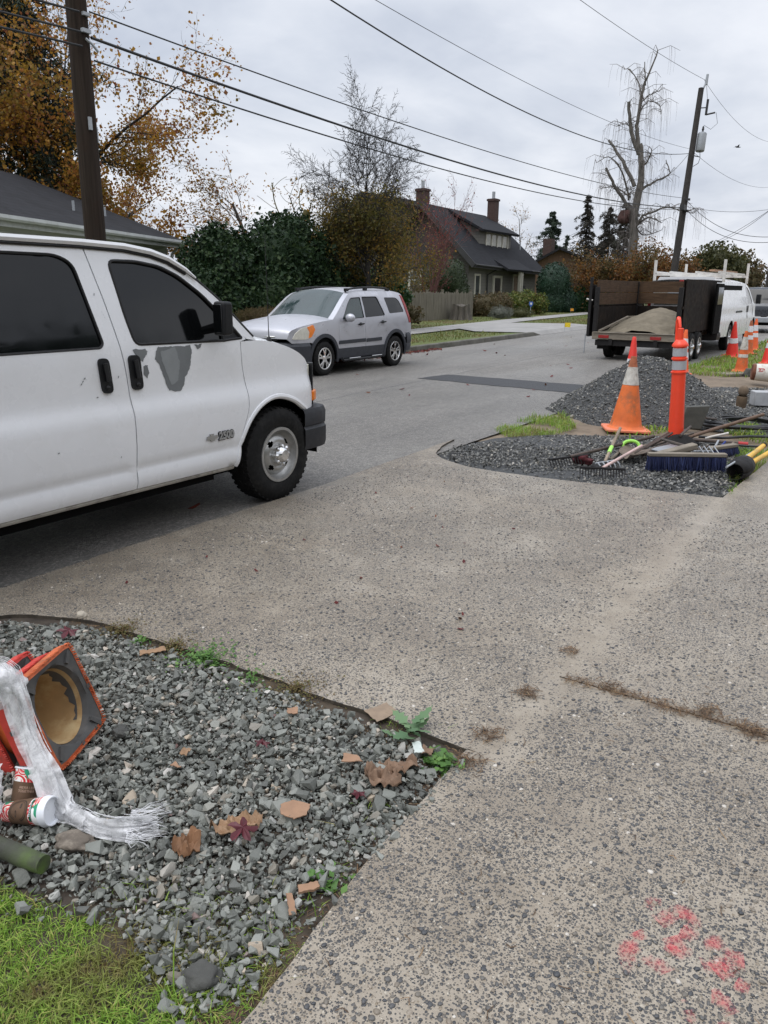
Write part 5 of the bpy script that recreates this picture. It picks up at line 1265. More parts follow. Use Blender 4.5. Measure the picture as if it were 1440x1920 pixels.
def plastic_film():
    def cpt(x, y, d):
        s = d / F_PX; return Vector((0, 0, EYE)) + _fw * d + _r2 * ((x - 720) * s) + _u2 * ((960 - y) * s)
    main = [cpt(-40, 1255, 2.62), cpt(5, 1262, 2.56), cpt(30, 1300, 2.55), cpt(54, 1370, 2.56), cpt(90, 1450, 2.51), G(118, 1515, .03), G(160, 1540, .022), G(200, 1556, .022), G(250, 1560, .022), G(300, 1553, .024)]
    wid = [.085, .10, .085, .07, .085, .10, .085, .095, .11, .075]
    line = smooth_poly(main, 6); ws = [w for (w, _) in smooth_poly([(w, 0) for w in wid], 6)]
    m = MB(); rs = random.Random(3)
    def ribbon(off, wscale, lo, hi, seed, rad):
        rows = []
        for i in range(int(lo * (len(line) - 1)), int(hi * (len(line) - 1)) + 1):
            p = Vector(line[i]); a = Vector(line[max(0, i - 1)]); b = Vector(line[min(len(line) - 1, i + 1)]); tt = (b - a).normalized()
            side = tt.cross(-_fw); side.normalize(); nn = side.cross(tt)
            w = ws[i] * wscale * (1 + .9 * max(0, i / (len(line) - 1) - .8)); row = []
            for j in range(13):
                f = j / 12 - .5; ci = min(i, int((hi - .17 * abs(mnoise.noise(Vector((j * 1.7, seed, 2.)))) - .10 * (j % 2)) * (len(line) - 1)) if hi > .9 else i); p = Vector(line[ci]); q = Vector((ci * .16 + seed, f * 7, seed))
                wr = mnoise.noise(q) * rad + mnoise.noise(q * 2.7) * rad * .5
                pt = p + side * (w * (f + off) + mnoise.noise(q * .7) * .012) + nn * (wr + rad * 1.2)
                pt.z = max(pt.z, .012 + abs(wr) * .4)
                row.append(pt)
            rows.append(row)
        m.grid(rows)
    for (o, w, a, b, sd, rd) in ((0, 1., 0, .62, 1., .014), (.1, .8, .0, .6, 5., .02), (-.12, .6, .05, .7, 9., .018), (.05, 1., .5, 1, 13., .010), (-.15, .7, .45, 1, 17., .012), (.22, .5, .5, .97, 21., .012)): ribbon(o, w, a, b, sd, rd)
    # frayed strands
    for k in range(210):
        a = rs.uniform(0, .9); b = min(1, a + rs.uniform(.1, .34)); off = max(-.5, min(.5, rs.gauss(0, .28))); pts = []
        for j in range(9):
            f = a + (b - a) * j / 8; i = min(len(line) - 1, int(f * (len(line) - 1))); p = Vector(line[i]); nx = Vector(line[min(len(line) - 1, i + 1)]) - Vector(line[max(0, i - 1)])
            side = nx.normalized().cross(-_fw).normalized()
            q = p + side * (ws[i] * off * (1 + .25 * mnoise.noise(Vector((f * 4, k, 1)))) + .006 * mnoise.noise(Vector((f * 16, k, 7)))) - _fw * (.007 + .007 * mnoise.noise(Vector((k * 2., f * 5, 2))))
            q.z = max(q.z, .012 + .008 * rs.random()); pts.append(q)
        m.tube(pts, rs.uniform(.0004, .0015), 4, cap=False)
    e0 = Vector(line[-8]); ed = (Vector(line[-1]) - e0).normalized(); es = Vector((-ed.y, ed.x, 0))
    for k in range(60):
        o = rs.uniform(-.08, .08); l = rs.uniform(.04, .13); m.tube([e0 + es * (o + .012 * mnoise.noise(Vector((k, f * 3, 0)))) + ed * (l * f) + es * (o * f * .35 + .02 * sin(k + f * 4) * f) + Vector((0, 0, .012 + .014 * rs.random())) for f in (0, .25, .5, .75, 1)], [.0017, .0014, .0012, .0009, .0004], 4, cap=False)
    # bunched knot at the top and a fold on the far left
    for (cx, cy, d, r) in ((8, 1275, 2.55, .05), (22, 1290, 2.545, .032), (-8, 1300, 2.56, .05), (35, 1278, 2.56, .025)):
        p = cpt(cx, cy, d); vs = MB().ball((0, 0, 0), r, 18)
        vv = [Vector(q) * (1 + .45 * mnoise.noise(Vector(q) * 38 + Vector((cx, 0, 0)))) + p for q in vs.v]; m.add(vv, vs.f)
    rows = []
    for i in range(14):
        f = i / 13; row = []
        for j in range(9):
            g = G(-40 + (44 + 16 * mnoise.noise(Vector((f * 5, 2., 8.)))) * j / 8, 1440 + 85 * f + 9 * mnoise.noise(Vector((j * .9, 5., 1.))), .05 + .10 * (1 - f)); w = mnoise.noise(Vector((f * 6, j * .8, 3))) * .03
            row.append(g + Vector((w, w, abs(w))))
        rows.append(row)
    m.grid(rows)
    o = m.build('plastic_wrap', PF, None, fixn=False, sharp=180); tag(o, 'shredded white plastic film trailing from the toppled cones over the gravel', 'plastic film')
plastic_film()

# paper cups
def cup_print():
    m, nt, bs, out = new_mat('cup_print'); t = NT(nt); v = t.coord()
    vo = t.n('ShaderNodeTexVoronoi'); vo.inputs['Scale'].default_value = 21; t.l(v, vo.inputs['Vector'])
    c = t.ramp(t.math('FRACT', t.math('MULTIPLY', vo.outputs['Distance'], 2.9)), [(0, (.80, .25, .24)), (.2, (.85, .78, .70)), (.34, (.62, .02, .025)), (.6, (.85, .8, .74)), (.74, (.66, .02, .03))], 'CONSTANT')
    g = t.ramp(t.noise(v, 17, 1), [(0, (1, 1, 1)), (.60, (0, 0, 0))], 'CONSTANT'); c = t.mix(t.math('SUBTRACT', 1, g), c, (.02, .30, .16))
    w = t.math('GREATER_THAN', t.noise(t.mapping(v, (1, 1, 1), (4, 2, 1)), 14, 1), .58); c = t.mix(w, c, (.86, .85, .83))
    t.l(c, bs.inputs['Base Color']); bs.inputs['Roughness'].default_value = .35; return m
CUP = cup_print(); SLV = pbr('cup_sleeve', (.12, .068, .038), .75, var=.15, scale=30); SLD = pbr('sleeve_print', (.035, .022, .015), .7, var=.1, scale=30); SLT = pbr('sleeve_letters', (.36, .24, .17), .7, var=.1, scale=30)
GRN = pbr('cup_green', (.012, .10, .06), .4, var=.1, scale=30); LID = pbr('cup_lid', (.80, .82, .86), .35, var=.03, scale=20)
def cup(label, loc, axis, spin, lid, rows_text):
    t = thing('paper_cup', label, 'paper cup'); X = dirmat(loc, Vector(loc) + Vector(axis), spin); t.matrix_world = X
    r = lambda z: .030 + .0145 * z / .15
    MB().lathe([(0, .004), (r(0) - .002, .004), (r(0), 0), (r(0), .004), (r(.15), .15), (r(.15) - .0015, .15), (r(.02) - .0015, .02), (0, .02)], 40).build('cup_body', CUP, t)
    MB().lathe([(r(.15) - .001, .147), (r(.15) + .003, .148), (r(.15) + .003, .152), (r(.15) - .001, .153)], 36).build('rim', LID, t)
    MB().lathe([(r(.035) + .0004, .035), (r(.035) + .0016, .035), (r(.108) + .0016, .108), (r(.108) + .0004, .108)], 40).build('sleeve', SLV, t)
    def wrap_pt(a, z, o): return ((r(z) + o) * cos(a), (r(z) + o) * sin(a), z)
    gb = MB(); gb.grid([[wrap_pt(a, z, .0008) for a in np.linspace(-.9, .9, 14)] for z in (.114, .123)]) if lid else gb.grid([[wrap_pt(a, z, .0008) for a in np.linspace(-.9, .0, 10)] for z in (.02, .032)])
    gb.build('green_band', GRN, t)
    pr = MB()
    if lid:   # ring print on the sleeve
        for R0, R1 in ((.031, .034), (.0265, .028)):
            rw = [[], []]
            for a in np.linspace(.2, 2 * pi - .5, 40):
                for k, R_ in enumerate((R0, R1)): rw[k].append(wrap_pt(R_ * cos(a) / .037, .072 + R_ * sin(a), .0021))
            pr.grid(rw)
        for (a, z, rx, rz) in ((-.35, .080, .22, .004), (.28, .064, .30, .0035)):
            pr.add([wrap_pt(a + rx * cos(q), z + rz * sin(q), .0021) for q in np.linspace(0, 2 * pi, 12, endpoint=False)], [tuple(range(12))])
        pr.build('sleeve_mark', SLD, t, fixn=False)
        L = MB(); L.lathe([(.047, .146), (.0485, .150), (.0485, .156), (.046, .160), (.046, .168), (.0445, .171), (.041, .171), (.040, .160), (0, .159)], 44).build('lid', LID, t)
        text_obj('cup_lettering', 'STARBUCKS', .0075, LID, t, Vector(wrap_pt(0, .1165, .0016)), (pi / 2, 0, pi / 2), .0002, 'CENTER')
    else:
        lm = MB()
        for (z, s) in ((.088, 'MERRIER'), (.077, 'TOGETHER')):
            for i, chx in enumerate(s):
                a = (i - (len(s) - 1) / 2) * .165
                q = text_obj('letter', chx, .0105, SLT, None, (0, 0, 0), (0, 0, 0), .0002, 'CENTER', .0003); Xl = Matrix.Translation(Vector(wrap_pt(a, z, .0022))) @ Euler((pi / 2, 0, pi / 2 + a)).to_matrix().to_4x4()
                lm.add([v.co[:] for v in q.data.vertices], [tuple(f.vertices) for f in q.data.polygons], 0, Xl); bpy.data.objects.remove(q)
        lm.build('sleeve_lettering', SLT, t, fixn=False)
    return t
def cpt(x, y, d):
    s = d / F_PX; return Vector((0, 0, EYE)) + _fw * d + _r2 * ((x - 720) * s) + _u2 * ((960 - y) * s)
# lying cup: lid towards the right of the view
cA = G(-30, 1560, 0); cA.z = .042; cB = G(95, 1545, 0); cB.z = .050; ax = (cB - cA).normalized()
lidpos = cpt(88, 1521, (G(80, 1553) - Vector((0, 0, EYE))).dot(_fw)); ax = (_r2 * .965 - _fw * .22 + _u2 * .10).normalized()
def face_spin(loc, axis):
    X = dirmat(loc, Vector(loc) + Vector(axis)); v = X.to_3x3().inverted() @ (Vector((0, 0, EYE)) - Vector(loc)); return atan2(v.y, v.x)
l0 = lidpos - ax * .150; cup('red printed paper cup with a white lid lying on its side on the gravel', l0, ax, face_spin(l0, ax) - .1, True, None)
ax2 = (_u2 * .93 + _r2 * .10 + _fw * .30).normalized(); p2 = cpt(36, 1531, (G(45, 1540) - Vector((0, 0, EYE))).dot(_fw) + .035)
l1 = p2; cup('red and white paper cup with a brown sleeve leaning upright against the toppled cones', l1, ax2, face_spin(l1, ax2) + .1, False, None)

# mossy post end, lumps of concrete, scraps
def tubething(name, label, cat, a, b, r, mat, tex=0.):
    a, b = Vector(a), Vector(b); t = MB(); k = 9; pts = [a.lerp(b, i / k) + Vector((0, 0, .002 * sin(i * 2.3))) for i in range(k + 1)]; rr = [r * (1 + .04 * sin(i * 3.1)) for i in range(k)] + [r * .93]
    t.tube(pts, rr, 20); o = t.build(name, mat, None, sharp=50); return tag(o, label, cat)
def moss_mat():
    m, nt, bs, out = new_mat('mossy_post'); t = NT(nt); v = t.coord()
    c = t.ramp(t.noise(v, 14, 6, .65), [(.3, (.028, .029, .023)), (.7, (.068, .068, .054))]); gd = t.n('ShaderNodeVectorMath'); gd.operation = 'DISTANCE'; t.l(v, gd.inputs[0]); gd.inputs[1].default_value = G(82, 1632, .038); c = t.mix(t.math('MULTIPLY', t.val(gd.outputs['Value'], .02, .13, 1, .12), t.val(t.noise(v, 16, 5), .35, .6)), c, (.085, .14, .025))
    t.l(c, bs.inputs['Base Color']); bs.inputs['Roughness'].default_value = .75; t.l(t.bump(t.noise(v, 90, 5), .4, .004), bs.inputs['Normal']); return m
a = G(-90, 1552, .05); b = G(82, 1622, .034); tubething('wooden_post', 'mossy green round wooden post end lying on the gravel', 'post', a, b, .029, moss_mat())

def lump(name, label, cat, loc, size, mat, seed, rough=.25, parent=None):
    bm = bmesh.new(); bmesh.ops.create_icosphere(bm, subdivisions=4, radius=1)
    for v in bm.verts:
        n = mnoise.noise(v.co * 1.3 + Vector((seed, 0, 0))) * rough + mnoise.noise(v.co * 3.7 + Vector((seed, 4, 0))) * rough * .4 + mnoise.noise(v.co * 11 + Vector((0, seed, 0))) * rough * .12
        q = v.co * (1 + n); v.co = Vector((q.x * size[0], q.y * size[1], max(-.6, min(.75, q.z)) * size[2]))
    me = bpy.data.meshes.new(name); bm.to_mesh(me); bm.free(); me.polygons.foreach_set('use_smooth', [True] * len(me.polygons)); me.set_sharp_from_angle(angle=radians(45))
    o = add_obj(name, me, mat, parent); o.location = loc; o.rotation_euler = (0, 0, seed)
    return tag(o, label, cat)
rock_m = pbr('old_concrete_lump', (.15, .125, .10), .9, var=.3, scale=14, bump=.8, bscale=60, dirt=(.30, .26, .21), dirt_amt=.6, dirt_scale=30)
lump('concrete_chunk', 'flat brown lump of old concrete beside the plastic film', 'concrete lump', G(142, 1578, .008), (.066, .042, .024), rock_m, 1.9, .32)
dark_r = pbr('dark_rock', (.075, .075, .068), .85, var=.3, scale=14, bump=.8, bscale=60)
lump('rock', 'dark grey rock in the grass by the walk', 'rock', G(380, 1832, .0), (.05, .04, .032), dark_r, 2.2)
lump('rock', 'larger dark rock beside the toppled black cone base', 'rock', G(226, 1372, .012), (.036, .03, .024), dark_r, 4.1, .4)
lump('rock', 'pale stone on the broken driveway edge', 'rock', G(153, 1153, .012), (.028, .024, .022), pbr('pale_rock', (.46, .41, .33), .8, var=.15, scale=20, bump=.4), 1.1)

def scrap(name, label, cat, px, py, poly, mat, z=.022, crumple=0., thick=.003, rz=0., tilt=(.05, .08), step=None):
    """an irregular flat or crumpled piece; poly in metres around its middle"""
    V2, T = tri_region(wobble(poly, .008, .007, True, px * .1, 28), (), (step or .016) * .6)
    hh = np.array([crumple * (abs(mnoise.noise(Vector((x * 24, y * 24, px)))) * 2 - .5 + .8 * mnoise.noise(Vector((x * 60, y * 60, py)))) for x, y in V2])
    V3 = np.column_stack([V2, hh]); n = len(V3); Vd = V3.copy(); Vd[:, 2] -= thick
    E = {}
    for t in T:
        for i in range(3): E[(t[i], t[(i + 1) % 3])] = 1
    sidef = [f for (i, j) in E if (j, i) not in E for f in ((i, i + n, j + n), (i, j + n, j))]
    o = np_obj(name, np.concatenate([V3, Vd]), np.concatenate([T, T[:, ::-1] + n, np.array(sidef)]), mat, smooth=True, sharp=50 if crumple == 0 else 40)
    o.location = G(px, py, z); o.rotation_euler = (tilt[0], tilt[1], rz); return tag(o, label, cat)
CB, LB = M_['cardboard'], M_['leaf_brown']
paper_brown = pbr('wet_brown_paper', (.20, .125, .08), .8, var=.25, scale=20, bump=.3, bscale=60); kraft = pbr('kraft_paper', (.30, .185, .105), .75, var=.2, scale=18); white_p = pbr('white_scrap', (.55, .60, .56), .6, var=.1, scale=20)
scrap('cardboard_scrap', 'tan corrugated cardboard scrap lying flat on the stones', 'cardboard scrap', 549, 1517, [(-.048, -.02), (-.02, -.05), (.045, -.042), (.055, .008), (.02, .045), (-.035, .03)], CB, .026, .002, rz=.4)
scrap('crumpled_paper', 'crumpled tan paper under a small maroon leaf', 'paper scrap', 444, 1540, [(-.085, -.02), (-.03, -.05), (.04, -.035), (.09, .0), (.05, .05), (-.02, .035), (-.06, .03)], kraft, .035, .028, rz=2.2, step=.012)
scrap('crumpled_paper', 'rusty brown crumpled paper between the plastic film and the cardboard', 'paper scrap', 352, 1577, [(-.05, -.03), (.03, -.05), (.055, .01), (.0, .05), (-.055, .025)], LB, .03, .03, rz=1., step=.012)
scrap('crumpled_paper', 'large wet brown crumpled paper near the corner of the gravel', 'paper scrap', 715, 1447, [(-.09, -.04), (-.02, -.065), (.06, -.05), (.085, .02), (.03, .06), (-.05, .05)], paper_brown, .035, .028, rz=.9, step=.012)
scrap('crumpled_paper', 'wrinkled brown paper strip beside the white scrap', 'paper scrap', 757, 1432, [(-.06, -.03), (.05, -.03), (.065, .02), (-.05, .03)], paper_brown, .03, .022, rz=-.6, step=.012)
scrap('paper_scrap', 'triangular tan paper scrap on the stones', 'paper scrap', 657, 1420, [(-.035, .02), (.0, -.045), (.03, -.01), (.02, .03)], CB, .026, .003, rz=.3)
scrap('paper_scrap', 'small white green scrap beside the spiky weed', 'paper scrap', 785, 1401, [(-.04, -.012), (.045, -.02), (.04, .012), (-.03, .025)], white_p, .03, .006, rz=.9)
scrap('bark_chip', 'rounded brown bark chip at the edge by the spiky weed', 'bark chip', 799, 1408, [(-.03, -.025), (.03, -.025), (.035, .02), (-.02, .03)], paper_brown, .026, .01, rz=.2)
scrap('paper_stain', 'flattened tan paper stuck on the driveway edge', 'paper scrap', 712, 1334, [(-.06, -.045), (.05, -.055), (.07, .03), (-.04, .05)], pbr('paper_flat', (.27, .20, .14), .8, var=.2, scale=20), .005, .002, .002, rz=-.2, tilt=(0, 0))
scrap('bark_chip', 'long tan bark chip by the mossy driveway edge', 'bark chip', 284, 1219, [(-.065, -.02), (.06, -.03), (.075, .015), (-.05, .025)], kraft, .02, .008, rz=-.25)
scrap('cardboard_scrap', 'small pinkish cardboard piece in the upper gravel', 'cardboard scrap', 549, 1332, [(-.03, -.02), (.03, -.022), (.025, .025), (-.028, .02)], CB, .024, .004, rz=.7)
scrap('wood_chip', 'rounded orange brown wood chip beside the walk', 'wood chip', 579, 1661, [(-.032, -.012), (.03, -.014), (.034, .012), (-.028, .014)], CB, .02, .004, .008, rz=-.5)
scrap('wood_chip', 'narrow tan wood sliver standing in the stones', 'wood chip', 545, 1694, [(-.035, -.008), (.03, -.01), (.034, .008), (-.03, .01)], CB, .022, .001, .004, rz=.95, tilt=(.2, -.3))
scrap('dead_leaf', 'curled tan leaf on the stones near the cone rim', 'dead leaf', 350, 1408, [(-.025, -.015), (.025, -.012), (.028, .012), (-.02, .016)], kraft, .026, .012, rz=.2)
scrap('dead_leaf', 'orange brown curled leaf fragment at the film end', 'dead leaf', 330, 1436, [(-.02, -.015), (.03, -.01), (.02, .014)], CB, .026, .008, rz=1.2)
def maple(label, px, py, r, rz, mat, z=.05):
    ang = np.linspace(0, 2 * pi, 36, endpoint=False); P = [(r * (.34 + .66 * abs(cos(2.5 * a)) ** 1.6) * cos(a) * (1 if a < 9 else 1), r * (.34 + .66 * abs(cos(2.5 * a)) ** 1.6) * sin(a)) for a in ang]
    V = [(0, 0, .004)] + [(x, y, -.18 * hypot(x, y) + .006 * sin(9 * a)) for (x, y), a in zip(P, ang)]
    m = MB().add(V, [(0, i + 1, (i + 1) % 36 + 1) for i in range(36)]); m.tube([(0, 0, .003), (-r * .9, r * .3, -.012)], .0011, 5)
    o = m.build('maple_leaf', mat, None, fixn=False); o.location = G(px, py, z); o.rotation_euler = (.2, -.15, rz); tag(o, label, 'leaf')
mar = pbr('maroon_leaf', (.105, .02, .028), .5, var=.3, scale=30)
maple('maroon maple leaf lying on the crumpled tan paper', 455, 1552, .05, .6, mar, .065); maple('dark red leaf half buried in the middle gravel', 492, 1391, .032, 1.9, mar, .03)
maple('maroon leaf on the stones beyond the toppled cones', 128, 1182, .06, 1.1, mar, .03); maple('small crimson leaf near the wet brown paper', 672, 1487, .03, 2.3, mar, .03)

# weeds
def weed(label, cat, px, py, r, n, L, mat, spiky=False):
    Vs = []; Fs = []; c = G(px, py, -.03)
    m = MB()
    for i in range(n):
        a = random.uniform(0, 2 * pi); d = abs(random.gauss(0, r)); q = c + Vector((cos(a) * d, sin(a) * d, random.uniform(.005, .045) * (1.6 if spiky else 1)))
        b = random.uniform(0, 2 * pi) if not spiky else a + random.gauss(0, .3); l = L * random.uniform(.5, 1.2); w = l * (.3 if spiky else .42); u = Vector((cos(b), sin(b), random.uniform(.0, .7))); s = Vector((-sin(b), cos(b), random.uniform(-.3, .3)))
        if spiky:
            pts = [q]; k = 5
            for sg in (1, -1):
                run = [(q + u * (l * f) + s * (sg * w * (1.0 if j % 2 else .45) * sin(pi * min(1, f + .12)))) for j, f in enumerate(np.linspace(.1, .95, 8))]
                pts += run if sg == 1 else run[::-1]
                if sg == 1: pts.append(q + u * l)
            m.add(pts, [tuple(range(len(pts)))])
        else:
            m.add([q, q + u * l * .45 + s * w, q + u * l, q + u * l * .45 - s * w], [(0, 1, 2, 3)])
    o = m.build('weed', mat, None, fixn=False); tag(o, label, cat)
weed('low bright green clover patch along the driveway edge', 'weed', 390, 1243, .095, 900, .017, MG['weed']); weed('small clover plant in brown moss near the driveway corner', 'weed', 262, 1214, .03, 60, .022, MG['weed'])
weed('sparse clover and moss between stones further along the edge', 'weed', 470, 1285, .09, 240, .015, MG['weed'])
weed('grey green spiky thistle weed at the gravel corner', 'weed', 770, 1388, .02, 16, .085, MG['thistle'], True); weed('bright leafy weed beside the walk at the gravel corner', 'weed', 822, 1440, .045, 150, .030, MG['weed'])
weed('tiny green weed by the walk near the wood chips', 'weed', 610, 1672, .035, 60, .025, MG['weed'])
moss = pbr('brown_moss', (.11, .07, .025), .95, var=.4, scale=40, bump=.8, bscale=160, dirt=(.09, .12, .02), dirt_amt=.6, dirt_scale=20)
MOS = island_mat('moss_sprigs', [(0, (.07, .045, .02)), (.5, (.12, .08, .03)), (.8, (.10, .11, .03)), (1, (.17, .12, .05))], .9)
weed('brown moss mat between the driveway edge and the stones', 'moss', 232, 1190, .075, 1500, .010, MOS); weed('thin green brown moss strip beside the clover', 'moss', 330, 1222, .08, 1300, .010, MOS)
weed('mossy brown debris hugging the driveway edge further along', 'moss', 560, 1300, .10, 1300, .010, MOS)

# pink marking paint sprayed on the walk
def spray():
    m, nt, bs, out = new_mat('pink_marking_paint'); t = NT(nt); v = t.coord()
    bs.inputs['Base Color'].default_value = (.82, .095, .115, 1); bs.inputs['Roughness'].default_value = .5
    f = t.math('ADD', t.math('MULTIPLY', t.noise(v, 110, 5, .85), .8), t.math('MULTIPLY', t.noise(v, 14, 3), .45))
    at = t.n('ShaderNodeAttribute'); at.attribute_name = 'spray'
    al = t.val(t.math('ADD', f, at.outputs['Fac']), .89, 1.36, 0, .64)
    tr = t.n('ShaderNodeBsdfTransparent'); mx = t.n('ShaderNodeMixShader'); t.l(al, mx.inputs[0]); t.l(tr.outputs[0], mx.inputs[1]); t.l(bs.outputs[0], mx.inputs[2]); t.l(mx.outputs[0], out.inputs[0])
    z = lambda x, y: (1130 + x / 4.645, 1660 + y / 4.645)
    strokes = [[(380, 200), (430, 140), (520, 150)], [(470, 320), (560, 280), (650, 230), (720, 260), (780, 330), (760, 400), (680, 370)], [(280, 400), (330, 450), (350, 480)], [(600, 440), (640, 500), (640, 580), (600, 600)],
               [(150, 700), (240, 690), (210, 600), (240, 550), (330, 580), (400, 650), (500, 700), (570, 770)], [(890, 460), (960, 500), (1060, 560), (1150, 640), (1240, 670)], [(860, 700), (930, 700), (1030, 690), (1090, 710), (960, 760)], [(1150, 850), (1220, 890), (1280, 920)],
               [(940, 960), (1010, 990), (1080, 1070), (1140, 1140)], [(730, 1090), (760, 1150), (740, 1200)], [(1050, 1190), (1070, 1230)], [(700, 1000), (720, 1030)], [(560, 600), (640, 540)]]
    wid = [.02, .03, .022, .03, .026, .028, .03, .022, .026, .018, .02, .012, .02]
    V = []; F = []; D = []
    for s, w in zip(strokes, wid):
        pts = [G(*z(*p), .0035) for p in s]; pts = [Vector(p) for p in smooth_poly(pts, 6)]
        pts = [pts[0] + (pts[0] - pts[1]).normalized() * w * 1.3] + pts + [pts[-1] + (pts[-1] - pts[-2]).normalized() * w * 1.3]
        b = len(V); n = len(pts)
        for i, p in enumerate(pts):
            tt = (pts[min(n - 1, i + 1)] - pts[max(0, i - 1)]).normalized(); sd = Vector((-tt.y, tt.x, 0)); e = min(1, min(i, n - 1 - i) / 2.)
            for j in range(7):
                f = j / 3 - 1; q = p + sd * (f * w * 1.9); V.append((q.x, q.y, .0035 + .0002 * len(V) / 100)); D.append((1 - f * f) * e * .62 - .22 + .22 * mnoise.noise(p * 34))
        for i in range(n - 1):
            for j in range(6): F.append((b + i * 7 + j, b + i * 7 + j + 1, b + (i + 1) * 7 + j + 1, b + (i + 1) * 7 + j))
    o = np_obj('paint_marking', V, F, m); at = o.data.attributes.new('spray', 'FLOAT', 'POINT'); at.data.foreach_set('value', np.array(D, np.float32))
    tag(o, 'faded pink spray paint utility marks on the pebbled walk', 'paint marking')
spray()

# ================================================================ the works: gravel pile, tools, bucket, block
def gravel_pile():
    c = G(1222, 772, 0); c = Vector((11.45, 2.92, 0))
    H, Rx, Ry = .85, 1.40, 1.36
    hf = lambda x, y: max(-.06, (H + .0) * (1 - (hypot(x / Rx, y / Ry)) ** 1.08) + .05 * mnoise.noise(Vector((x * 2, y * 2, 1.))) + .025 * mnoise.noise(Vector((x * 6, y * 6, 2.))))
    hcap = lambda x, y: min(hf(x, y), .76 + .02 * mnoise.noise(Vector((x * 3, y * 3, 7.))))
    rows = []; n = 46
    for i in range(n): rows.append([(-1.9 + 3.8 * i / (n - 1), -1.9 + 3.8 * j / (n - 1), hcap(-1.9 + 3.8 * i / (n - 1), -1.9 + 3.8 * j / (n - 1))) for j in range(n)])
    t = thing('gravel_pile', 'grey cone shaped pile of crushed gravel between the road and the tools', 'gravel pile', (c.x, c.y, -.02))
    MB().grid(rows).build('core', MG['gravel_bed'], t, sharp=180)
    Q = grid_pts([(-1.9, -1.9), (1.9, -1.9), (1.9, 1.9), (-1.9, 1.9)], .026); h = np.array([hcap(x, y) for x, y in Q]); ok = (h > -.05) ; Q, h = Q[ok], h[ok]
    P = np.column_stack([Q, h + rng.uniform(-.006, .010, len(Q))]); V, Fc = scatter_mesh(P_small, P, .018 * np.exp(rng.normal(0, .32, len(Q))), rand_rot(len(Q), .7))
    np_obj('stones', V, Fc, MG['stone_small'], t)['kind'] = 'stuff'
gravel_pile()

def tool(name, label, cat): return thing(name, label, cat, (0, 0, 0))
def seg3(px, py, z): return G(px, py, z)
def push_broom(label, a, b, h, mat_b, handle_to=None, thick=.085):
    a, b = Vector(a), Vector(b); mid = (a + b) / 2; t = thing('push_broom', label, 'broom', mid); a -= mid; b -= mid; d = (b - a).normalized(); nrm = d.cross(Vector((0, 0, 1)))
    MB().bar(a + Vector((0, 0, h)), b + Vector((0, 0, h)), .07, .034).build('block', M_['wood_grey'], t, bevel=.006)
    m = MB(); n = 150
    for i in range(n):
        for r in range(5):
            f = (i + random.uniform(-.4, .4)) / (n - 1); p = a.lerp(b, max(.01, min(.99, f))) + nrm * (r - 2) * .013; s = Vector((random.gauss(0, .006), random.gauss(0, .006), 0)) + nrm * (r - 2) * .006
            m.tube([p + Vector((0, 0, h - .015)), p + s * .6 + Vector((0, 0, h * .5)), p + s * 1.6 + Vector((0, 0, random.uniform(-.015, .012)))], [.0045, .004, .002], 4, cap=False)
    m.build('bristles', mat_b, t, fixn=False)
    if handle_to is not None: MB().tube([mid * 0 + Vector((0, 0, h + .01)), Vector(handle_to) - mid], .014, 10).build('handle', M_['handle_wood'], t)
    return t
blue = island_mat('blue_bristles', [(0, (.006, .008, .028)), (.6, (.014, .020, .07)), (1, (.035, .05, .14))], .6)
bl, br = G(1212, 880, -.005), G(1358, 882, -.005)
push_broom('wide push broom with dark blue bristles and a grey block below the orange post', bl, br, .15, blue)
push_broom('short dark blue broom head lying behind the wide broom', G(1322, 858, 0), G(1378, 850, 0), .09, blue)
def handled(name, label, cat, a, b, r, mat, head=None, grip=None):
    a, b = Vector(a), Vector(b); t = thing(name, label, cat, a); L = (b - a)
    MB().tube([(0, 0, 0), L * .35 + Vector((0, 0, .003)), L * .7, L], [r * .92, r, r, r * .95], 12).build('handle', mat, t)
    if grip: MB().tube([L * grip[0], L * grip[1]], r * 1.25, 12).build('grip', grip[2], t)
    return t, L
# long wooden pole rising to the right
handled('tool_handle', 'long brown wooden pole laid across the tool heap towards the coiled hose', 'tool handle', G(1284, 822, .05), on_u(1431, 777, 10.1), .021, pbr('pole_brown', (.14, .085, .055), .6, var=.3, scale=12))
handled('tool_handle', 'black pole with a red grip end lying behind the broom', 'tool handle', G(1290, 824, .06), G(1402, 833, .04), .019, M_['handle_dark'], grip=(.84, 1.0, M_['red_grip']))
handled('pipe', 'short white plastic pipe sticking out of the tool heap', 'pipe', G(1322, 822, .03), G(1366, 812, .10), .014, M_['pvc_white'])
# round shovel lying flat with two dark handles behind
def shovel(label, px, py, rz, mat_blade, to, hm, r=.017, scale=1.):
    c = G(px, py, .02); t = thing('shovel', label, 'shovel', c); X = Matrix.Rotation(rz, 4, 'Z'); rows = []
    for i in range(15):
        f = i / 14; x = -.17 + .34 * f; w = .125 * (sin(min(1, (1 - f) * 1.6 + .08) * pi / 2) ** .6 if f > .3 else 1.); row = []
        for j in range(11):
            q = -1 + .2 * j; row.append((x * scale, q * w * scale, (.045 * q * q + .03 * (1 - f) ** 2 + .008) * scale))
        rows.append(row)
    m = MB().grid(rows, X=X); o = m.build('blade', mat_blade, t, fixn=False, sharp=180); sm = o.modifiers.new('thickness', 'SOLIDIFY'); sm.thickness = .004
    L = Vector(to) - c; s = X @ Vector((-.16 * scale, 0, .04))
    MB().tube([X @ Vector((-.05 * scale, 0, .025)), s, s.lerp(L, .14), s.lerp(L, .6), L], [.012, .022, .021, r, r], 10).build('handle', hm, t)
    return t
v_ = G(1254, 812, .10)
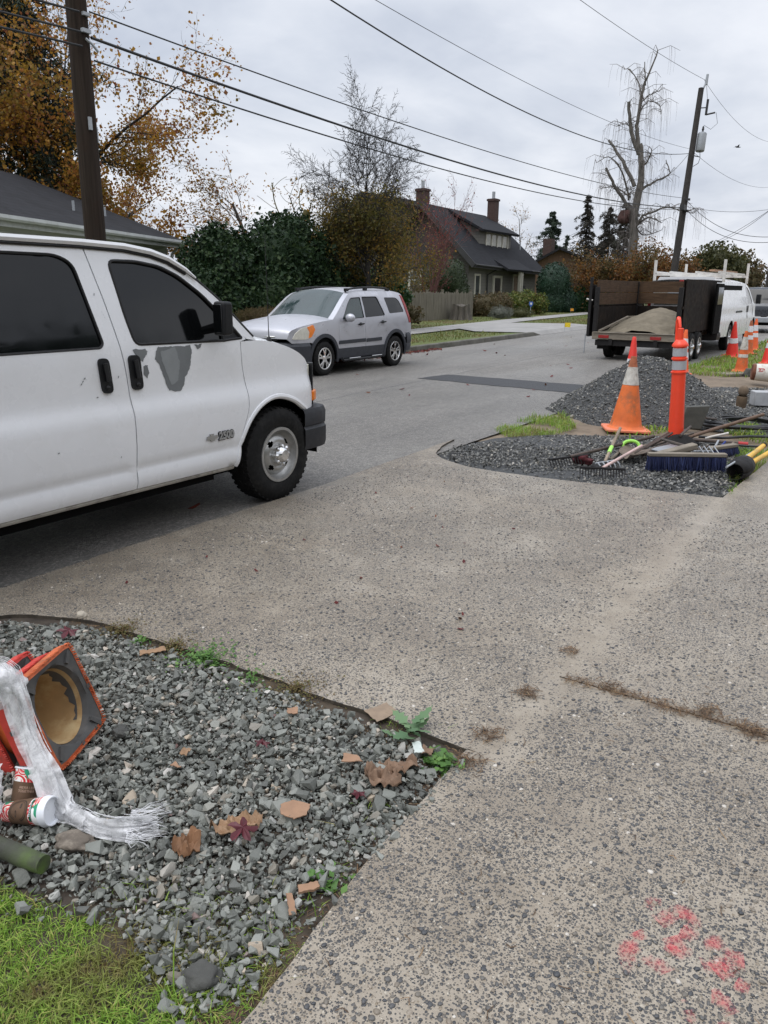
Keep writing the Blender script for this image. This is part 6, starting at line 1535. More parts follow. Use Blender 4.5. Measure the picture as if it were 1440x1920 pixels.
shovel('round point shovel with a muddy grey brown blade lying flat on the gravel', 1186, 857, atan2(*( -(v_ - G(1186, 857)).yx)), pbr('muddy_blade', (.16, .125, .10), .8, var=.25, scale=9, dirt=(.09, .075, .06), dirt_amt=.7), v_, M_['handle_dark'], .017, 1.15)
def edger():
    c = G(1276, 842, .0); t = thing('edging_blade', 'dark half moon blade standing in front of the orange post foot', 'blade', c); R = _r2; U = (Vector((0, 0, 1)) + _fh * .35).normalized(); n = R.cross(U); m = MB(); k = 20
    P = [R * (.19 * cos(pi * i / k)) + U * (.02 + .15 * sin(pi * i / k)) - n * (.04 * sin(pi * i / k)) for i in range(k + 1)]; m.add(P + [p + n * .006 for p in P], [tuple(range(k + 1)), tuple(range(2 * k + 1, k, -1))] + [(i, i + 1, k + 2 + i, k + 1 + i) for i in range(k)]); m.build('blade', M_['tool_steel_dark'], t, fixn=False)
    MB().tube([U * .15, U * .16 + _fh * .5 + R * .3], .015, 8).build('handle', M_['handle_dark'], t)
edger()
handled('tool_handle', 'thin dark handle running up from the round shovel to the orange post', 'tool handle', G(1194, 850, .04), G(1260, 812, .12), .014, M_['handle_dark'])
handled('tool_handle', 'black foam gripped handle lying beside the round shovel', 'tool handle', G(1205, 852, .03), G(1255, 832, .07), .024, M_['handle_dark'])
# flat grey board and steel plate on the heap
t = tool('steel_plate', 'light grey metal plate showing under the wooden wedge', 'metal plate'); MB().bar(G(1229, 845, .06), G(1268, 836, .08), .16, .012).build('plate', M_['galv'], t, bevel=.003)
t = tool('wooden_beam', 'weathered grey wooden beam resting on the broom block', 'beam'); MB().bar(G(1236, 853, .09), G(1304, 836, .17), .10, .06).build('beam', M_['wood_grey'], t, bevel=.012)
# rakes
def rake(label, a, b, to, hm, tine, r=.015, n=14, grip=None):
    a, b = Vector(a), Vector(b); mid = (a + b) / 2; t = thing('garden_rake', label, 'rake', mid); a = a - mid; b = b - mid
    m = MB(); m.tube([a, b], .012, 8); d = (b - a).normalized(); q = d.cross(Vector((0, 0, 1))).normalized()
    for i in range(n):
        p = a.lerp(b, i / (n - 1)); m.tube([p, p + q * .02 + Vector((0, 0, -.035)), p + q * .045 + Vector((0, 0, -.075))], [.006, .0055, .003], 6)
    m.tube([a.lerp(b, .3), (Vector(to) - mid) * .12, a.lerp(b, .7)], .007, 6); m.build('rake_head', tine, t)
    MB().tube([Vector((0, 0, .003)), Vector(to) - mid], r, 12).build('handle', hm, t)
    if grip: L = Vector(to) - mid; MB().tube([L * grip[0], L * grip[1]], r * 1.3, 12).build('grip', grip[2], t)
    return t
rake('black tined rake at the near end of the tool heap with a dark handle', G(1030, 862, .08), G(1106, 852, .08), G(1226, 818, .14), M_['handle_dark'], M_['tool_steel_dark'], .017, 16)
rake('black tined rake with a pale pink handle', G(1088, 876, .08), G(1172, 880, .08), G(1203, 836, .12), M_['pink_handle'], M_['tool_steel_dark'], .015, 17)
def cultivator():
    c = G(1134, 866, .05); to = G(1163, 806, .30) ; t = thing('hand_cultivator', 'light steel four pronged fork with a bare wooden handle pointing up', 'garden fork', c); L = on_v(1163, 803, c.y + .12) - c
    m = MB(); d = Vector(G(1150, 862)) - Vector(G(1112, 868)); d.normalize(); q = d.cross(Vector((0, 0, 1)))
    m.tube([d * -.13, d * .13], .009, 8)
    for f in (-.13, -.065, 0, .065, .13): m.tube([d * f, d * f + q * .03 + Vector((0, 0, .01)), d * f + q * .07 + Vector((0, 0, -.02)), d * f + q * .085 + Vector((0, 0, -.05))], [.008, .007, .007, .004], 6)
    m.build('prongs', M_['galv'], t); MB().tube([(0, 0, 0), L * .5, L], [.015, .017, .016], 10).build('handle', M_['handle_wood'], t)
    MB().tube([L * .25, L * .42], .021, 10).build('grip', M_['green_grip'], t)
cultivator()
def dgrip():
    c = G(1183, 836, .10); t = thing('spade', 'spade with a lime green D shaped grip and grey wooden shaft', 'spade', c); m = MB(); q = [(c * 0) + _r2 * (.085 * cos(a)) + Vector((0, 0, .05 * sin(a))) + _fh * (.02 * sin(a)) for a in np.linspace(0, 2 * pi, 25)]
    m.tube(q, .017, 10, cap=False); m.build('grip', M_['green_grip'], t)
    L = G(1143, 862, .03) - c; MB().tube([_r2 * -.06 + Vector((0, 0, -.03)), L], .018, 10).build('handle', M_['wood_grey'], t)
    p = MB(); p.bar(L, L + (L.normalized()) * .25, .16, .006); p.build('blade', M_['tool_steel_dark'], t)
dgrip()
rag = pbr('dark_red_rag', (.07, .012, .015), .9, var=.4, scale=20); lump('red_rag', 'small dark red rag lying between the rakes', 'rag', G(1091, 862, .03), (.09, .07, .07), rag, 1.7, .5)  # crumpled dark red rag among the rakes
def fork():
    c = G(1318, 846, .10); t = thing('garden_fork', 'steel garden fork head curling up behind the broom', 'garden fork', c); m = MB()
    for i in range(4):
        p = _r2 * ((i - 1.5) * .05); m.tube([p, p + _r2 * .03 + Vector((0, 0, .05)), p + _r2 * .07 - _fh * .06 + Vector((0, 0, -.02)), p + _r2 * .09 - _fh * .1 + Vector((0, 0, -.08))], [.008, .008, .007, .004], 7)
    m.tube([_r2 * -.1, _r2 * .1], .010, 8); m.build('prongs', M_['galv'], t); MB().tube([(0, 0, 0), _fh * .5 - _r2 * .25 + Vector((0, 0, .03))], .015, 8).build('handle', M_['tool_steel'], t)
fork()
for k, (a, b, mt, lab) in enumerate((((1338, 843), (1347, 826), 'galv', 'short galvanised rod poking out by the small blue broom'), ((1347, 843), (1360, 828), 'blue_bristle', 'thin blue rod beside the galvanised one'), ((1366, 840), (1376, 829), 'wood_grey', 'stubby grey stick by the small blue broom'))):
    handled('tool_handle', lab, 'tool handle', G(*a, .05), G(*b, .11), .011, M_[mt])
for k, (a, b, r_, mt, lab) in enumerate((((1222, 836, .05), (1300, 812, .12), .013, 'tool_steel', 'dull steel bar crossing behind the grey beam'), ((1240, 858, .05), (1330, 836, .13), .012, 'handle_dark', 'thin black shaft lying under the grey beam'), ((1180, 846, .05), (1240, 826, .07), .015, 'handle_wood', 'pale wooden shaft lying between the round shovel and the pink handle'), ((1330, 832, .04), (1432, 838, .05), .013, 'hose', 'thin black cable trailing right behind the small blue broom'), ((1262, 858, .10), (1350, 852, .04), .012, 'tool_steel', 'rusty rod on top of the wide broom block'))):
    handled('tool_handle', lab, 'tool handle', G(*a), G(*b), r_, M_[mt])
def digger():
    c = G(1388, 878, .09); t = thing('post_hole_digger', 'clamshell post hole digger with black scoops and yellow handle grips', 'digger', c)
    ax = (_r2 * .62 + _fh * .74 + Vector((0, 0, .06))).normalized(); X = dirmat(-ax * .13, ax * .1, .3)
    for s in (0, pi):
        rows = [[(r * cos(a + s), r * sin(a + s), z) for a in np.linspace(-.2, pi - .25, 14)] for z, r in ((-.02, .075), (.04, .098), (.16, .105), (.26, .095), (.29, .05))]
        o = MB().grid(rows, X=X).build('scoop', M_['tool_steel_dark'], t, fixn=False, sharp=180); o.modifiers.new('thickness', 'SOLIDIFY').thickness = .005
    for k, (px, py) in enumerate(((1431, 836), (1452, 843))):
        e = G(px, py, .16 if k == 0 else .13) - c; s = ax * .15 + Vector((0, 0, .05 - .05 * k)) + _r2 * (.03 * k)
        MB().tube([s, e], .024, 12).build('handle', M_['yellow_grip'], t); MB().tube([e, e + (e - s).normalized() * .05], .027, 10).build('handle_cap', M_['rubber'], t)
digger()
handled('tool_handle', 'thin pale metal rod lying over the post hole digger', 'tool handle', G(1362, 876, .16), G(1414, 846, .16), .010, M_['galv'])
def hose():
    c = G(1392, 797, .02); t = tool('hose_coil', 'loose coil of black hose on the dirt behind the tools', 'hose'); t.location = c; pts = []
    for i in range(230):
        a = 2 * pi * i / 44; k = i / 44; r = .56 - .035 * k + .03 * sin(k * 5.1) ; pts.append(_r2 * (r * 1.0 * cos(a) + .03 * sin(k * 3)) + _fh * (r * .85 * sin(a)) + Vector((0, 0, .012 + .014 * (k % 3) + .008 * sin(a * 3 + k))))
    m = MB(); m.tube(pts, .0165, 7); m.tube([_r2 * (.3 + .12 * i) * 1 + _fh * (-.9 + .05 * sin(i)) + Vector((0, 0, .012)) for i in range(-10, 9)], .016, 7); m.build('hose', M_['hose'], t)
hose()
def scoop():
    c = G(1297, 806, 0); t = thing('scoop_shovel', 'dark square scoop shovel propped behind the orange post', 'shovel', c); m = MB()
    R = _r2; U = Vector((0, 0, 1)); D = _fh
    p = [R * -.16 + U * .02, R * .12 + U * .0, R * .20 + U * .30, R * -.10 + U * .29]
    m.add(p + [q + D * .06 for q in p], [(0, 1, 2, 3), (4, 5, 6, 7), (0, 1, 5, 4), (1, 2, 6, 5), (2, 3, 7, 6), (3, 0, 4, 7)]); m.build('blade', pbr('scoop_grey', (.085, .085, .075), .6, var=.3, scale=8, dirt=(.03, .03, .028), dirt_amt=.6), t, bevel=.012)
    MB().tube([R * .15 + U * .15, R * .5 + D * .5 + U * .05], .016, 8).build('handle', M_['handle_dark'], t)
scoop()
def block():
    c = G(1436, 759, 0); t = thing('concrete_block', 'pale grey rectangular concrete block on the gravel', 'concrete block', c); t.rotation_euler = (0, 0, YAW - .15); MB().box((.0, -.02, .1), (.25, .46, .21)).build('block', pbr('block_concrete', (.40, .41, .42), .8, var=.15, scale=8, bump=.4, bscale=60), t, bevel=.01)
block()
def stub():
    c = G(1389, 761, 0); t = thing('log_stub', 'short round brown log stub standing in the gravel', 'log', c); t.rotation_euler = (.05, -.04, 0); lm = pbr('log_brown', (.17, .125, .085), .9, var=.3, scale=10, bump=.4)
    MB().lathe([(.0, -.02), (.07, -.02), (.075, .04), (.078, .13), (.068, .15)], 18).build('lower_piece', pbr('log_dark', (.13, .09, .055), .9, var=.3, scale=10, bump=.4), t)
    m = MB(); m.ball((.0, 0, .225), (.078, .075, .085), 18); m.build('upper_piece', lm, t)
stub()
def bucket():
    c = G(1428, 717, 0); t = thing('paint_bucket', 'white plastic bucket with a rusty bottom lying on its side', 'bucket', c); ax = (_r2 * .93 - _fh * .3 - Vector((0, 0, .05))).normalized(); X = dirmat(Vector((0, 0, .185)) - ax * .2, Vector((0, 0, .185)), 0)
    m = MB(); m.lathe([(0, .0), (.14, .0), (.152, .012), (.156, .06)], 32, X=X); m.build('bottom', pbr('rusty_bottom', (.15, .055, .03), .8, var=.4, scale=12, dirt=(.35, .28, .22), dirt_amt=.5), t)
    m = MB(); m.lathe([(.1565, .06), (.168, .34), (.178, .345), (.178, .37), (.17, .372), (.16, .34), (.15, .03)], 32, X=X); m.build('body', pbr('bucket_white', (.66, .64, .58), .5, var=.12, scale=6, dirt=(.36, .25, .17), dirt_amt=.6, dirt_scale=7), t)
    s = MB()
    vcam = X.to_3x3().inverted() @ (-_fw); a0 = atan2(vcam.y, vcam.x)
    for (a, z, w, h) in ((-.2, .14, .10, .10), (.05, .16, .10, .03), (-.05, .12, .25, .02), (.12, .13, .05, .07), (-.12, .19, .18, .018)):
        s.grid([[((.1595 + .04 * zz) * cos(a0 + aa), (.1595 + .04 * zz) * sin(a0 + aa), zz) for aa in np.linspace(a - w / 2, a + w / 2, 4)] for zz in (z - h / 2, z + h / 2)], X=X)
    s.build('print', M_['red_grip'], t, fixn=False)
    h = MB(); h.tube([X @ Vector((.18 * cos(a), .18 * sin(a), .35 + .12 * sin(a - 1))) for a in np.linspace(1, 1 + pi, 14)], .004, 6); h.build('handle', M_['galv'], t)
bucket()
t = thing('flat_board', 'flat grey board under the muddy cone', 'board', G(1385, 701, -.015)); t.rotation_euler = (0, 0, YAW - 1.2); MB().box((0, 0, .0), (.95, .35, .05)).build('board', M_['wood_grey'], t, bevel=.006)
lump('stone', 'grey stone lying between the muddy cone and the white bucket', 'stone', G(1404, 700, .02), (.12, .1, .13), dark_r, 3.)
# ================================================================ buildings, fences, poles, wires
def shingle_mat(name, col, var=.25):
    m, nt, bs, out = new_mat(name); t = NT(nt); v = t.coord()
    br = t.n('ShaderNodeTexBrick'); br.inputs['Scale'].default_value = 1; br.inputs['Brick Width'].default_value = .33; br.inputs['Row Height'].default_value = .16; br.inputs['Mortar Size'].default_value = .008
    br.inputs['Color1'].default_value = (*[c * (1 - var) for c in col], 1); br.inputs['Color2'].default_value = (*[c * (1 + var) for c in col], 1); br.inputs['Mortar'].default_value = (*[c * .3 for c in col], 1)
    s = t.sep(v); cv = t.n('ShaderNodeCombineXYZ'); t.l(t.math('ADD', s[0], t.math('MULTIPLY', s[1], .6)), cv.inputs[0]); t.l(t.math('MULTIPLY', s[2], 1.4), cv.inputs[1]); t.l(cv.outputs[0], br.inputs['Vector'])
    c = t.mix(t.val(t.noise(v, .8, 5), .35, .65, 0, .5), br.outputs[0], tuple(c * 1.35 for c in col)); c = t.mix(t.val(t.noise(v, 60, 3), .4, .7, 0, .4), c, tuple(c * .5 for c in col))
    t.l(c, bs.inputs['Base Color']); bs.inputs['Roughness'].default_value = .85; bs.inputs['Specular IOR Level'].default_value = .25; t.l(t.bump(br.outputs['Fac'], -.3, .01), bs.inputs['Normal']); return m
def siding_mat(name, col, pitch=.14, vert=False):
    m, nt, bs, out = new_mat(name); t = NT(nt); v = t.coord(); s = t.sep(v); a = t.math('ADD', s[0], s[1]) if vert else s[2]
    f = t.math('FRACT', t.math('DIVIDE', a, pitch)); c = t.ramp(f, [(0, tuple(x * .45 for x in col)), (.10, col), (1, tuple(x * 1.08 for x in col))])
    c = t.mix(t.val(t.noise(v, 2.5, 5), .4, .7, 0, .35), c, tuple(x * .7 for x in col)); t.l(c, bs.inputs['Base Color']); bs.inputs['Roughness'].default_value = .75; t.l(t.bump(f, .3, .015), bs.inputs['Normal']); return m
SH_D = shingle_mat('roof_shingle_dark', (.021, .0215, .025)); SH_B = shingle_mat('roof_shingle_slate', (.018, .019, .023)); SH_W = shingle_mat('wall_shingle_grey', (.075, .07, .066), .15)
SID = siding_mat('grey_siding', (.155, .15, .135), .2); TRIM = pbr('cream_trim', (.52, .50, .43), .6, var=.08, scale=4); GUT = pbr('gutter_white', (.50, .52, .51), .5, var=.08, scale=2, dirt=(.3, .31, .28), dirt_amt=.5); BRK = pbr('chimney_brick', (.062, .036, .030), .85, var=.35, scale=9, bump=.3, bscale=30)
PANE = pbr('house_pane', (.06, .065, .065), .08, var=.4, scale=1.5, spec=.8); BROWN = siding_mat('brown_siding', (.155, .09, .055), .3, True); DKTRIM = pbr('dark_eave', (.03, .03, .032), .6, var=.2, scale=3)

def poly_slab(m, pts, thick, mi=0):
    """a roof plane: quad or triangle given by its corners, with thickness"""
    P = [Vector(p) for p in pts]; n = (P[1] - P[0]).cross(P[2] - P[0]).normalized()
    if n.z < 0: P.reverse(); n = -n
    k = len(P); m.add([p for p in P] + [p - n * thick for p in P], [tuple(range(k)), tuple(range(2 * k - 1, k - 1, -1))] + [(i, i + k, (i + 1) % k + k, (i + 1) % k) for i in range(k)], mi)

# white house with the dark roof beyond the van
def white_house():
    A = at_dist(345, 455, 30); dirv = Vector((cos(radians(23.8)), sin(radians(23.8)), 0)); B = A - dirv * 15; B.z = A.z = 3.12
    nv = Vector((-dirv.y, dirv.x, 0)); base = A.copy(); base.z = .15
    t = thing('white_house', 'white house with a dark shingled hip roof and pale gutter behind the utility pole', 'house', base)
    a = A - base; b = B - base; D = 8.6; rise = 1.85
    R1 = a - dirv * 2.9 + nv * D * .5 + Vector((0, 0, rise)); R2 = b - dirv * 2 + nv * D * .5 + Vector((0, 0, rise)); c = a + nv * D; d = b + nv * D; up = Vector((0, 0, .12))
    r = MB(); poly_slab(r, [a + up, b + up, R2 + up, R1 + up], .10); poly_slab(r, [a + up, c + up, R1 + up], .10); poly_slab(r, [c + up, d + up, R2 + up, R1 + up], .10); roof = r.build('roof', SH_D, t)
    w = MB(); ia = a - dirv * .45 + nv * .45; ib = b + nv * .45; ic = c - dirv * .45 - nv * .45; idd = d - nv * .45
    for p, q in ((ia, ib), (ia, ic), (ic, idd), (ib, idd)):
        w.add([(p.x, p.y, -.3), (q.x, q.y, -.3), (q.x, q.y, a.z), (p.x, p.y, a.z)], [(0, 1, 2, 3)])
    w.build('wall', siding_mat('white_siding', (.55, .56, .55), .12), t)
    s = MB(); s.add([a + up * .1, b + up * .1, b + up * .1 + nv * .5, a + up * .1 + nv * .5], [(0, 1, 2, 3)]); s.bar(a + Vector((0, 0, -.03)) + nv * .05, b + Vector((0, 0, -.03)) + nv * .05, .03, .24); s.build('fascia', GUT, t)
    g = MB(); rows = []
    pr = [(-.13, .10), (-.14, .02), (-.11, -.03), (-.03, -.03), (.0, .08)]
    for p in (a + dirv * .08, b): rows.append([p + nv * o + Vector((0, 0, z)) for o, z in pr])
    g.grid(rows); g.tube([a + nv * .05 - dirv * .15 + Vector((0, 0, -.02)), a + nv * .35 - dirv * .3 + Vector((0, 0, -.35)), a + nv * .4 - dirv * .3 + Vector((0, 0, -2.8))], .05, 8); g.build('gutter', GUT, t)
    f = MB(); pv = R1 + (a - R1) * .35 + up; 
    for k in (.3, .55): 
        q = a.lerp(b, k * .5) .lerp(R1.lerp(R2, k * .5), .3) + up; f.tube([q, q + Vector((0, 0, .28))], .04, 8)
    f.build('vent_pipe', M_['galv'], roof)
    cw = MB()
    for k in (0, 1):
        p0 = at_dist(104 + 6 * k, 352, 33.6) - base; p1 = at_dist(114 + 13 * k, 432, 30.2) - base; cw.tube([p0 + Vector((0, 0, .1)), p0.lerp(p1, .5) + Vector((0, 0, .05)), p1], .012, 5)
    cw.build('roof_cable', M_['wire'], roof)
    m = thing('antenna_mast', 'thin pale antenna mast rising behind the dark roof of the white house', 'antenna', at_dist(80, 345, 35.6)); MB().tube([(0, 0, -2.2), (-.06, 0, 2.2)], [.03, .018], 8).build('mast', M_['galv'], m)
white_house()

def window(parent, c, w, h, nrm, trim=.09, mull=1, rail=False, depth=.06, glass=None):
    """framed window in a wall: c centre, nrm outward (axis aligned); frame > pane"""
    n = Vector(nrm); r = Vector((n.y, -n.x, 0)) if abs(n.z) < .5 else Vector((1, 0, 0)); U = Vector((0, 0, 1)); c = Vector(c); m = MB()
    for s in (-1, 1):
        m.bar(c + r * (s * w / 2) - U * (h / 2 + trim), c + r * (s * w / 2) + U * (h / 2 + trim), trim, depth, up=n)
        m.bar(c - r * (w / 2 - trim / 2) + U * (s * (h / 2 + trim / 2)), c + r * (w / 2 - trim / 2) + U * (s * (h / 2 + trim / 2)), depth, trim)
    for k in range(1, mull): q = -w / 2 + w * k / mull; m.bar(c + r * q - U * h / 2, c + r * q + U * h / 2, .06, depth * .8, up=n)
    if rail: m.bar(c - r * w / 2 + U * .1, c + r * w / 2 + U * .1, depth * .7, .05)
    o = m.build('window', TRIM, parent); MB().grid([[c - r * w / 2 - U * h / 2 - n * .012, c + r * w / 2 - U * h / 2 - n * .012], [c - r * w / 2 + U * h / 2 - n * .012, c + r * w / 2 + U * h / 2 - n * .012]]).build('pane', glass or PANE, o)
    return o
def gray_house():
    O = Vector((47.5, 24.6, .1)); t = thing('grey_house', 'grey house with a steep dark roof, long dormer and two brick chimneys', 'house', O)
    P = lambda u, v, z: Vector((u, v, z)) - O
    u0, u1, vf, vr, ze, zr = 47.9, 59.3, 24.6, 27.9, 3.25, 7.1
    w = MB(); w.add([P(u0, vf, -.2), P(u0, vf, 3.4), P(u0, vr, 6.95), P(u0, 32.6, 7.9), P(u0, 35.3, 6.0), P(u0, 38.2, 3.3), P(u0, 38.2, -.2)], [(0, 1, 2, 3, 4, 5, 6)]); w.build('gable_wall', SH_W, t)
    w = MB(); w.add([P(u0, vf, -.2), P(u1, vf, -.2), P(u1, vf, 3.5), P(u0, vf, 3.5)], [(0, 1, 2, 3)]); w.add([P(u1, vf, -.2), P(u1, 31.5, -.2), P(u1, 31.5, 3.5), P(u1, vr, 6.7), P(u1, vf, 3.5)], [(0, 1, 2, 3, 4)]); w.build('wall', SID, t)
    r = MB(); poly_slab(r, [P(47.1, 23.85, ze - .35 + .32), P(59.9, 23.85, ze - .3), P(58.2, vr, zr - .1), P(47.1, vr, zr + .05)], .16)
    poly_slab(r, [P(59.9, 23.85, ze - .3), P(60.0, 31.8, ze - .3), P(58.2, vr, zr - .1)], .16)
    poly_slab(r, [P(47.1, vr, zr + .06), P(58.2, vr, zr - .1), P(60, 31.8, ze - .3), P(47.1, 31.8, ze)], .16)
    poly_slab(r, [P(47.3, vr, zr + .03), P(48.8, vr, zr + .05), P(48.8, 32.7, 8.0), P(47.3, 32.7, 8.05)], .14); poly_slab(r, [P(47.3, 32.7, 8.05), P(48.8, 32.7, 8.0), P(48.8, 38.4, 3.2), P(47.3, 38.4, 3.2)], .14)
    # porch roof over the door
    poly_slab(r, [P(51.2, 23.2, 3.02), P(55.4, 23.2, 2.98), P(55.4, 24.9, 3.95), P(51.2, 24.9, 3.95)], .14)
    roof = r.build('roof', SH_B, t)
    b = MB(); b.bar(P(47.08, 23.8, ze - .12), P(47.08, vr, zr - .05), .06, .34); b.bar(P(47.12, vr, zr - .06), P(47.12, 32.7, 7.95), .06, .3); b.bar(P(47.12, 32.7, 7.95), P(47.12, 38.4, 3.1), .06, .3)
    b.bar(P(47.1, 23.82, ze - .12), P(59.9, 23.8, ze - .42), .06, .2); b.build('eave_board', DKTRIM, t)
    g = MB(); g.tube([P(47.1, 23.7, ze - .05), P(59.9, 23.7, ze - .34)], .07, 8); g.tube([P(51.0, 23.72, ze - .15), P(50.6, 24.2, ze - .45), P(50.6, 24.5, ze - .6), P(50.6, 24.5, .1)], .05, 8); g.tube([P(59.6, 23.75, ze - .35), P(59.4, 24.4, ze - .8), P(59.4, 24.5, 0)], .05, 8); g.build('gutter', DKTRIM, t)
    # long shed dormer with four lights
    d0, d1, vd = 51.0, 56.2, 25.45
    d = MB(); d.add([P(d0, vd, 4.2), P(d1, vd, 4.2), P(d1, vd, 5.6), P(d0, vd, 5.6)], [(0, 1, 2, 3)]); d.add([P(d0, vd, 4.2), P(d0, vd, 5.6), P(d0, 27.6, 6.6), P(d0, 27.2, 6.0)], [(0, 1, 2, 3)]); d.add([P(d1, vd, 4.2), P(d1, vd, 5.6), P(d1, 27.6, 6.6), P(d1, 27.2, 6.0)], [(3, 2, 1, 0)])
    dm = d.build('dormer', SID, t); r2 = MB(); poly_slab(r2, [P(d0 - .45, vd - .5, 5.62), P(d1 + .45, vd - .5, 5.58), P(d1 + .45, 27.85, 7.05), P(d0 - .45, 27.85, 7.1)], .16); r2.build('dormer_roof', SH_B, dm)
    wn = MB()
    for k in range(5): u = d0 + 1.0 + 3.6 * k / 4; wn.box(P(u, vd - .03, 5.0), (.12, .08, 1.0))
    wn.box(P(d0 + 2.8, vd - .03, 5.54), (3.7, .08, .12)); wn.box(P(d0 + 2.8, vd - .035, 4.48), (3.9, .1, .12)); wn.build('dormer_window', TRIM, t)
    PL = pbr('dormer_pane', (.30, .29, .24), .15, var=.3, scale=2)
    wo = MB()
    for k in range(4): u = d0 + 1.45 + .9 * k; wo.box(P(u, vd - .012, 5.0), (.76, .01, .95))
    wo.build('dormer_pane', PL, t)
    # facade: door, posts, windows
    dd = MB(); dd.box(P(52.3, vf - .02, 1.25), (1.0, .05, 2.3)); dr = dd.build('door', pbr('door_dark', (.035, .03, .028), .4, var=.3, scale=3), t)
    fr = MB(); fr.box(P(51.68, vf - .05, 1.3), (.2, .1, 2.6)); fr.box(P(52.92, vf - .05, 1.3), (.2, .1, 2.6)); fr.box(P(52.3, vf - .05, 2.53), (1.05, .1, .16)); fr.build('door_frame', TRIM, dr)
    po = MB()
    for u in (53.7, 54.0): po.box(P(u, 23.45, 1.45), (.18, .18, 2.9))
    po.build('porch_post', TRIM, t)
    window(t, P(55.9, vf - .03, 1.75), 1.7, 1.75, (0, -1, 0), .14, 2, glass=pbr('curtained_pane', (.22, .17, .13), .2, var=.5, scale=1.3)); window(t, P(49.2, vf - .03, 1.9), .75, 1.3, (0, -1, 0), .13, 1)
    window(t, P(u0 - .03, 28.7, 2.15), .95, 1.25, (-1, 0, 0), .18, 1, True); window(t, P(u0 - .03, 30.3, 5.2), .9, 1.1, (-1, 0, 0), .12, 1, True)
    lt = MB(); lt.box(P(54.45, 23.5, 1.6), (.35, .2, .7)); lt.build('mailbox', DKTRIM, t)
    for (u, v, z0, z1, s) in ((48.35, 28.5, 6.0, 8.15, .68), (56.6, 27.2, 5.6, 8.2, .64)):
        c = MB(); c.box(P(u, v, (z0 + z1) / 2), (s, s, z1 - z0)); c.box(P(u, v, z1 - .1), (s + .12, s + .12, .14)); ch = c.build('chimney', BRK, roof)
        MB().tube([P(u, v, z1), P(u, v, z1 + .5)], .12, 10).build('flue', M_['galv'], t)
    vp = MB(); vp.tube([P(58.1, 25.5, 4.6), P(58.1, 25.5, 5.2)], .05, 8); vp.build('vent_pipe', M_['galv'], t)
gray_house()

def brown_house():
    c = at_dist(985, 470, 80); ax = at_dist(1070, 478, 80) - c; ax.z = 0; ax.normalize(); n = Vector((-ax.y, ax.x, 0))
    t = thing('brown_house', 'brown house with a low gable seen past the grey house', 'house', (c.x, c.y, .2)); W_, zt, ze_, D = 9.5, 5.2, 2.6, 9
    w = MB(); w.add([(0, 0, 0), ax * W_, ax * W_ + Vector((0, 0, ze_)), ax * W_ * .34 + Vector((0, 0, zt)), Vector((0, 0, ze_ + .8))], [(0, 1, 2, 3, 4)]); w.add([ax * W_, ax * W_ + n * D, ax * W_ + n * D + Vector((0, 0, ze_)), ax * W_ + Vector((0, 0, ze_))], [(0, 1, 2, 3)]); w.build('wall', BROWN, t)
    r = MB(); f = -n * .7; poly_slab(r, [ax * W_ * .34 + Vector((0, 0, zt + .2)) + f, ax * (W_ + 1.) + Vector((0, 0, ze_ - .0)) + f, ax * (W_ + 1.) + n * D + Vector((0, 0, ze_)), ax * W_ * .34 + n * D + Vector((0, 0, zt + .2))], .2)
    poly_slab(r, [ax * W_ * .34 + Vector((0, 0, zt + .2)) + f, -ax * 1. + Vector((0, 0, ze_ + .5)) + f, -ax * 1. + n * D + Vector((0, 0, ze_ + .5)), ax * W_ * .34 + n * D + Vector((0, 0, zt + .2))], .2); r.build('roof', SH_D, t)
    ch = MB(); ch.box(ax * 2.2 + n * 4 + Vector((0, 0, zt + .4)), (.9, .9, 1.6)); ch.build('chimney', BRK, t)
brown_house()

def rail_fence():
    a = G(1046, 584, .12); b = G(1120, 578, .12); a = at_dist(1050, 575, 64); b = at_dist(1175, 570, 60); a.z = b.z = .15; L = b - a
    t = thing('board_fence', 'dark red brown horizontal board fence beyond the hedge', 'fence', a); p = MB()
    for k in range(6): p.bar(Vector((0, 0, .25 + k * .33)), L + Vector((0, 0, .25 + k * .33)), .04, .24)
    p.build('boards', pbr('fence_red', (.075, .045, .04), .85, var=.3, scale=5), t)
    for k in range(6): q = L * (k / 5); MB().box(q + Vector((.06, .06, 1.05)), (.13, .13, 2.2)).build('post', DKTRIM, t)
rail_fence()
def picket_fence():
    a = Vector((32.9, 19.85, .12)); b = at_dist(884, 596, 43.5); b.z = .12; L = b - a; D = L.normalized(); n = Vector((D.y, -D.x, 0)); t = thing('picket_fence', 'weathered grey wooden picket fence in front of the grey house', 'fence', a)
    PK = pbr('picket_wood', (.15, .135, .105), .9, var=.35, scale=3, stretch=(4, 4, .5), bump=.2, bscale=20); m = MB(); N = 74; rr = random.Random(4)
    for i in range(N):
        p = L * (i / (N - 1)); h = 1.38 + rr.uniform(-.05, .05); x = D * .045; z = Vector((0, 0, 1)); q = p + n * rr.uniform(.0, .015)
        m.add([q - x, q + x, q + x + z * (h - .06), q + z * h, q - x + z * (h - .06)] + [v + n * .02 for v in (q - x, q + x, q + x + z * (h - .06), q + z * h, q - x + z * (h - .06))], [(0, 1, 2, 3, 4), (9, 8, 7, 6, 5), (0, 5, 6, 1), (1, 6, 7, 2), (2, 7, 8, 3), (3, 8, 9, 4), (4, 9, 5, 0)])
    m.build('pickets', PK, t); r = MB(); r.bar(Vector((0, 0, .35)) - n * .03, L + Vector((0, 0, .35)) - n * .03, .04, .09); r.bar(Vector((0, 0, 1.05)) - n * .03, L + Vector((0, 0, 1.05)) - n * .03, .04, .09); r.build('rails', PK, t)
    for k in range(5): MB().box(L * (k / 4) - n * .10 + Vector((0, 0, .75)), (.1, .1, 1.55)).build('post', PK, t)
picket_fence()

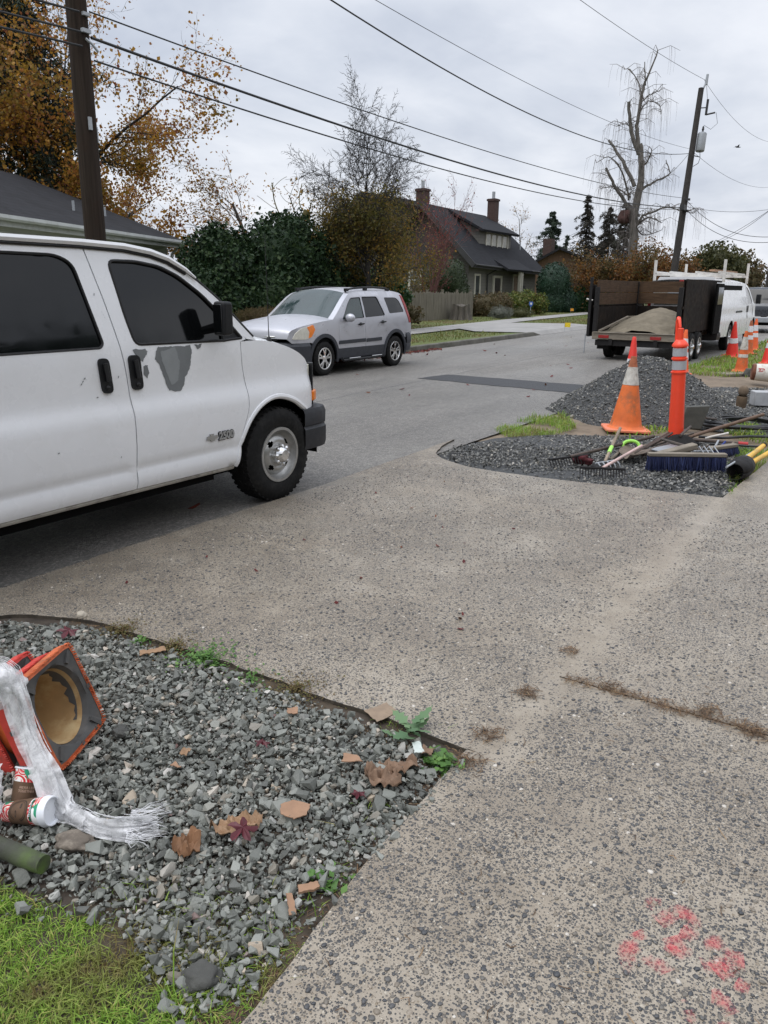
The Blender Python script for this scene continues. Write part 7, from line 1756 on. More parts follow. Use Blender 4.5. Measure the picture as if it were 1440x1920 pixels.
# poles
def left_pole():
    t = thing('utility_pole', 'thick dark wooden utility pole rising behind the white van', 'utility pole', (9.36, 12.25, 0)); m = MB(); m.tube([(0, 0, -.5), (.02, 0, 3), (.05, 0, 7), (.08, 0, 12)], [.185, .178, .165, .145], 20); m.build('pole', M_['pole_wood'], t)
    h = MB(); h.tube([(.02, -.2, 5.58), (.1, -.24, 5.52), (.22, -.24, 5.42)], .022, 6); h.box((.07, -.17, 5.95), (.12, .1, .05)); h.box((.05, -.17, 5.7), (.16, .1, .06)); h.build('wire_clamp', M_['galv'], t)
    b = MB(); b.box((-.02, -.18, 4.3), (.06, .03, .2)); b.box((.14, -.12, 4.15), (.02, .06, .25)); b.build('pole_tag', M_['galv'], t)
left_pole()
def right_pole():
    B, T = Vector((51.0, 12.3, 0)), Vector((53.3, 12.3, 13.3)); t = thing('utility_pole', 'leaning tall utility pole with a grey transformer past the trailer', 'utility pole', B); L = T - B
    MB().tube([L * -.03, L * .3, L * .7, L], [.235, .215, .18, .16], 14).build('pole', M_['bark_dark'], t)
    at = lambda z: L * (z / 13.3)
    q = at(10.3) + Vector((.15, -.42, 0)); c = MB(); X = dirmat(q - L.normalized() * .55, q + L.normalized() * .6); c.lathe([(0, 0), (.24, 0), (.26, .03), (.26, 1.0), (.22, 1.05), (0, 1.07)], 20, X=X); tr = c.build('transformer', M_['galv'], t)
    i = MB(); i.lathe([(.04, 1.05), (.07, 1.1), (.05, 1.2), (.075, 1.25), (.05, 1.35), (.06, 1.4), (0, 1.45)], 12, X=X); i.build('bushing', DKTRIM, tr)
    s = MB(); p = at(13.3); s.tube([p + Vector((0, -.1, -.05)), p + Vector((.1, -.2, .25))], .06, 8); s.tube([p + Vector((.12, -.22, .2)), p + Vector((.14, -.25, .75))], [.09, .07], 10); s.build('insulator', M_['galv'], t)
    f = MB(); p = at(12.2); f.bar(p, p + Vector((.1, -.42, 0)), .05, .05); f.tube([p + Vector((.12, -.45, -.4)), p + Vector((.14, -.47, .45))], .07, 8); f.tube([p + Vector((.12, -.45, -.38)), p + Vector((.2, -.95, -.3))], .05, 6); f.tube([p + Vector((.2, -1.0, -.3)), p + Vector((.2, -1.15, -.9)), p + Vector((.2, -.8, -1.2)), q + L.normalized() * .95], .012, 5); f.tube([p + Vector((.12, -.45, .4)), at(13.3) + Vector((.14, -.25, .2))], .012, 5); f.build('fuse_cutout', DKTRIM, t)
    w = MB()
    for z in (7.0, 6.35): w.box(at(z) + Vector((-.1, -.2, 0)), (.2, .25, .12))
    w.box(at(6.5) + Vector((-.55, -.12, 0)), (.8, .25, .3)); w.build('splice_case', DKTRIM, t)
    a = MB(); a.tube([at(9.45) + Vector((-.5, -.2, .0)), at(9.45) + Vector((.5, -.35, .05))], .03, 6); a.tube([q - L.normalized() * .5, at(9.4) + Vector((.35, -.45, 0)), at(9.1) + Vector((.3, -.4, 0)), at(8.9) + Vector((0, -.2, 0))], .018, 5); a.build('secondary_rack', DKTRIM, t)
right_pole()
t = thing('utility_pole', 'slim dark pole cut by the frame edge beyond the vans', 'utility pole', G(1431, 600, 0) * .9); MB().tube([(0, 0, -.2), (.1, 0, 4.95)], [.16, .14], 12).build('pole', M_['bark_dark'], t)

def wire(label, pts3, r, name='overhead_wire'):
    m = MB().tube(pts3, r, 6, cap=False); o = m.build(name, M_['wire'], None, fixn=False); return tag(o, label, 'cable')
def span(pts, u0, u1, v0=12.15, v1=12.15, n=40, deg=2):
    us, zs = zip(*pts); c = np.polyfit(us, zs, min(deg, len(us) - 1)); return [(u, v0 + (v1 - v0) * (u - u0) / (u1 - u0), float(np.polyval(c, u))) for u in np.linspace(u0, u1, n)]
wire('upper thin telephone wire leaving the thick pole', span([(9.5, 5.95), (13.7, 5.98), (20, 5.94), (30.7, 6.0), (51.8, 7.06)], 9.5, 51.9, 12.05, 12.2), .013)
dpts = [(9.55, 5.68), (13.7, 5.40), (30.8, 5.47), (50.6, 6.42)]
wire('thick communication cable below the thin telephone wire', span(dpts, 9.5, 51.0, 12.06, 12.2), .024)
wire('lowest communication cable strung just under the thick one', span([(9.55, 5.45), (13.7, 4.97), (20, 4.93), (30.8, 5.33), (50.6, 6.3)], 9.5, 51.0, 12.03, 12.2), .016)
wire('service wire in the highest middle span crossing the sky diagonally', span([(16.28, 8.0), (30.39, 7.62), (51.3, 9.45)], 9.6, 51.6), .018)
wire('thin service wire just above the diagonal service wire', span([(18.1, 8.49), (30.2, 8.55), (51.9, 9.76)], 9.6, 52), .008)
wire('high voltage wire reaching the top insulator of the leaning pole', span([(9.6, 11.6), (32, 12.2), (53.4, 13.75)], 9.6, 53.4), .010)
wire('high voltage wire running on beyond the leaning pole', span([(53.4, 13.75), (66, 13.3), (79, 14.1)], 53.4, 95, 12.2, 12.2), .010)
wire('service wire running on beyond the leaning pole', span([(52, 9.7), (66, 9.6), (82, 10.75)], 52, 95), .010)
for k, (y0, y1, lab) in enumerate(((373, 438, 'upper sagging drop cable right of the leaning pole'), (385, 447, 'lower sagging drop cable right of the leaning pole'))):
    a = Vector((52.1, 12.2, 7.0 - .5 * k)); b = at_dist(1470, y1 + 4, 40); wire(lab, [a.lerp(b, f) - Vector((0, 0, .9 * 4 * f * (1 - f) * .8)) for f in np.linspace(0, 1, 20)], .014)
for (p, q, da, db, lab) in (((1290, 388), (1460, 390), 53, 55, 'level cable running right from the splice case'), ((1300, 470), (1460, 382), 60, 46, 'rising cable behind the level one towards the right edge'), ((1345, 455), (1470, 372), 60, 46, 'second rising cable near the right edge'), ((1290, 290), (1225, 345), 52, 58, 'short drop wire from the leaning pole to the bare birch'), ((1165, 388), (1000, 470), 58, 70, 'faint wire slanting down to the brown house')):
    a = at_dist(*p, da); b = at_dist(*q, db); wire(lab, [a.lerp(b, f) - Vector((0, 0, .25 * 4 * f * (1 - f))) for f in np.linspace(0, 1, 12)], .011)
for (y0, lab, x0) in ((20, 'upper wire coming in behind the thick pole', 5.95), (26, 'thick cable coming in behind the thick pole', 5.66), (36, 'lower cable coming in behind the thick pole', 5.45)):
    wire(lab, [(9.3 - 30 * f, 12.05, x0 + .35 * f - 4 * .5 * f * (1 - f)) for f in np.linspace(0, 1, 16)], .018)

# small things on the far verge
def flag(label, px, py, z, col):
    c = G(px, py, .11); t = thing('utility_flag', label, 'marker flag', c); MB().tube([(0, 0, 0), (0, 0, .34)], .006, 5).build('wire', M_['galv'], t); m = MB(); m.grid([[_r2 * (f * .22) + Vector((0, 0, zz)) + _fh * (.04 * sin(f * 6)) for f in np.linspace(0, 1, 5)] for zz in (.17, .34)]); m.build('flag', col, t, fixn=False)
YF = pbr('flag_yellow', (.80, .60, .03), .5, var=.1, scale=9); flag('small yellow marker flag in the verge near the far kerb', 1058, 622, 0, YF); flag('tiny orange yellow flag on the far lawn by the hedge', 1069, 588, 0, pbr('flag_orange', (.75, .33, .03), .5, var=.1))
def yard_sign():
    c = G(994, 592, .12); t = thing('yard_sign', 'small blue and white shield sign on a stake by the shrubs', 'sign', c); MB().box((0, 0, .3), (.04, .04, .7)).build('stake', M_['galv'], t); s = MB(); k = [(-.12, .16), (.12, .16), (.12, -.02), (.0, -.17), (-.12, -.02)]; X = Matrix.Translation((-.04, -.03, .68)) @ Matrix.Rotation(YAW - pi / 2 , 4, 'Z') @ Matrix.Rotation(pi / 2, 4, 'X'); s.prism([(x, y) for x, y in k], -.012, .012, X=X); s.build('panel', pbr('sign_blue', (.05, .12, .42), .4, var=.1), t); e = MB(); e.prism([(x * .45, y * .45 + .03) for x, y in k], .0135, .017, X=X); e.prism([(x * .45, y * .45 + .03) for x, y in k], -.017, -.0135, X=X); e.build('emblem', M_['reflect_white'], t)
yard_sign()
def stump():
    c = G(864, 601, .12); t = thing('tree_stump', 'wide grey fluted tree stump beside the picket fence', 'tree stump', c); rows = []
    for z, r in ((-.1, 1.0), (.1, .82), (.35, .70), (.62, .66), (.76, .68)):
        rows.append([((r + .10 * (1.3 - z) * sin(a * 9) + .05 * sin(a * 17)) * .62 * cos(a), (r + .10 * (1.3 - z) * sin(a * 9)) * .62 * sin(a), z + .06 * sin(a * 3)) for a in np.linspace(0, 2 * pi, 73)])
    rows.append([(x * .3, y * .3, .70) for x, y, z in rows[-1]]); rows.append([(0, 0, .68)] * 73); MB().grid(rows).build('stump', pbr('stump_wood', (.095, .084, .070), .9, var=.4, scale=6, stretch=(3, 3, .4), bump=.5, bscale=18), t)
stump()
def bird():
    c = at_dist(1383, 276, 55); t = thing('bird', 'small dark bird flying to the right of the leaning pole', 'bird', c); R = _r2; U = Vector((0, 0, 1)); m = MB()
    m.tube([R * -.16, R * -.06, R * .05, R * .14, R * .2], [.004, .03, .034, .022, .006], 10)
    for s in (1, -1):
        w = _fh * s; rows = [[w * (.02 + .3 * f) + R * (.06 - .05 * f - .02 * k - .1 * k * (1 - f * .7)) + U * (.10 * sin(f * 2.4) + .006 * (1 - k)) for k in (0, .5, 1)] for f in (0, .35, .7, 1)]; m.grid(rows)
    m.grid([[R * -.14 + _fh * .012 * s, R * -.24 + _fh * .04 * s] for s in (-1, 0, 1)])
    m.build('body', pbr('bird_dark', (.04, .04, .045), .8, var=.2), t, fixn=False)
bird()
# ================================================================ trees and shrubs
def rvec(rs): 
    a = rs.uniform(0, 2 * pi); z = rs.uniform(-1, 1); q = sqrt(1 - z * z); return Vector((q * cos(a), q * sin(a), z))
def grow(p, d, L, r, lvl, cfg, out, tips, rs):
    n = cfg['seg'][lvl]; pts = [p.copy()]; rad = [r]; dd = d.copy()
    for i in range(n):
        dd = (dd + rvec(rs) * cfg['wig'][lvl] + Vector((0, 0, cfg['grav'][lvl]))+ cfg.get('lean', Vector()) * .04).normalized(); p = p + dd * (L / n); pts.append(p.copy()); rad.append(r * (1 - (1 - cfg['taper']) * (i + 1) / n))
    out.append((lvl, pts, rad))
    if lvl + 1 < cfg['levels']:
        k = cfg['kids'][lvl]; k = k if isinstance(k, int) else rs.randint(*k)
        t0 = cfg['start'][lvl]
        for j in range(k):
            f = t0 + (1 - t0) * (j + rs.uniform(.1, .9)) / k; x = f * n; i = min(n - 1, int(x)); q = pts[i].lerp(pts[i + 1], x - i); axis = (pts[i + 1] - pts[i]).normalized()
            s = axis.cross(rvec(rs)); s.normalize(); a = radians(cfg['ang'][lvl]) * rs.uniform(.7, 1.3)
            cd = (axis * cos(a) + s * sin(a)).normalized(); l2 = L * cfg['ratio'][lvl] * rs.uniform(.65, 1.2) * (1 - cfg.get('conic', .45) * f)
            grow(q, cd, l2, max(cfg['rmin'], rad[i] * cfg['rr'][lvl] * (1 - .3 * f)), lvl + 1, cfg, out, tips, rs)
    if lvl >= cfg['leaf_lvl']:
        for i in range(1, n + 1): tips.append((pts[i], (pts[i] - pts[i - 1]).normalized()))
def branch_mesh(runs, name, mat, parent, org):
    Vs = []; Fs = []; b = 0
    for lvl, pts, rad in runs:
        k = 10 if lvl == 0 else 6 if lvl == 1 else 4 if lvl == 2 else 3
        m = MB().tube(pts, rad, k, cap=False); V = np.array(m.v) - np.array(org); F = np.array(m.f); Vs.append(V); Fs.append(F + b); b += len(V)
    return np_obj(name, np.concatenate(Vs), np.concatenate(Fs), mat, parent, smooth=True)
def leaf_quads(P, N, size, asp=.6, rnd=1., fold=.25):
    n = len(P); a = rng.normal(size=(n, 3)); a /= np.linalg.norm(a, axis=1)[:, None]
    nn = N * (1 - rnd) + a * rnd if N is not None else a; nn /= np.linalg.norm(nn, axis=1)[:, None] + 1e-9
    h = rng.normal(size=(n, 3)); u = np.cross(nn, h); u /= np.linalg.norm(u, axis=1)[:, None] + 1e-9; w = np.cross(nn, u); s = size * np.exp(rng.normal(0, .25, n))[:, None]
    V = np.stack([P - u * s * .5, P + w * s * asp * .5 + nn * s * fold * .3, P + u * s * .5, P - w * s * asp * .5 + nn * s * fold * .3], 1).reshape(-1, 3); b = (np.arange(n) * 4)[:, None]
    return V, np.concatenate([b + np.array([0, 1, 2]), b + np.array([0, 2, 3])])
def tree(name, label, base, L, r, cfg, bark, leafm=None, nleaf=0, lsize=.1, lspread=.25, seed=1, keep=None, d0=(0, 0, 1), asp=.6, cat='tree', group=None, twig_lvl=2):
    rs = random.Random(seed); out = []; tips = []; base = Vector(base); t = thing(name, label, cat, base, 0, group)
    for k in range(cfg.get('stems', 1)):
        dv = Vector(d0) + (rvec(rs) * cfg.get('stem_spread', 0) if k or cfg.get('stems', 1) > 1 else Vector()); dv.z = abs(dv.z) + .15; grow(base + (rvec(rs) * .1 if k else Vector()), dv.normalized(), L * (1 if k == 0 else rs.uniform(.7, 1)), r, 0, cfg, out, tips, rs)
    branch_mesh([o for o in out if o[0] < twig_lvl], 'trunk', bark, t, base)
    tw = [o for o in out if o[0] >= twig_lvl]
    if tw: branch_mesh(tw, 'branches', bark, t, base)
    if leafm and nleaf:
        T = np.array([p for p, _ in tips])
        if keep is not None: T = T[keep(T)]
        idx = rng.integers(0, len(T), nleaf); P = T[idx] + rng.normal(0, lspread, (nleaf, 3)) - np.array(base); V, Fc = leaf_quads(P, None, lsize, asp); np_obj('crown', V, Fc, leafm, t)
    return t
def bush(name, label, lumps, n, size, mat, cat='shrub', group=None, asp=.6, shell=.34, core=.74, seed=0., rough=.32, zmin=.0, cmat=None):
    c0 = Vector(lumps[0][0]); c0.z = zmin; t = thing(name, label, cat, c0, 0, group); P = []; N = []; vol = np.array([l[1][0] * l[1][1] + l[1][0] * l[1][2] for l in lumps]); cnt = (n * vol / vol.sum()).astype(int)
    cb = MB()
    for (c, rr), k in zip(lumps, cnt):
        d = rng.normal(size=(k, 3)); d /= np.linalg.norm(d, axis=1)[:, None]; nz = np.array([mnoise.noise(Vector(q) * 2.1 + Vector((seed, c[0], 0))) + .5 * mnoise.noise(Vector(q) * 5.3 + Vector((seed, 0, c[1]))) for q in d])
        f = (1 + nz * rough) * (1 - shell * rng.uniform(0, 1, k) ** 1.5); p = d * np.array(rr) * f[:, None] + np.array(c); ok = p[:, 2] > zmin; P.append(p[ok]); N.append(d[ok])
        m2 = MB().ball((0, 0, 0), 1, 22); vs = []
        for v in m2.v:
            v = Vector(v); nzv = mnoise.noise(v * 2.1 + Vector((seed, c[0], 0))) + .5 * mnoise.noise(v * 5.3 + Vector((seed, 0, c[1]))); q = v * (core * (1 + nzv * rough)); vs.append((c[0] + q.x * rr[0] - c0.x, c[1] + q.y * rr[1] - c0.y, max(zmin, c[2] + q.z * rr[2]) - c0.z))
        cb.add(vs, m2.f)
    P = np.concatenate(P); N = np.concatenate(N); V, Fc = leaf_quads(P - np.array(c0), N, size, asp, .62)
    np_obj('foliage', V, Fc, mat, t); cb.build('core', cmat or mat, t, fixn=False, sharp=180)
    return t
def L_(px, py, dist, rx, rz, depth=None):
    c = at_dist(px, py, dist); s = dist / 1500.; return (tuple(c), (rx * s, (depth or rx) * s, rz * s))
M_['twig'] = pbr('twig', (.17, .15, .14), .9, var=.2, scale=3)
def stops(*cs): return [(i / (len(cs) - 1), c) for i, c in enumerate(cs)]
LM = {
 'dark': island_mat('leaf_dark', stops((.008, .020, .008), (.014, .034, .013), (.024, .050, .018), (.042, .068, .022)), .55, .12, spec=.22),
 'laurel': island_mat('leaf_laurel', stops((.018, .05, .016), (.03, .085, .025), (.05, .12, .03)), .4, .2),
 'box': island_mat('leaf_box', stops((.018, .034, .012), (.03, .05, .018), (.05, .07, .026)), .55, .15),
 'yellow': island_mat('leaf_yellow', stops((.09, .08, .018), (.16, .125, .025), (.235, .155, .03), (.30, .155, .032)), .55, .4, patch=(stops((.07, .075, .018), (.11, .10, .022), (.15, .11, .025)), .42, .6), patch_scale=.5),
 'gold': island_mat('leaf_gold', stops((.22, .115, .02), (.40, .21, .03), (.52, .28, .045), (.44, .19, .05), (.20, .07, .05)), .5, .5, patch=(stops((.15, .115, .02), (.30, .19, .03), (.25, .10, .03)), .45, .6), patch_scale=.35),
 'conifer': island_mat('needle_spray', stops((.014, .026, .018), (.022, .038, .024), (.035, .05, .03)), .7, .1),
 'conifer2': island_mat('needle_spray_far', stops((.025, .045, .032), (.04, .062, .042), (.055, .07, .045)), .7, .1),
 'brownc': island_mat('needle_spray_brown', stops((.04, .035, .03), (.06, .05, .04), (.05, .055, .04)), .7, .1),
 'orange': island_mat('leaf_orange', stops((.12, .05, .02), (.22, .09, .025), (.30, .13, .03), (.20, .12, .04), (.10, .07, .03)), .55, .4, patch=(stops((.07, .06, .025), (.13, .10, .03), (.09, .075, .03)), .46, .58), patch_scale=.5),
 'olive': island_mat('leaf_olive', stops((.05, .06, .022), (.08, .085, .03), (.12, .11, .04)), .55, .3),
 'brownbush': island_mat('leaf_brownbush', stops((.07, .065, .03), (.11, .09, .04), (.14, .09, .045)), .6, .3),
 'lav': island_mat('leaf_grey', stops((.12, .13, .11), (.17, .18, .15), (.22, .22, .18)), .7, .2),
 'rhodo': island_mat('leaf_rhodo', stops((.04, .07, .02), (.09, .13, .03), (.17, .2, .04), (.14, .09, .03)), .5, .3),
 'hedge': island_mat('leaf_hedge', stops((.010, .03, .018), (.016, .045, .025), (.028, .06, .03)), .5, .1),
 'red': island_mat('leaf_redtwig', stops((.20, .03, .035), (.28, .06, .05), (.20, .09, .06)), .6, .4),
 'dry': island_mat('dry_grass', stops((.10, .075, .04), (.16, .115, .06), (.09, .085, .03)), .8, .3),
}
# dark evergreens behind the silver car
bush('evergreen_shrub', 'huge glossy dark evergreen shrub behind the silver car bonnet', [L_(525, 500, 29, 88, 92), L_(590, 520, 29.5, 60, 80), L_(500, 560, 28, 95, 60), L_(590, 580, 28.5, 70, 45), L_(545, 450, 30, 55, 50), L_(450, 510, 29, 60, 70), L_(615, 480, 30.5, 40, 60)], 26000, .15, LM['dark'], seed=3., zmin=.1, shell=.45, core=.66)
bush('evergreen_shrub', 'looser dark evergreen shrub between the white house and the huge one', [L_(385, 500, 27.5, 52, 62), L_(425, 520, 27, 55, 70), L_(370, 560, 26, 60, 60), L_(440, 575, 26, 55, 40), L_(405, 450, 28, 30, 32)], 15000, .14, LM['dark'], seed=8., zmin=.1, shell=.5, core=.6)
bush('laurel_shrub', 'bright green laurel shrub under the half bare tree', [L_(655, 540, 32, 45, 42), L_(715, 545, 33, 42, 40), L_(610, 550, 31, 40, 38), L_(745, 560, 33, 25, 30)], 9000, .15, LM['laurel'], seed=5., zmin=.1, core=.68)
bush('dry_shrub', 'brown dead grassy shrub in front of the huge evergreen', [L_(500, 598, 24, 45, 20), L_(470, 600, 24, 30, 18)], 4200, .16, LM['dry'], seed=2., zmin=.1, asp=.08, core=.5, rough=.5)
bush('dry_shrub', 'low brown shrub between the laurel and the picket fence', [L_(770, 590, 34, 22, 18), L_(790, 560, 44, 30, 40)], 2500, .12, LM['brownbush'], seed=2.5, zmin=.1, core=.6)
# the half bare street tree
T1 = Vector((24.85, 16.9, .1))
cfg = dict(levels=5, seg=[9, 7, 5, 4, 3], wig=[.05, .15, .22, .28, .3], grav=[.05, .05, .03, .0, -.02], taper=.12, kids=[30, 11, 7, 4], start=[.30, .12, .12, .1], ang=[44, 34, 40, 45], ratio=[.62, .46, .46, .5], rr=[.42, .5, .55, .6], rmin=.0085, leaf_lvl=2, conic=.22)
tree('deciduous_tree', 'tall half bare tree with yellow leaves left on its lower branches behind the silver car', T1, 5.3, .15, cfg, M_['bark_dark'], LM['yellow'], 13000, .085, .20, 11, keep=lambda T: (T[:, 2] < 4.6 + .5 * np.sin(T[:, 0] * 3)) & (rng.uniform(0, 1, len(T)) < np.clip(1.5 - (T[:, 2] - 2.2) / 2.4, .1, 1)))
cfg2 = dict(levels=4, seg=[5, 6, 5, 4], wig=[.08, .2, .25, .3], grav=[.02, .01, -.03, -.05], taper=.4, kids=[11, 8, 7], start=[.45, .1, .1], ang=[68, 42, 45], ratio=[.85, .48, .5], rr=[.5, .5, .5], rmin=.006, leaf_lvl=1, conic=.2)
tree('deciduous_tree', 'low spreading tree thick with dull yellow autumn leaves before the grey gable', Vector((25.9, 17.2, .1)), 3.0, .10, cfg2, M_['bark_dark'], LM['yellow'], 11500, .085, .24, 5, keep=lambda T: (T[:, 2] > 1.7))
# thin yellow tree with a cut trunk above the evergreens
p = at_dist(520, 420, 34); p.z = .1
cfg3 = dict(levels=4, seg=[6, 6, 5, 4], wig=[.05, .18, .2, .25], grav=[.05, .05, .0, .0], taper=.35, kids=[9, 6, 4], start=[.55, .2, .2], ang=[50, 45, 45], ratio=[.62, .5, .5], rr=[.32, .5, .5], rmin=.009, leaf_lvl=2, conic=.2, lean=-_r2 * 2.0)
tree('deciduous_tree', 'sparse yellow leaved tree rising above the dark evergreens', p - _r2 * .6, 5.0, .15, cfg3, M_['bark'], LM['gold'], 1500, .12, .16, 21, asp=.45)
tree('cut_trunk', 'pruned mossy trunk with a few bare shoots above the dark evergreens', p + Vector((0, 0, 0)), 4.8, .21, dict(levels=3, seg=[6, 7, 5], wig=[.02, .2, .2], grav=[.0, .08, .05], taper=.8, kids=[4, 5], start=[.8, .3], ang=[75, 50], ratio=[.45, .5], rr=[.2, .5], rmin=.01, leaf_lvl=1, conic=0, lean=_r2 * 2), pbr('bark_mossy', (.12, .105, .04), .9, var=.4, scale=6, bump=.5), LM['gold'], 130, .11, .2, 4)
# red twigged shrub
p = at_dist(806, 560, 43); p.z = .1
tree('red_shrub', 'upright reddish bare twigged shrub against the grey roof', p, 5.2, .05, dict(levels=4, seg=[6, 5, 4, 4], wig=[.07, .12, .15, .2], grav=[.03, .05, .03, .0], taper=.3, kids=[8, 5, 4], start=[.25, .2, .2], ang=[26, 28, 32], ratio=[.5, .5, .5], rr=[.6, .6, .6], rmin=.008, leaf_lvl=3, conic=.2, stems=6, stem_spread=.38), M_['bark_red'], LM['red'], 900, .08, .15, 9, cat='shrub')
bush('boxwood_shrub', 'rounded dark green clipped shrub in front of the grey house', [L_(838, 525, 46, 38, 42), L_(850, 560, 46, 36, 35), L_(822, 560, 46, 34, 38)], 9000, .10, LM['box'], seed=6., zmin=.1, core=.85, shell=.2, rough=.12)
bush('shrub', 'brownish green loose shrub right of the tree stump', [L_(905, 577, 47, 32, 26), L_(935, 572, 49, 28, 24)], 4200, .12, LM['brownbush'], seed=1., zmin=.1)
bush('shrub', 'pale grey lavender like shrub by the far walk', [L_(940, 587, 44, 22, 13)], 1800, .12, LM['lav'], seed=1.5, zmin=.1, asp=.15, core=.6)
bush('shrub', 'low grey green shrub beside the pale grey one', [L_(975, 588, 46, 24, 11)], 1800, .11, LM['olive'], seed=1.7, zmin=.1, asp=.2, core=.6)
bush('rhododendron', 'yellow tipped green shrub with rusty leaves below the front window', [L_(985, 570, 52, 28, 22), L_(1012, 572, 52, 16, 20), L_(960, 568, 53, 20, 18)], 4200, .16, LM['rhodo'], seed=4., zmin=.1)
bush('clipped_hedge', 'tall dark rounded evergreen hedge at the corner of the grey house', [L_(1038, 535, 58, 32, 42), L_(1038, 565, 58, 32, 35), L_(1060, 570, 58, 22, 30)], 9000, .12, LM['hedge'], seed=7., zmin=.1, core=.86, shell=.2, rough=.1)
bush('shrub', 'fresh green shrub in front of the board fence', [L_(1085, 565, 60, 24, 28), L_(1070, 578, 60, 20, 16)], 3200, .16, LM['laurel'], seed=2.2, zmin=.1)
bush('shrub', 'slanting green shrub beside the trailer gate', [L_(1112, 570, 60, 20, 24), L_(1135, 560, 60, 20, 28)], 3000, .16, LM['laurel'], seed=2.9, zmin=.1)
# conifers on the skyline
def conifer(label, base, H, R, mat, seed, n=5200, droop=.35, size=.34, open_=.55, start=.12, bark=None, tr=None):
    rs = np.random.default_rng(seed); t = thing('conifer', label, 'conifer', base); MB().tube([(0, 0, -.3), (.05, 0, H * .5), (0, 0, H)], [tr or H * .017, (tr or H * .017) * .6, .02], 10).build('trunk', bark or M_['bark_dark'], t)
    tiers = int(H * 2.6); Pp = []; dirs = []; bm_ = MB()
    for k in range(tiers):
        f = start + (1 - start) * (k + rs.uniform(0, 1)) / tiers; z = H * f; L = R * (1 - f) ** .8 * rs.uniform(.55, 1.15) + .12; nb = rs.integers(4, 7)
        for j in range(nb):
            z = H * min(.985, max(start, f + rs.normal(0, .35 / H * (2.2 - f)))); a = rs.uniform(0, 2 * pi); d = np.array([cos(a), sin(a), 0]); l = L * rs.uniform(.55, 1.15); q = max(3, int(n / (tiers * 5.5)))
            s = rs.uniform(.12, 1, q); p = d * (s * l)[:, None]; p[:, 2] = z + .12 * l - droop * l * s ** 1.5; side = np.array([-sin(a), cos(a), 0]); p += side * (rs.normal(0, .16, q) * l * (1 - s * .5))[:, None]; p[:, 2] -= np.abs(rs.normal(0, .10 * l + .03, q)); Pp.append(p); dirs.append(np.tile(d, (q, 1)))
            bm_.tube([(0, 0, z), tuple(d * l * .5 + np.array([0, 0, z + .08 * l - droop * l * .35])), tuple(d * l + np.array([0, 0, z + .12 * l - droop * l]))], [.028, .02, .008], 3, cap=False)
    bm_.build('branches', bark or M_['bark_dark'], t, fixn=False)
    P = np.concatenate(Pp); V, Fc = leaf_quads(P, None, size, .22); np_obj('crown', V, Fc, mat, t); return t
def gb(px, d): p = at_dist(px, 560, d); p.z = .1; return p
conifer('rounded dense green conifer behind the brown house', gb(1028, 92), 9.8, 4.2, LM['conifer2'], 3, 12000, .15, .34)
conifer('small thin conifer right of the rounded one', gb(1056, 96), 7.6, 1.6, LM['conifer2'], 4, 2400, .3, .36)
conifer('pointed dark spire conifer left of the birch', gb(1090, 82), 10.4, 3.6, LM['brownc'], 5, 9000, .45, .3)
conifer('broad ragged dark conifer next to the spire', gb(1132, 78), 8.9, 4.8, LM['brownc'], 6, 11000, .5, .3)
conifer('tall uneven dark conifer touching the birch trunk', gb(1160, 74), 8.8, 3.8, LM['brownc'], 7, 9000, .5, .3)
# orange autumn growth behind the trailer
cfo = dict(levels=4, seg=[4, 5, 5, 4], wig=[.1, .2, .25, .3], grav=[.03, .03, .0, -.02], taper=.4, kids=[8, 7, 6], start=[.3, .15, .1], ang=[55, 45, 45], ratio=[.8, .5, .5], rr=[.5, .5, .5], rmin=.012, leaf_lvl=1, conic=.2, stems=3, stem_spread=.35)
for (px, d, L, n, lab, sd) in ((1140, 60, 3.0, 7000, 'orange brown autumn tree left of the birch trunk', 3), (1200, 58, 3.1, 8500, 'bright rusty autumn tree below the birch', 6), (1258, 60, 3.0, 8000, 'copper leaved autumn tree by the foot of the leaning pole', 8)):
    tree('autumn_tree', lab, gb(px, d), L, .10, cfo, M_['bark_dark'], LM['orange'], n, .17, .32, sd)
bush('hedge_mass', 'dark brown undergrowth behind the dump trailer', [L_(1110, 535, 66, 50, 35), L_(1180, 535, 64, 60, 36), L_(1250, 535, 64, 60, 34), L_(1300, 535, 66, 40, 30)], 9000, .22, LM['brownbush'], 'undergrowth', seed=9., zmin=.1, shell=.5, core=.7)
bush('tree', 'olive green round tree right of the leaning pole', [L_(1345, 492, 66, 34, 34), L_(1318, 500, 66, 26, 26), L_(1370, 505, 66, 28, 26), L_(1345, 530, 66, 40, 35)], 7000, .24, LM['olive'], 'tree', seed=12., zmin=.1, shell=.5, core=.6)
bush('tree', 'faded grey brown tree at the far end beyond the cargo van', [L_(1392, 500, 72, 22, 28), L_(1410, 515, 72, 22, 26), L_(1400, 535, 72, 40, 30)], 3200, .24, LM['brownbush'], 'tree', seed=13., zmin=.1, shell=.6, core=.45)
tree('deciduous_tree', 'thin bare pale tree behind the grey house roof', gb(975, 78), 8.0, .1, dict(levels=4, seg=[6, 5, 4, 4], wig=[.06, .15, .2, .25], grav=[.03, .03, .0, .0], taper=.3, kids=[9, 6, 4], start=[.4, .2, .2], ang=[38, 40, 40], ratio=[.4, .5, .5], rr=[.5, .5, .5], rmin=.012, leaf_lvl=3), M_['bark_pale'], LM['gold'], 250, .12, .2, 31)
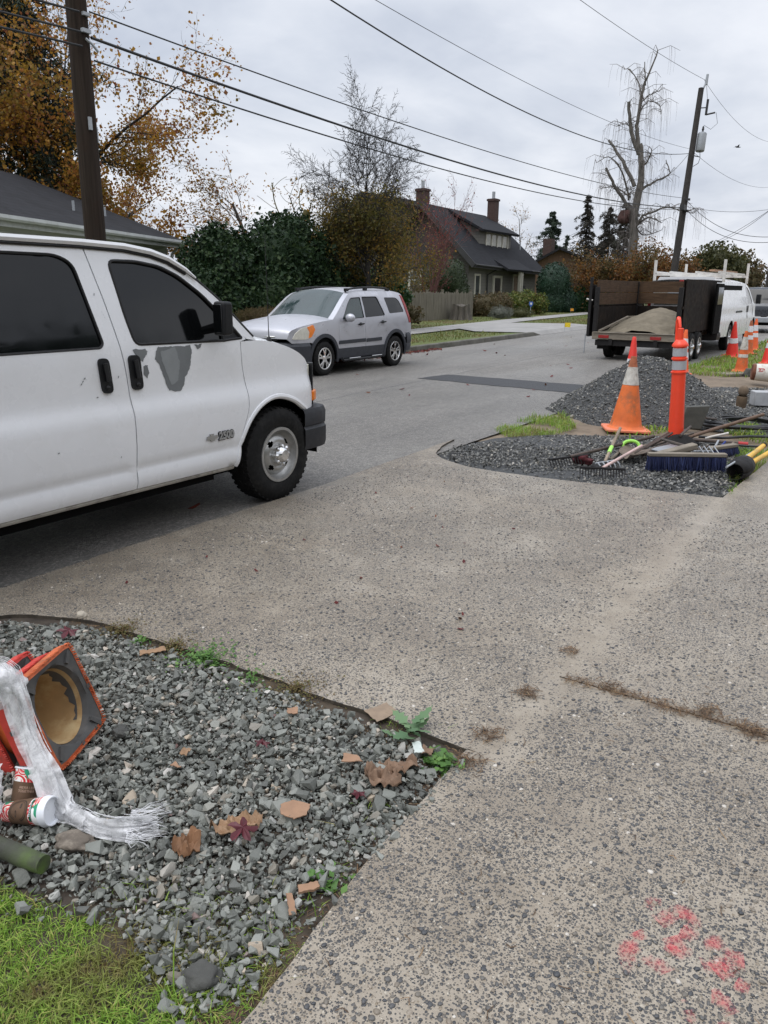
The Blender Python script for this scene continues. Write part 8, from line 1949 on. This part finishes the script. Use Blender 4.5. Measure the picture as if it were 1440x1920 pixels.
# the weeping birch
def birch():
    D = 61.; base = gb(1185, D); t = thing('weeping_birch', 'bare weeping birch with cut limbs and hanging twigs', 'tree', base); rs = random.Random(2)
    def q(px, py, dz=0): return at_dist(px, py, D + dz) - base
    limbs = [([(1185, 575), (1186, 500), (1188, 440), (1190, 400), (1200, 350), (1202, 310), (1200, 270)], .36, .17, 0), ([(1200, 290), (1194, 250), (1196, 220), (1205, 170), (1215, 140), (1234, 95)], .16, .04, .3), ([(1198, 290), (1186, 255), (1181, 225), (1179, 190)], .15, .10, -.5), ([(1206, 185), (1196, 155), (1180, 130), (1170, 130)], .05, .02, 1), ([(1210, 160), (1209, 115)], .045, .03, 0),
             ([(1190, 350), (1172, 310), (1160, 290), (1142, 262)], .14, .08, 1.), ([(1182, 395), (1160, 360), (1148, 340), (1136, 315)], .13, .08, -1.), ([(1179, 375), (1170, 330), (1155, 305)], .08, .04, -1.6), ([(1195, 360), (1215, 348), (1232, 338), (1256, 325), (1248, 300)], .10, .03, 1.2), ([(1188, 432), (1205, 405), (1225, 398), (1250, 388), (1275, 395), (1300, 400)], .10, .02, -.8), ([(1190, 425), (1215, 408), (1240, 418)], .09, .02, 1.),
             ([(1203, 315), (1215, 300), (1222, 280)], .07, .03, -1.2), ([(1205, 190), (1222, 175), (1236, 172)], .04, .015, -1), ([(1200, 210), (1215, 190), (1235, 195), (1240, 215)], .05, .015, .6), ([(1183, 370), (1150, 350), (1125, 355)], .06, .02, 2), ([(1190, 420), (1205, 440), (1240, 432)], .06, .02, 2.), ([(1186, 240), (1172, 232), (1158, 238)], .04, .012, 0.5), ([(1160, 310), (1140, 295), (1118, 305)], .05, .014, -.5)]
    m = MB(); hang = []
    for pts, r0, r1, dz in limbs:
        P = [q(x, y, dz * (i / len(pts))) for i, (x, y) in enumerate(pts)]; P = [Vector(p) + rvec(rs) * .04 for p in smooth_poly(P, 4)]; k = len(P); m.tube(P, [r0 + (r1 - r0) * i / (k - 1) for i in range(k)], 8)
        for i in range(k // 4 if r0 > .2 else 1, k): hang.append((P[i], r0))
    m.build('trunk', M_['bark_pale'], t)
    s = MB()
    for p, r0 in hang:
        for j in range(rs.randint(1, 4) if p.z < 8.5 else rs.randint(0, 2)):
            a = rs.uniform(0, 2 * pi); d = Vector((cos(a), sin(a), 0)); l = rs.uniform(.3, 1.5); tip = p + d * l + Vector((0, 0, rs.uniform(-.15, .25)))
            mid = p + d * l * .55 + Vector((0, 0, .25)); s.tube([p, mid, tip], [.022, .016, .010], 3, cap=False)
            for c in range(rs.randint(2, 4)):
                f = rs.uniform(.3, 1); st = p.lerp(mid, f * 2) if f < .5 else mid.lerp(tip, f * 2 - 1); ln = rs.uniform(.5, 2.3) * (1 if p.z > 3 else .6); w = rvec(rs) * .14
                s.tube([st, st + d * .10 + w * .5 + Vector((0, 0, -ln * .3)), st + d * .12 + w + Vector((0, 0, -ln))], [.0075, .006, .004], 3, cap=False)
    s.build('branches', M_['twig'], t, fixn=False)
    lump('burl', None, None, q(1171, 408), (.42, .4, .65), pbr('burl', (.07, .035, .03), .95, var=.4, scale=6, bump=.8, bscale=14), 2.3, .3, t)
birch()
# big conifer and maples behind the white house
def big_conifer():
    b = at_dist(66, 345, 33.5); b.z = .2
    conifer('large dark drooping conifer towering behind the white house', b, 19, 4.4, LM['conifer'], 15, 30000, .62, .30, .5, .14, tr=.21)
    b2 = at_dist(2, 345, 46); b2.z = .2; MBt = thing('deciduous_tree', 'bare dark trunk at the edge of the view behind the white house', 'tree', b2); MB().tube([(0, 0, 0), (.05, 0, 6), (-.15, 0, 12)], [.28, .24, .18], 10).build('trunk', M_['bark_dark'], MBt)
big_conifer()
cfm = dict(levels=5, seg=[5, 7, 6, 5, 3], wig=[.06, .12, .17, .22, .25], grav=[.03, .03, .015, -.01, -.03], taper=.35, kids=[13, 8, 6, 4], start=[.18, .2, .15, .15], ang=[60, 40, 40, 42], ratio=[.80, .52, .5, .5], rr=[.5, .5, .5, .6], rmin=.007, leaf_lvl=2, conic=.15, lean=_r2 * 1.8)
b = at_dist(120, 345, 35); b.z = .2
tree('maple_tree', 'big golden leaved maple spreading right from behind the utility pole', b, 7.4, .32, dict(cfm, lean=_r2 * .75), M_['bark_dark'], LM['gold'], 36000, .11, .2, 12, asp=.8, keep=lambda T: rng.uniform(0, 1, len(T)) < np.clip(1.3 - (T[:, 2] - 4.) / 6, .3, 1))
b = at_dist(-60, 345, 36); b.z = .2
tree('maple_tree', 'amber leaved maple at the very edge of the view above the roof', b, 7.2, .28, dict(cfm, lean=_r2 * .3), M_['bark_dark'], LM['gold'], 7000, .14, .24, 31, asp=.8)
# unseen trees added behind the viewer to give the van glass something to mirror
for k, (x, y, r, h) in enumerate(((-4, -16, 3.2, 5.0), (4, -17, 3.6, 4.2), (11, -16, 3.0, 5.6), (18, -17, 3.5, 4.4), (-12, -16, 3.5, 5), (-20, -15, 4, 6))):
    bush('reflection_tree', 'leafy dark tree added unseen behind the viewer for the van glass to mirror', [((x, y, h * .9), (r * 1.25, r * .8, h * .95))], 3200, .4, LM['hedge'], 'tree', 'trees added behind the viewer for reflections', seed=20. + k, zmin=0, core=.85)
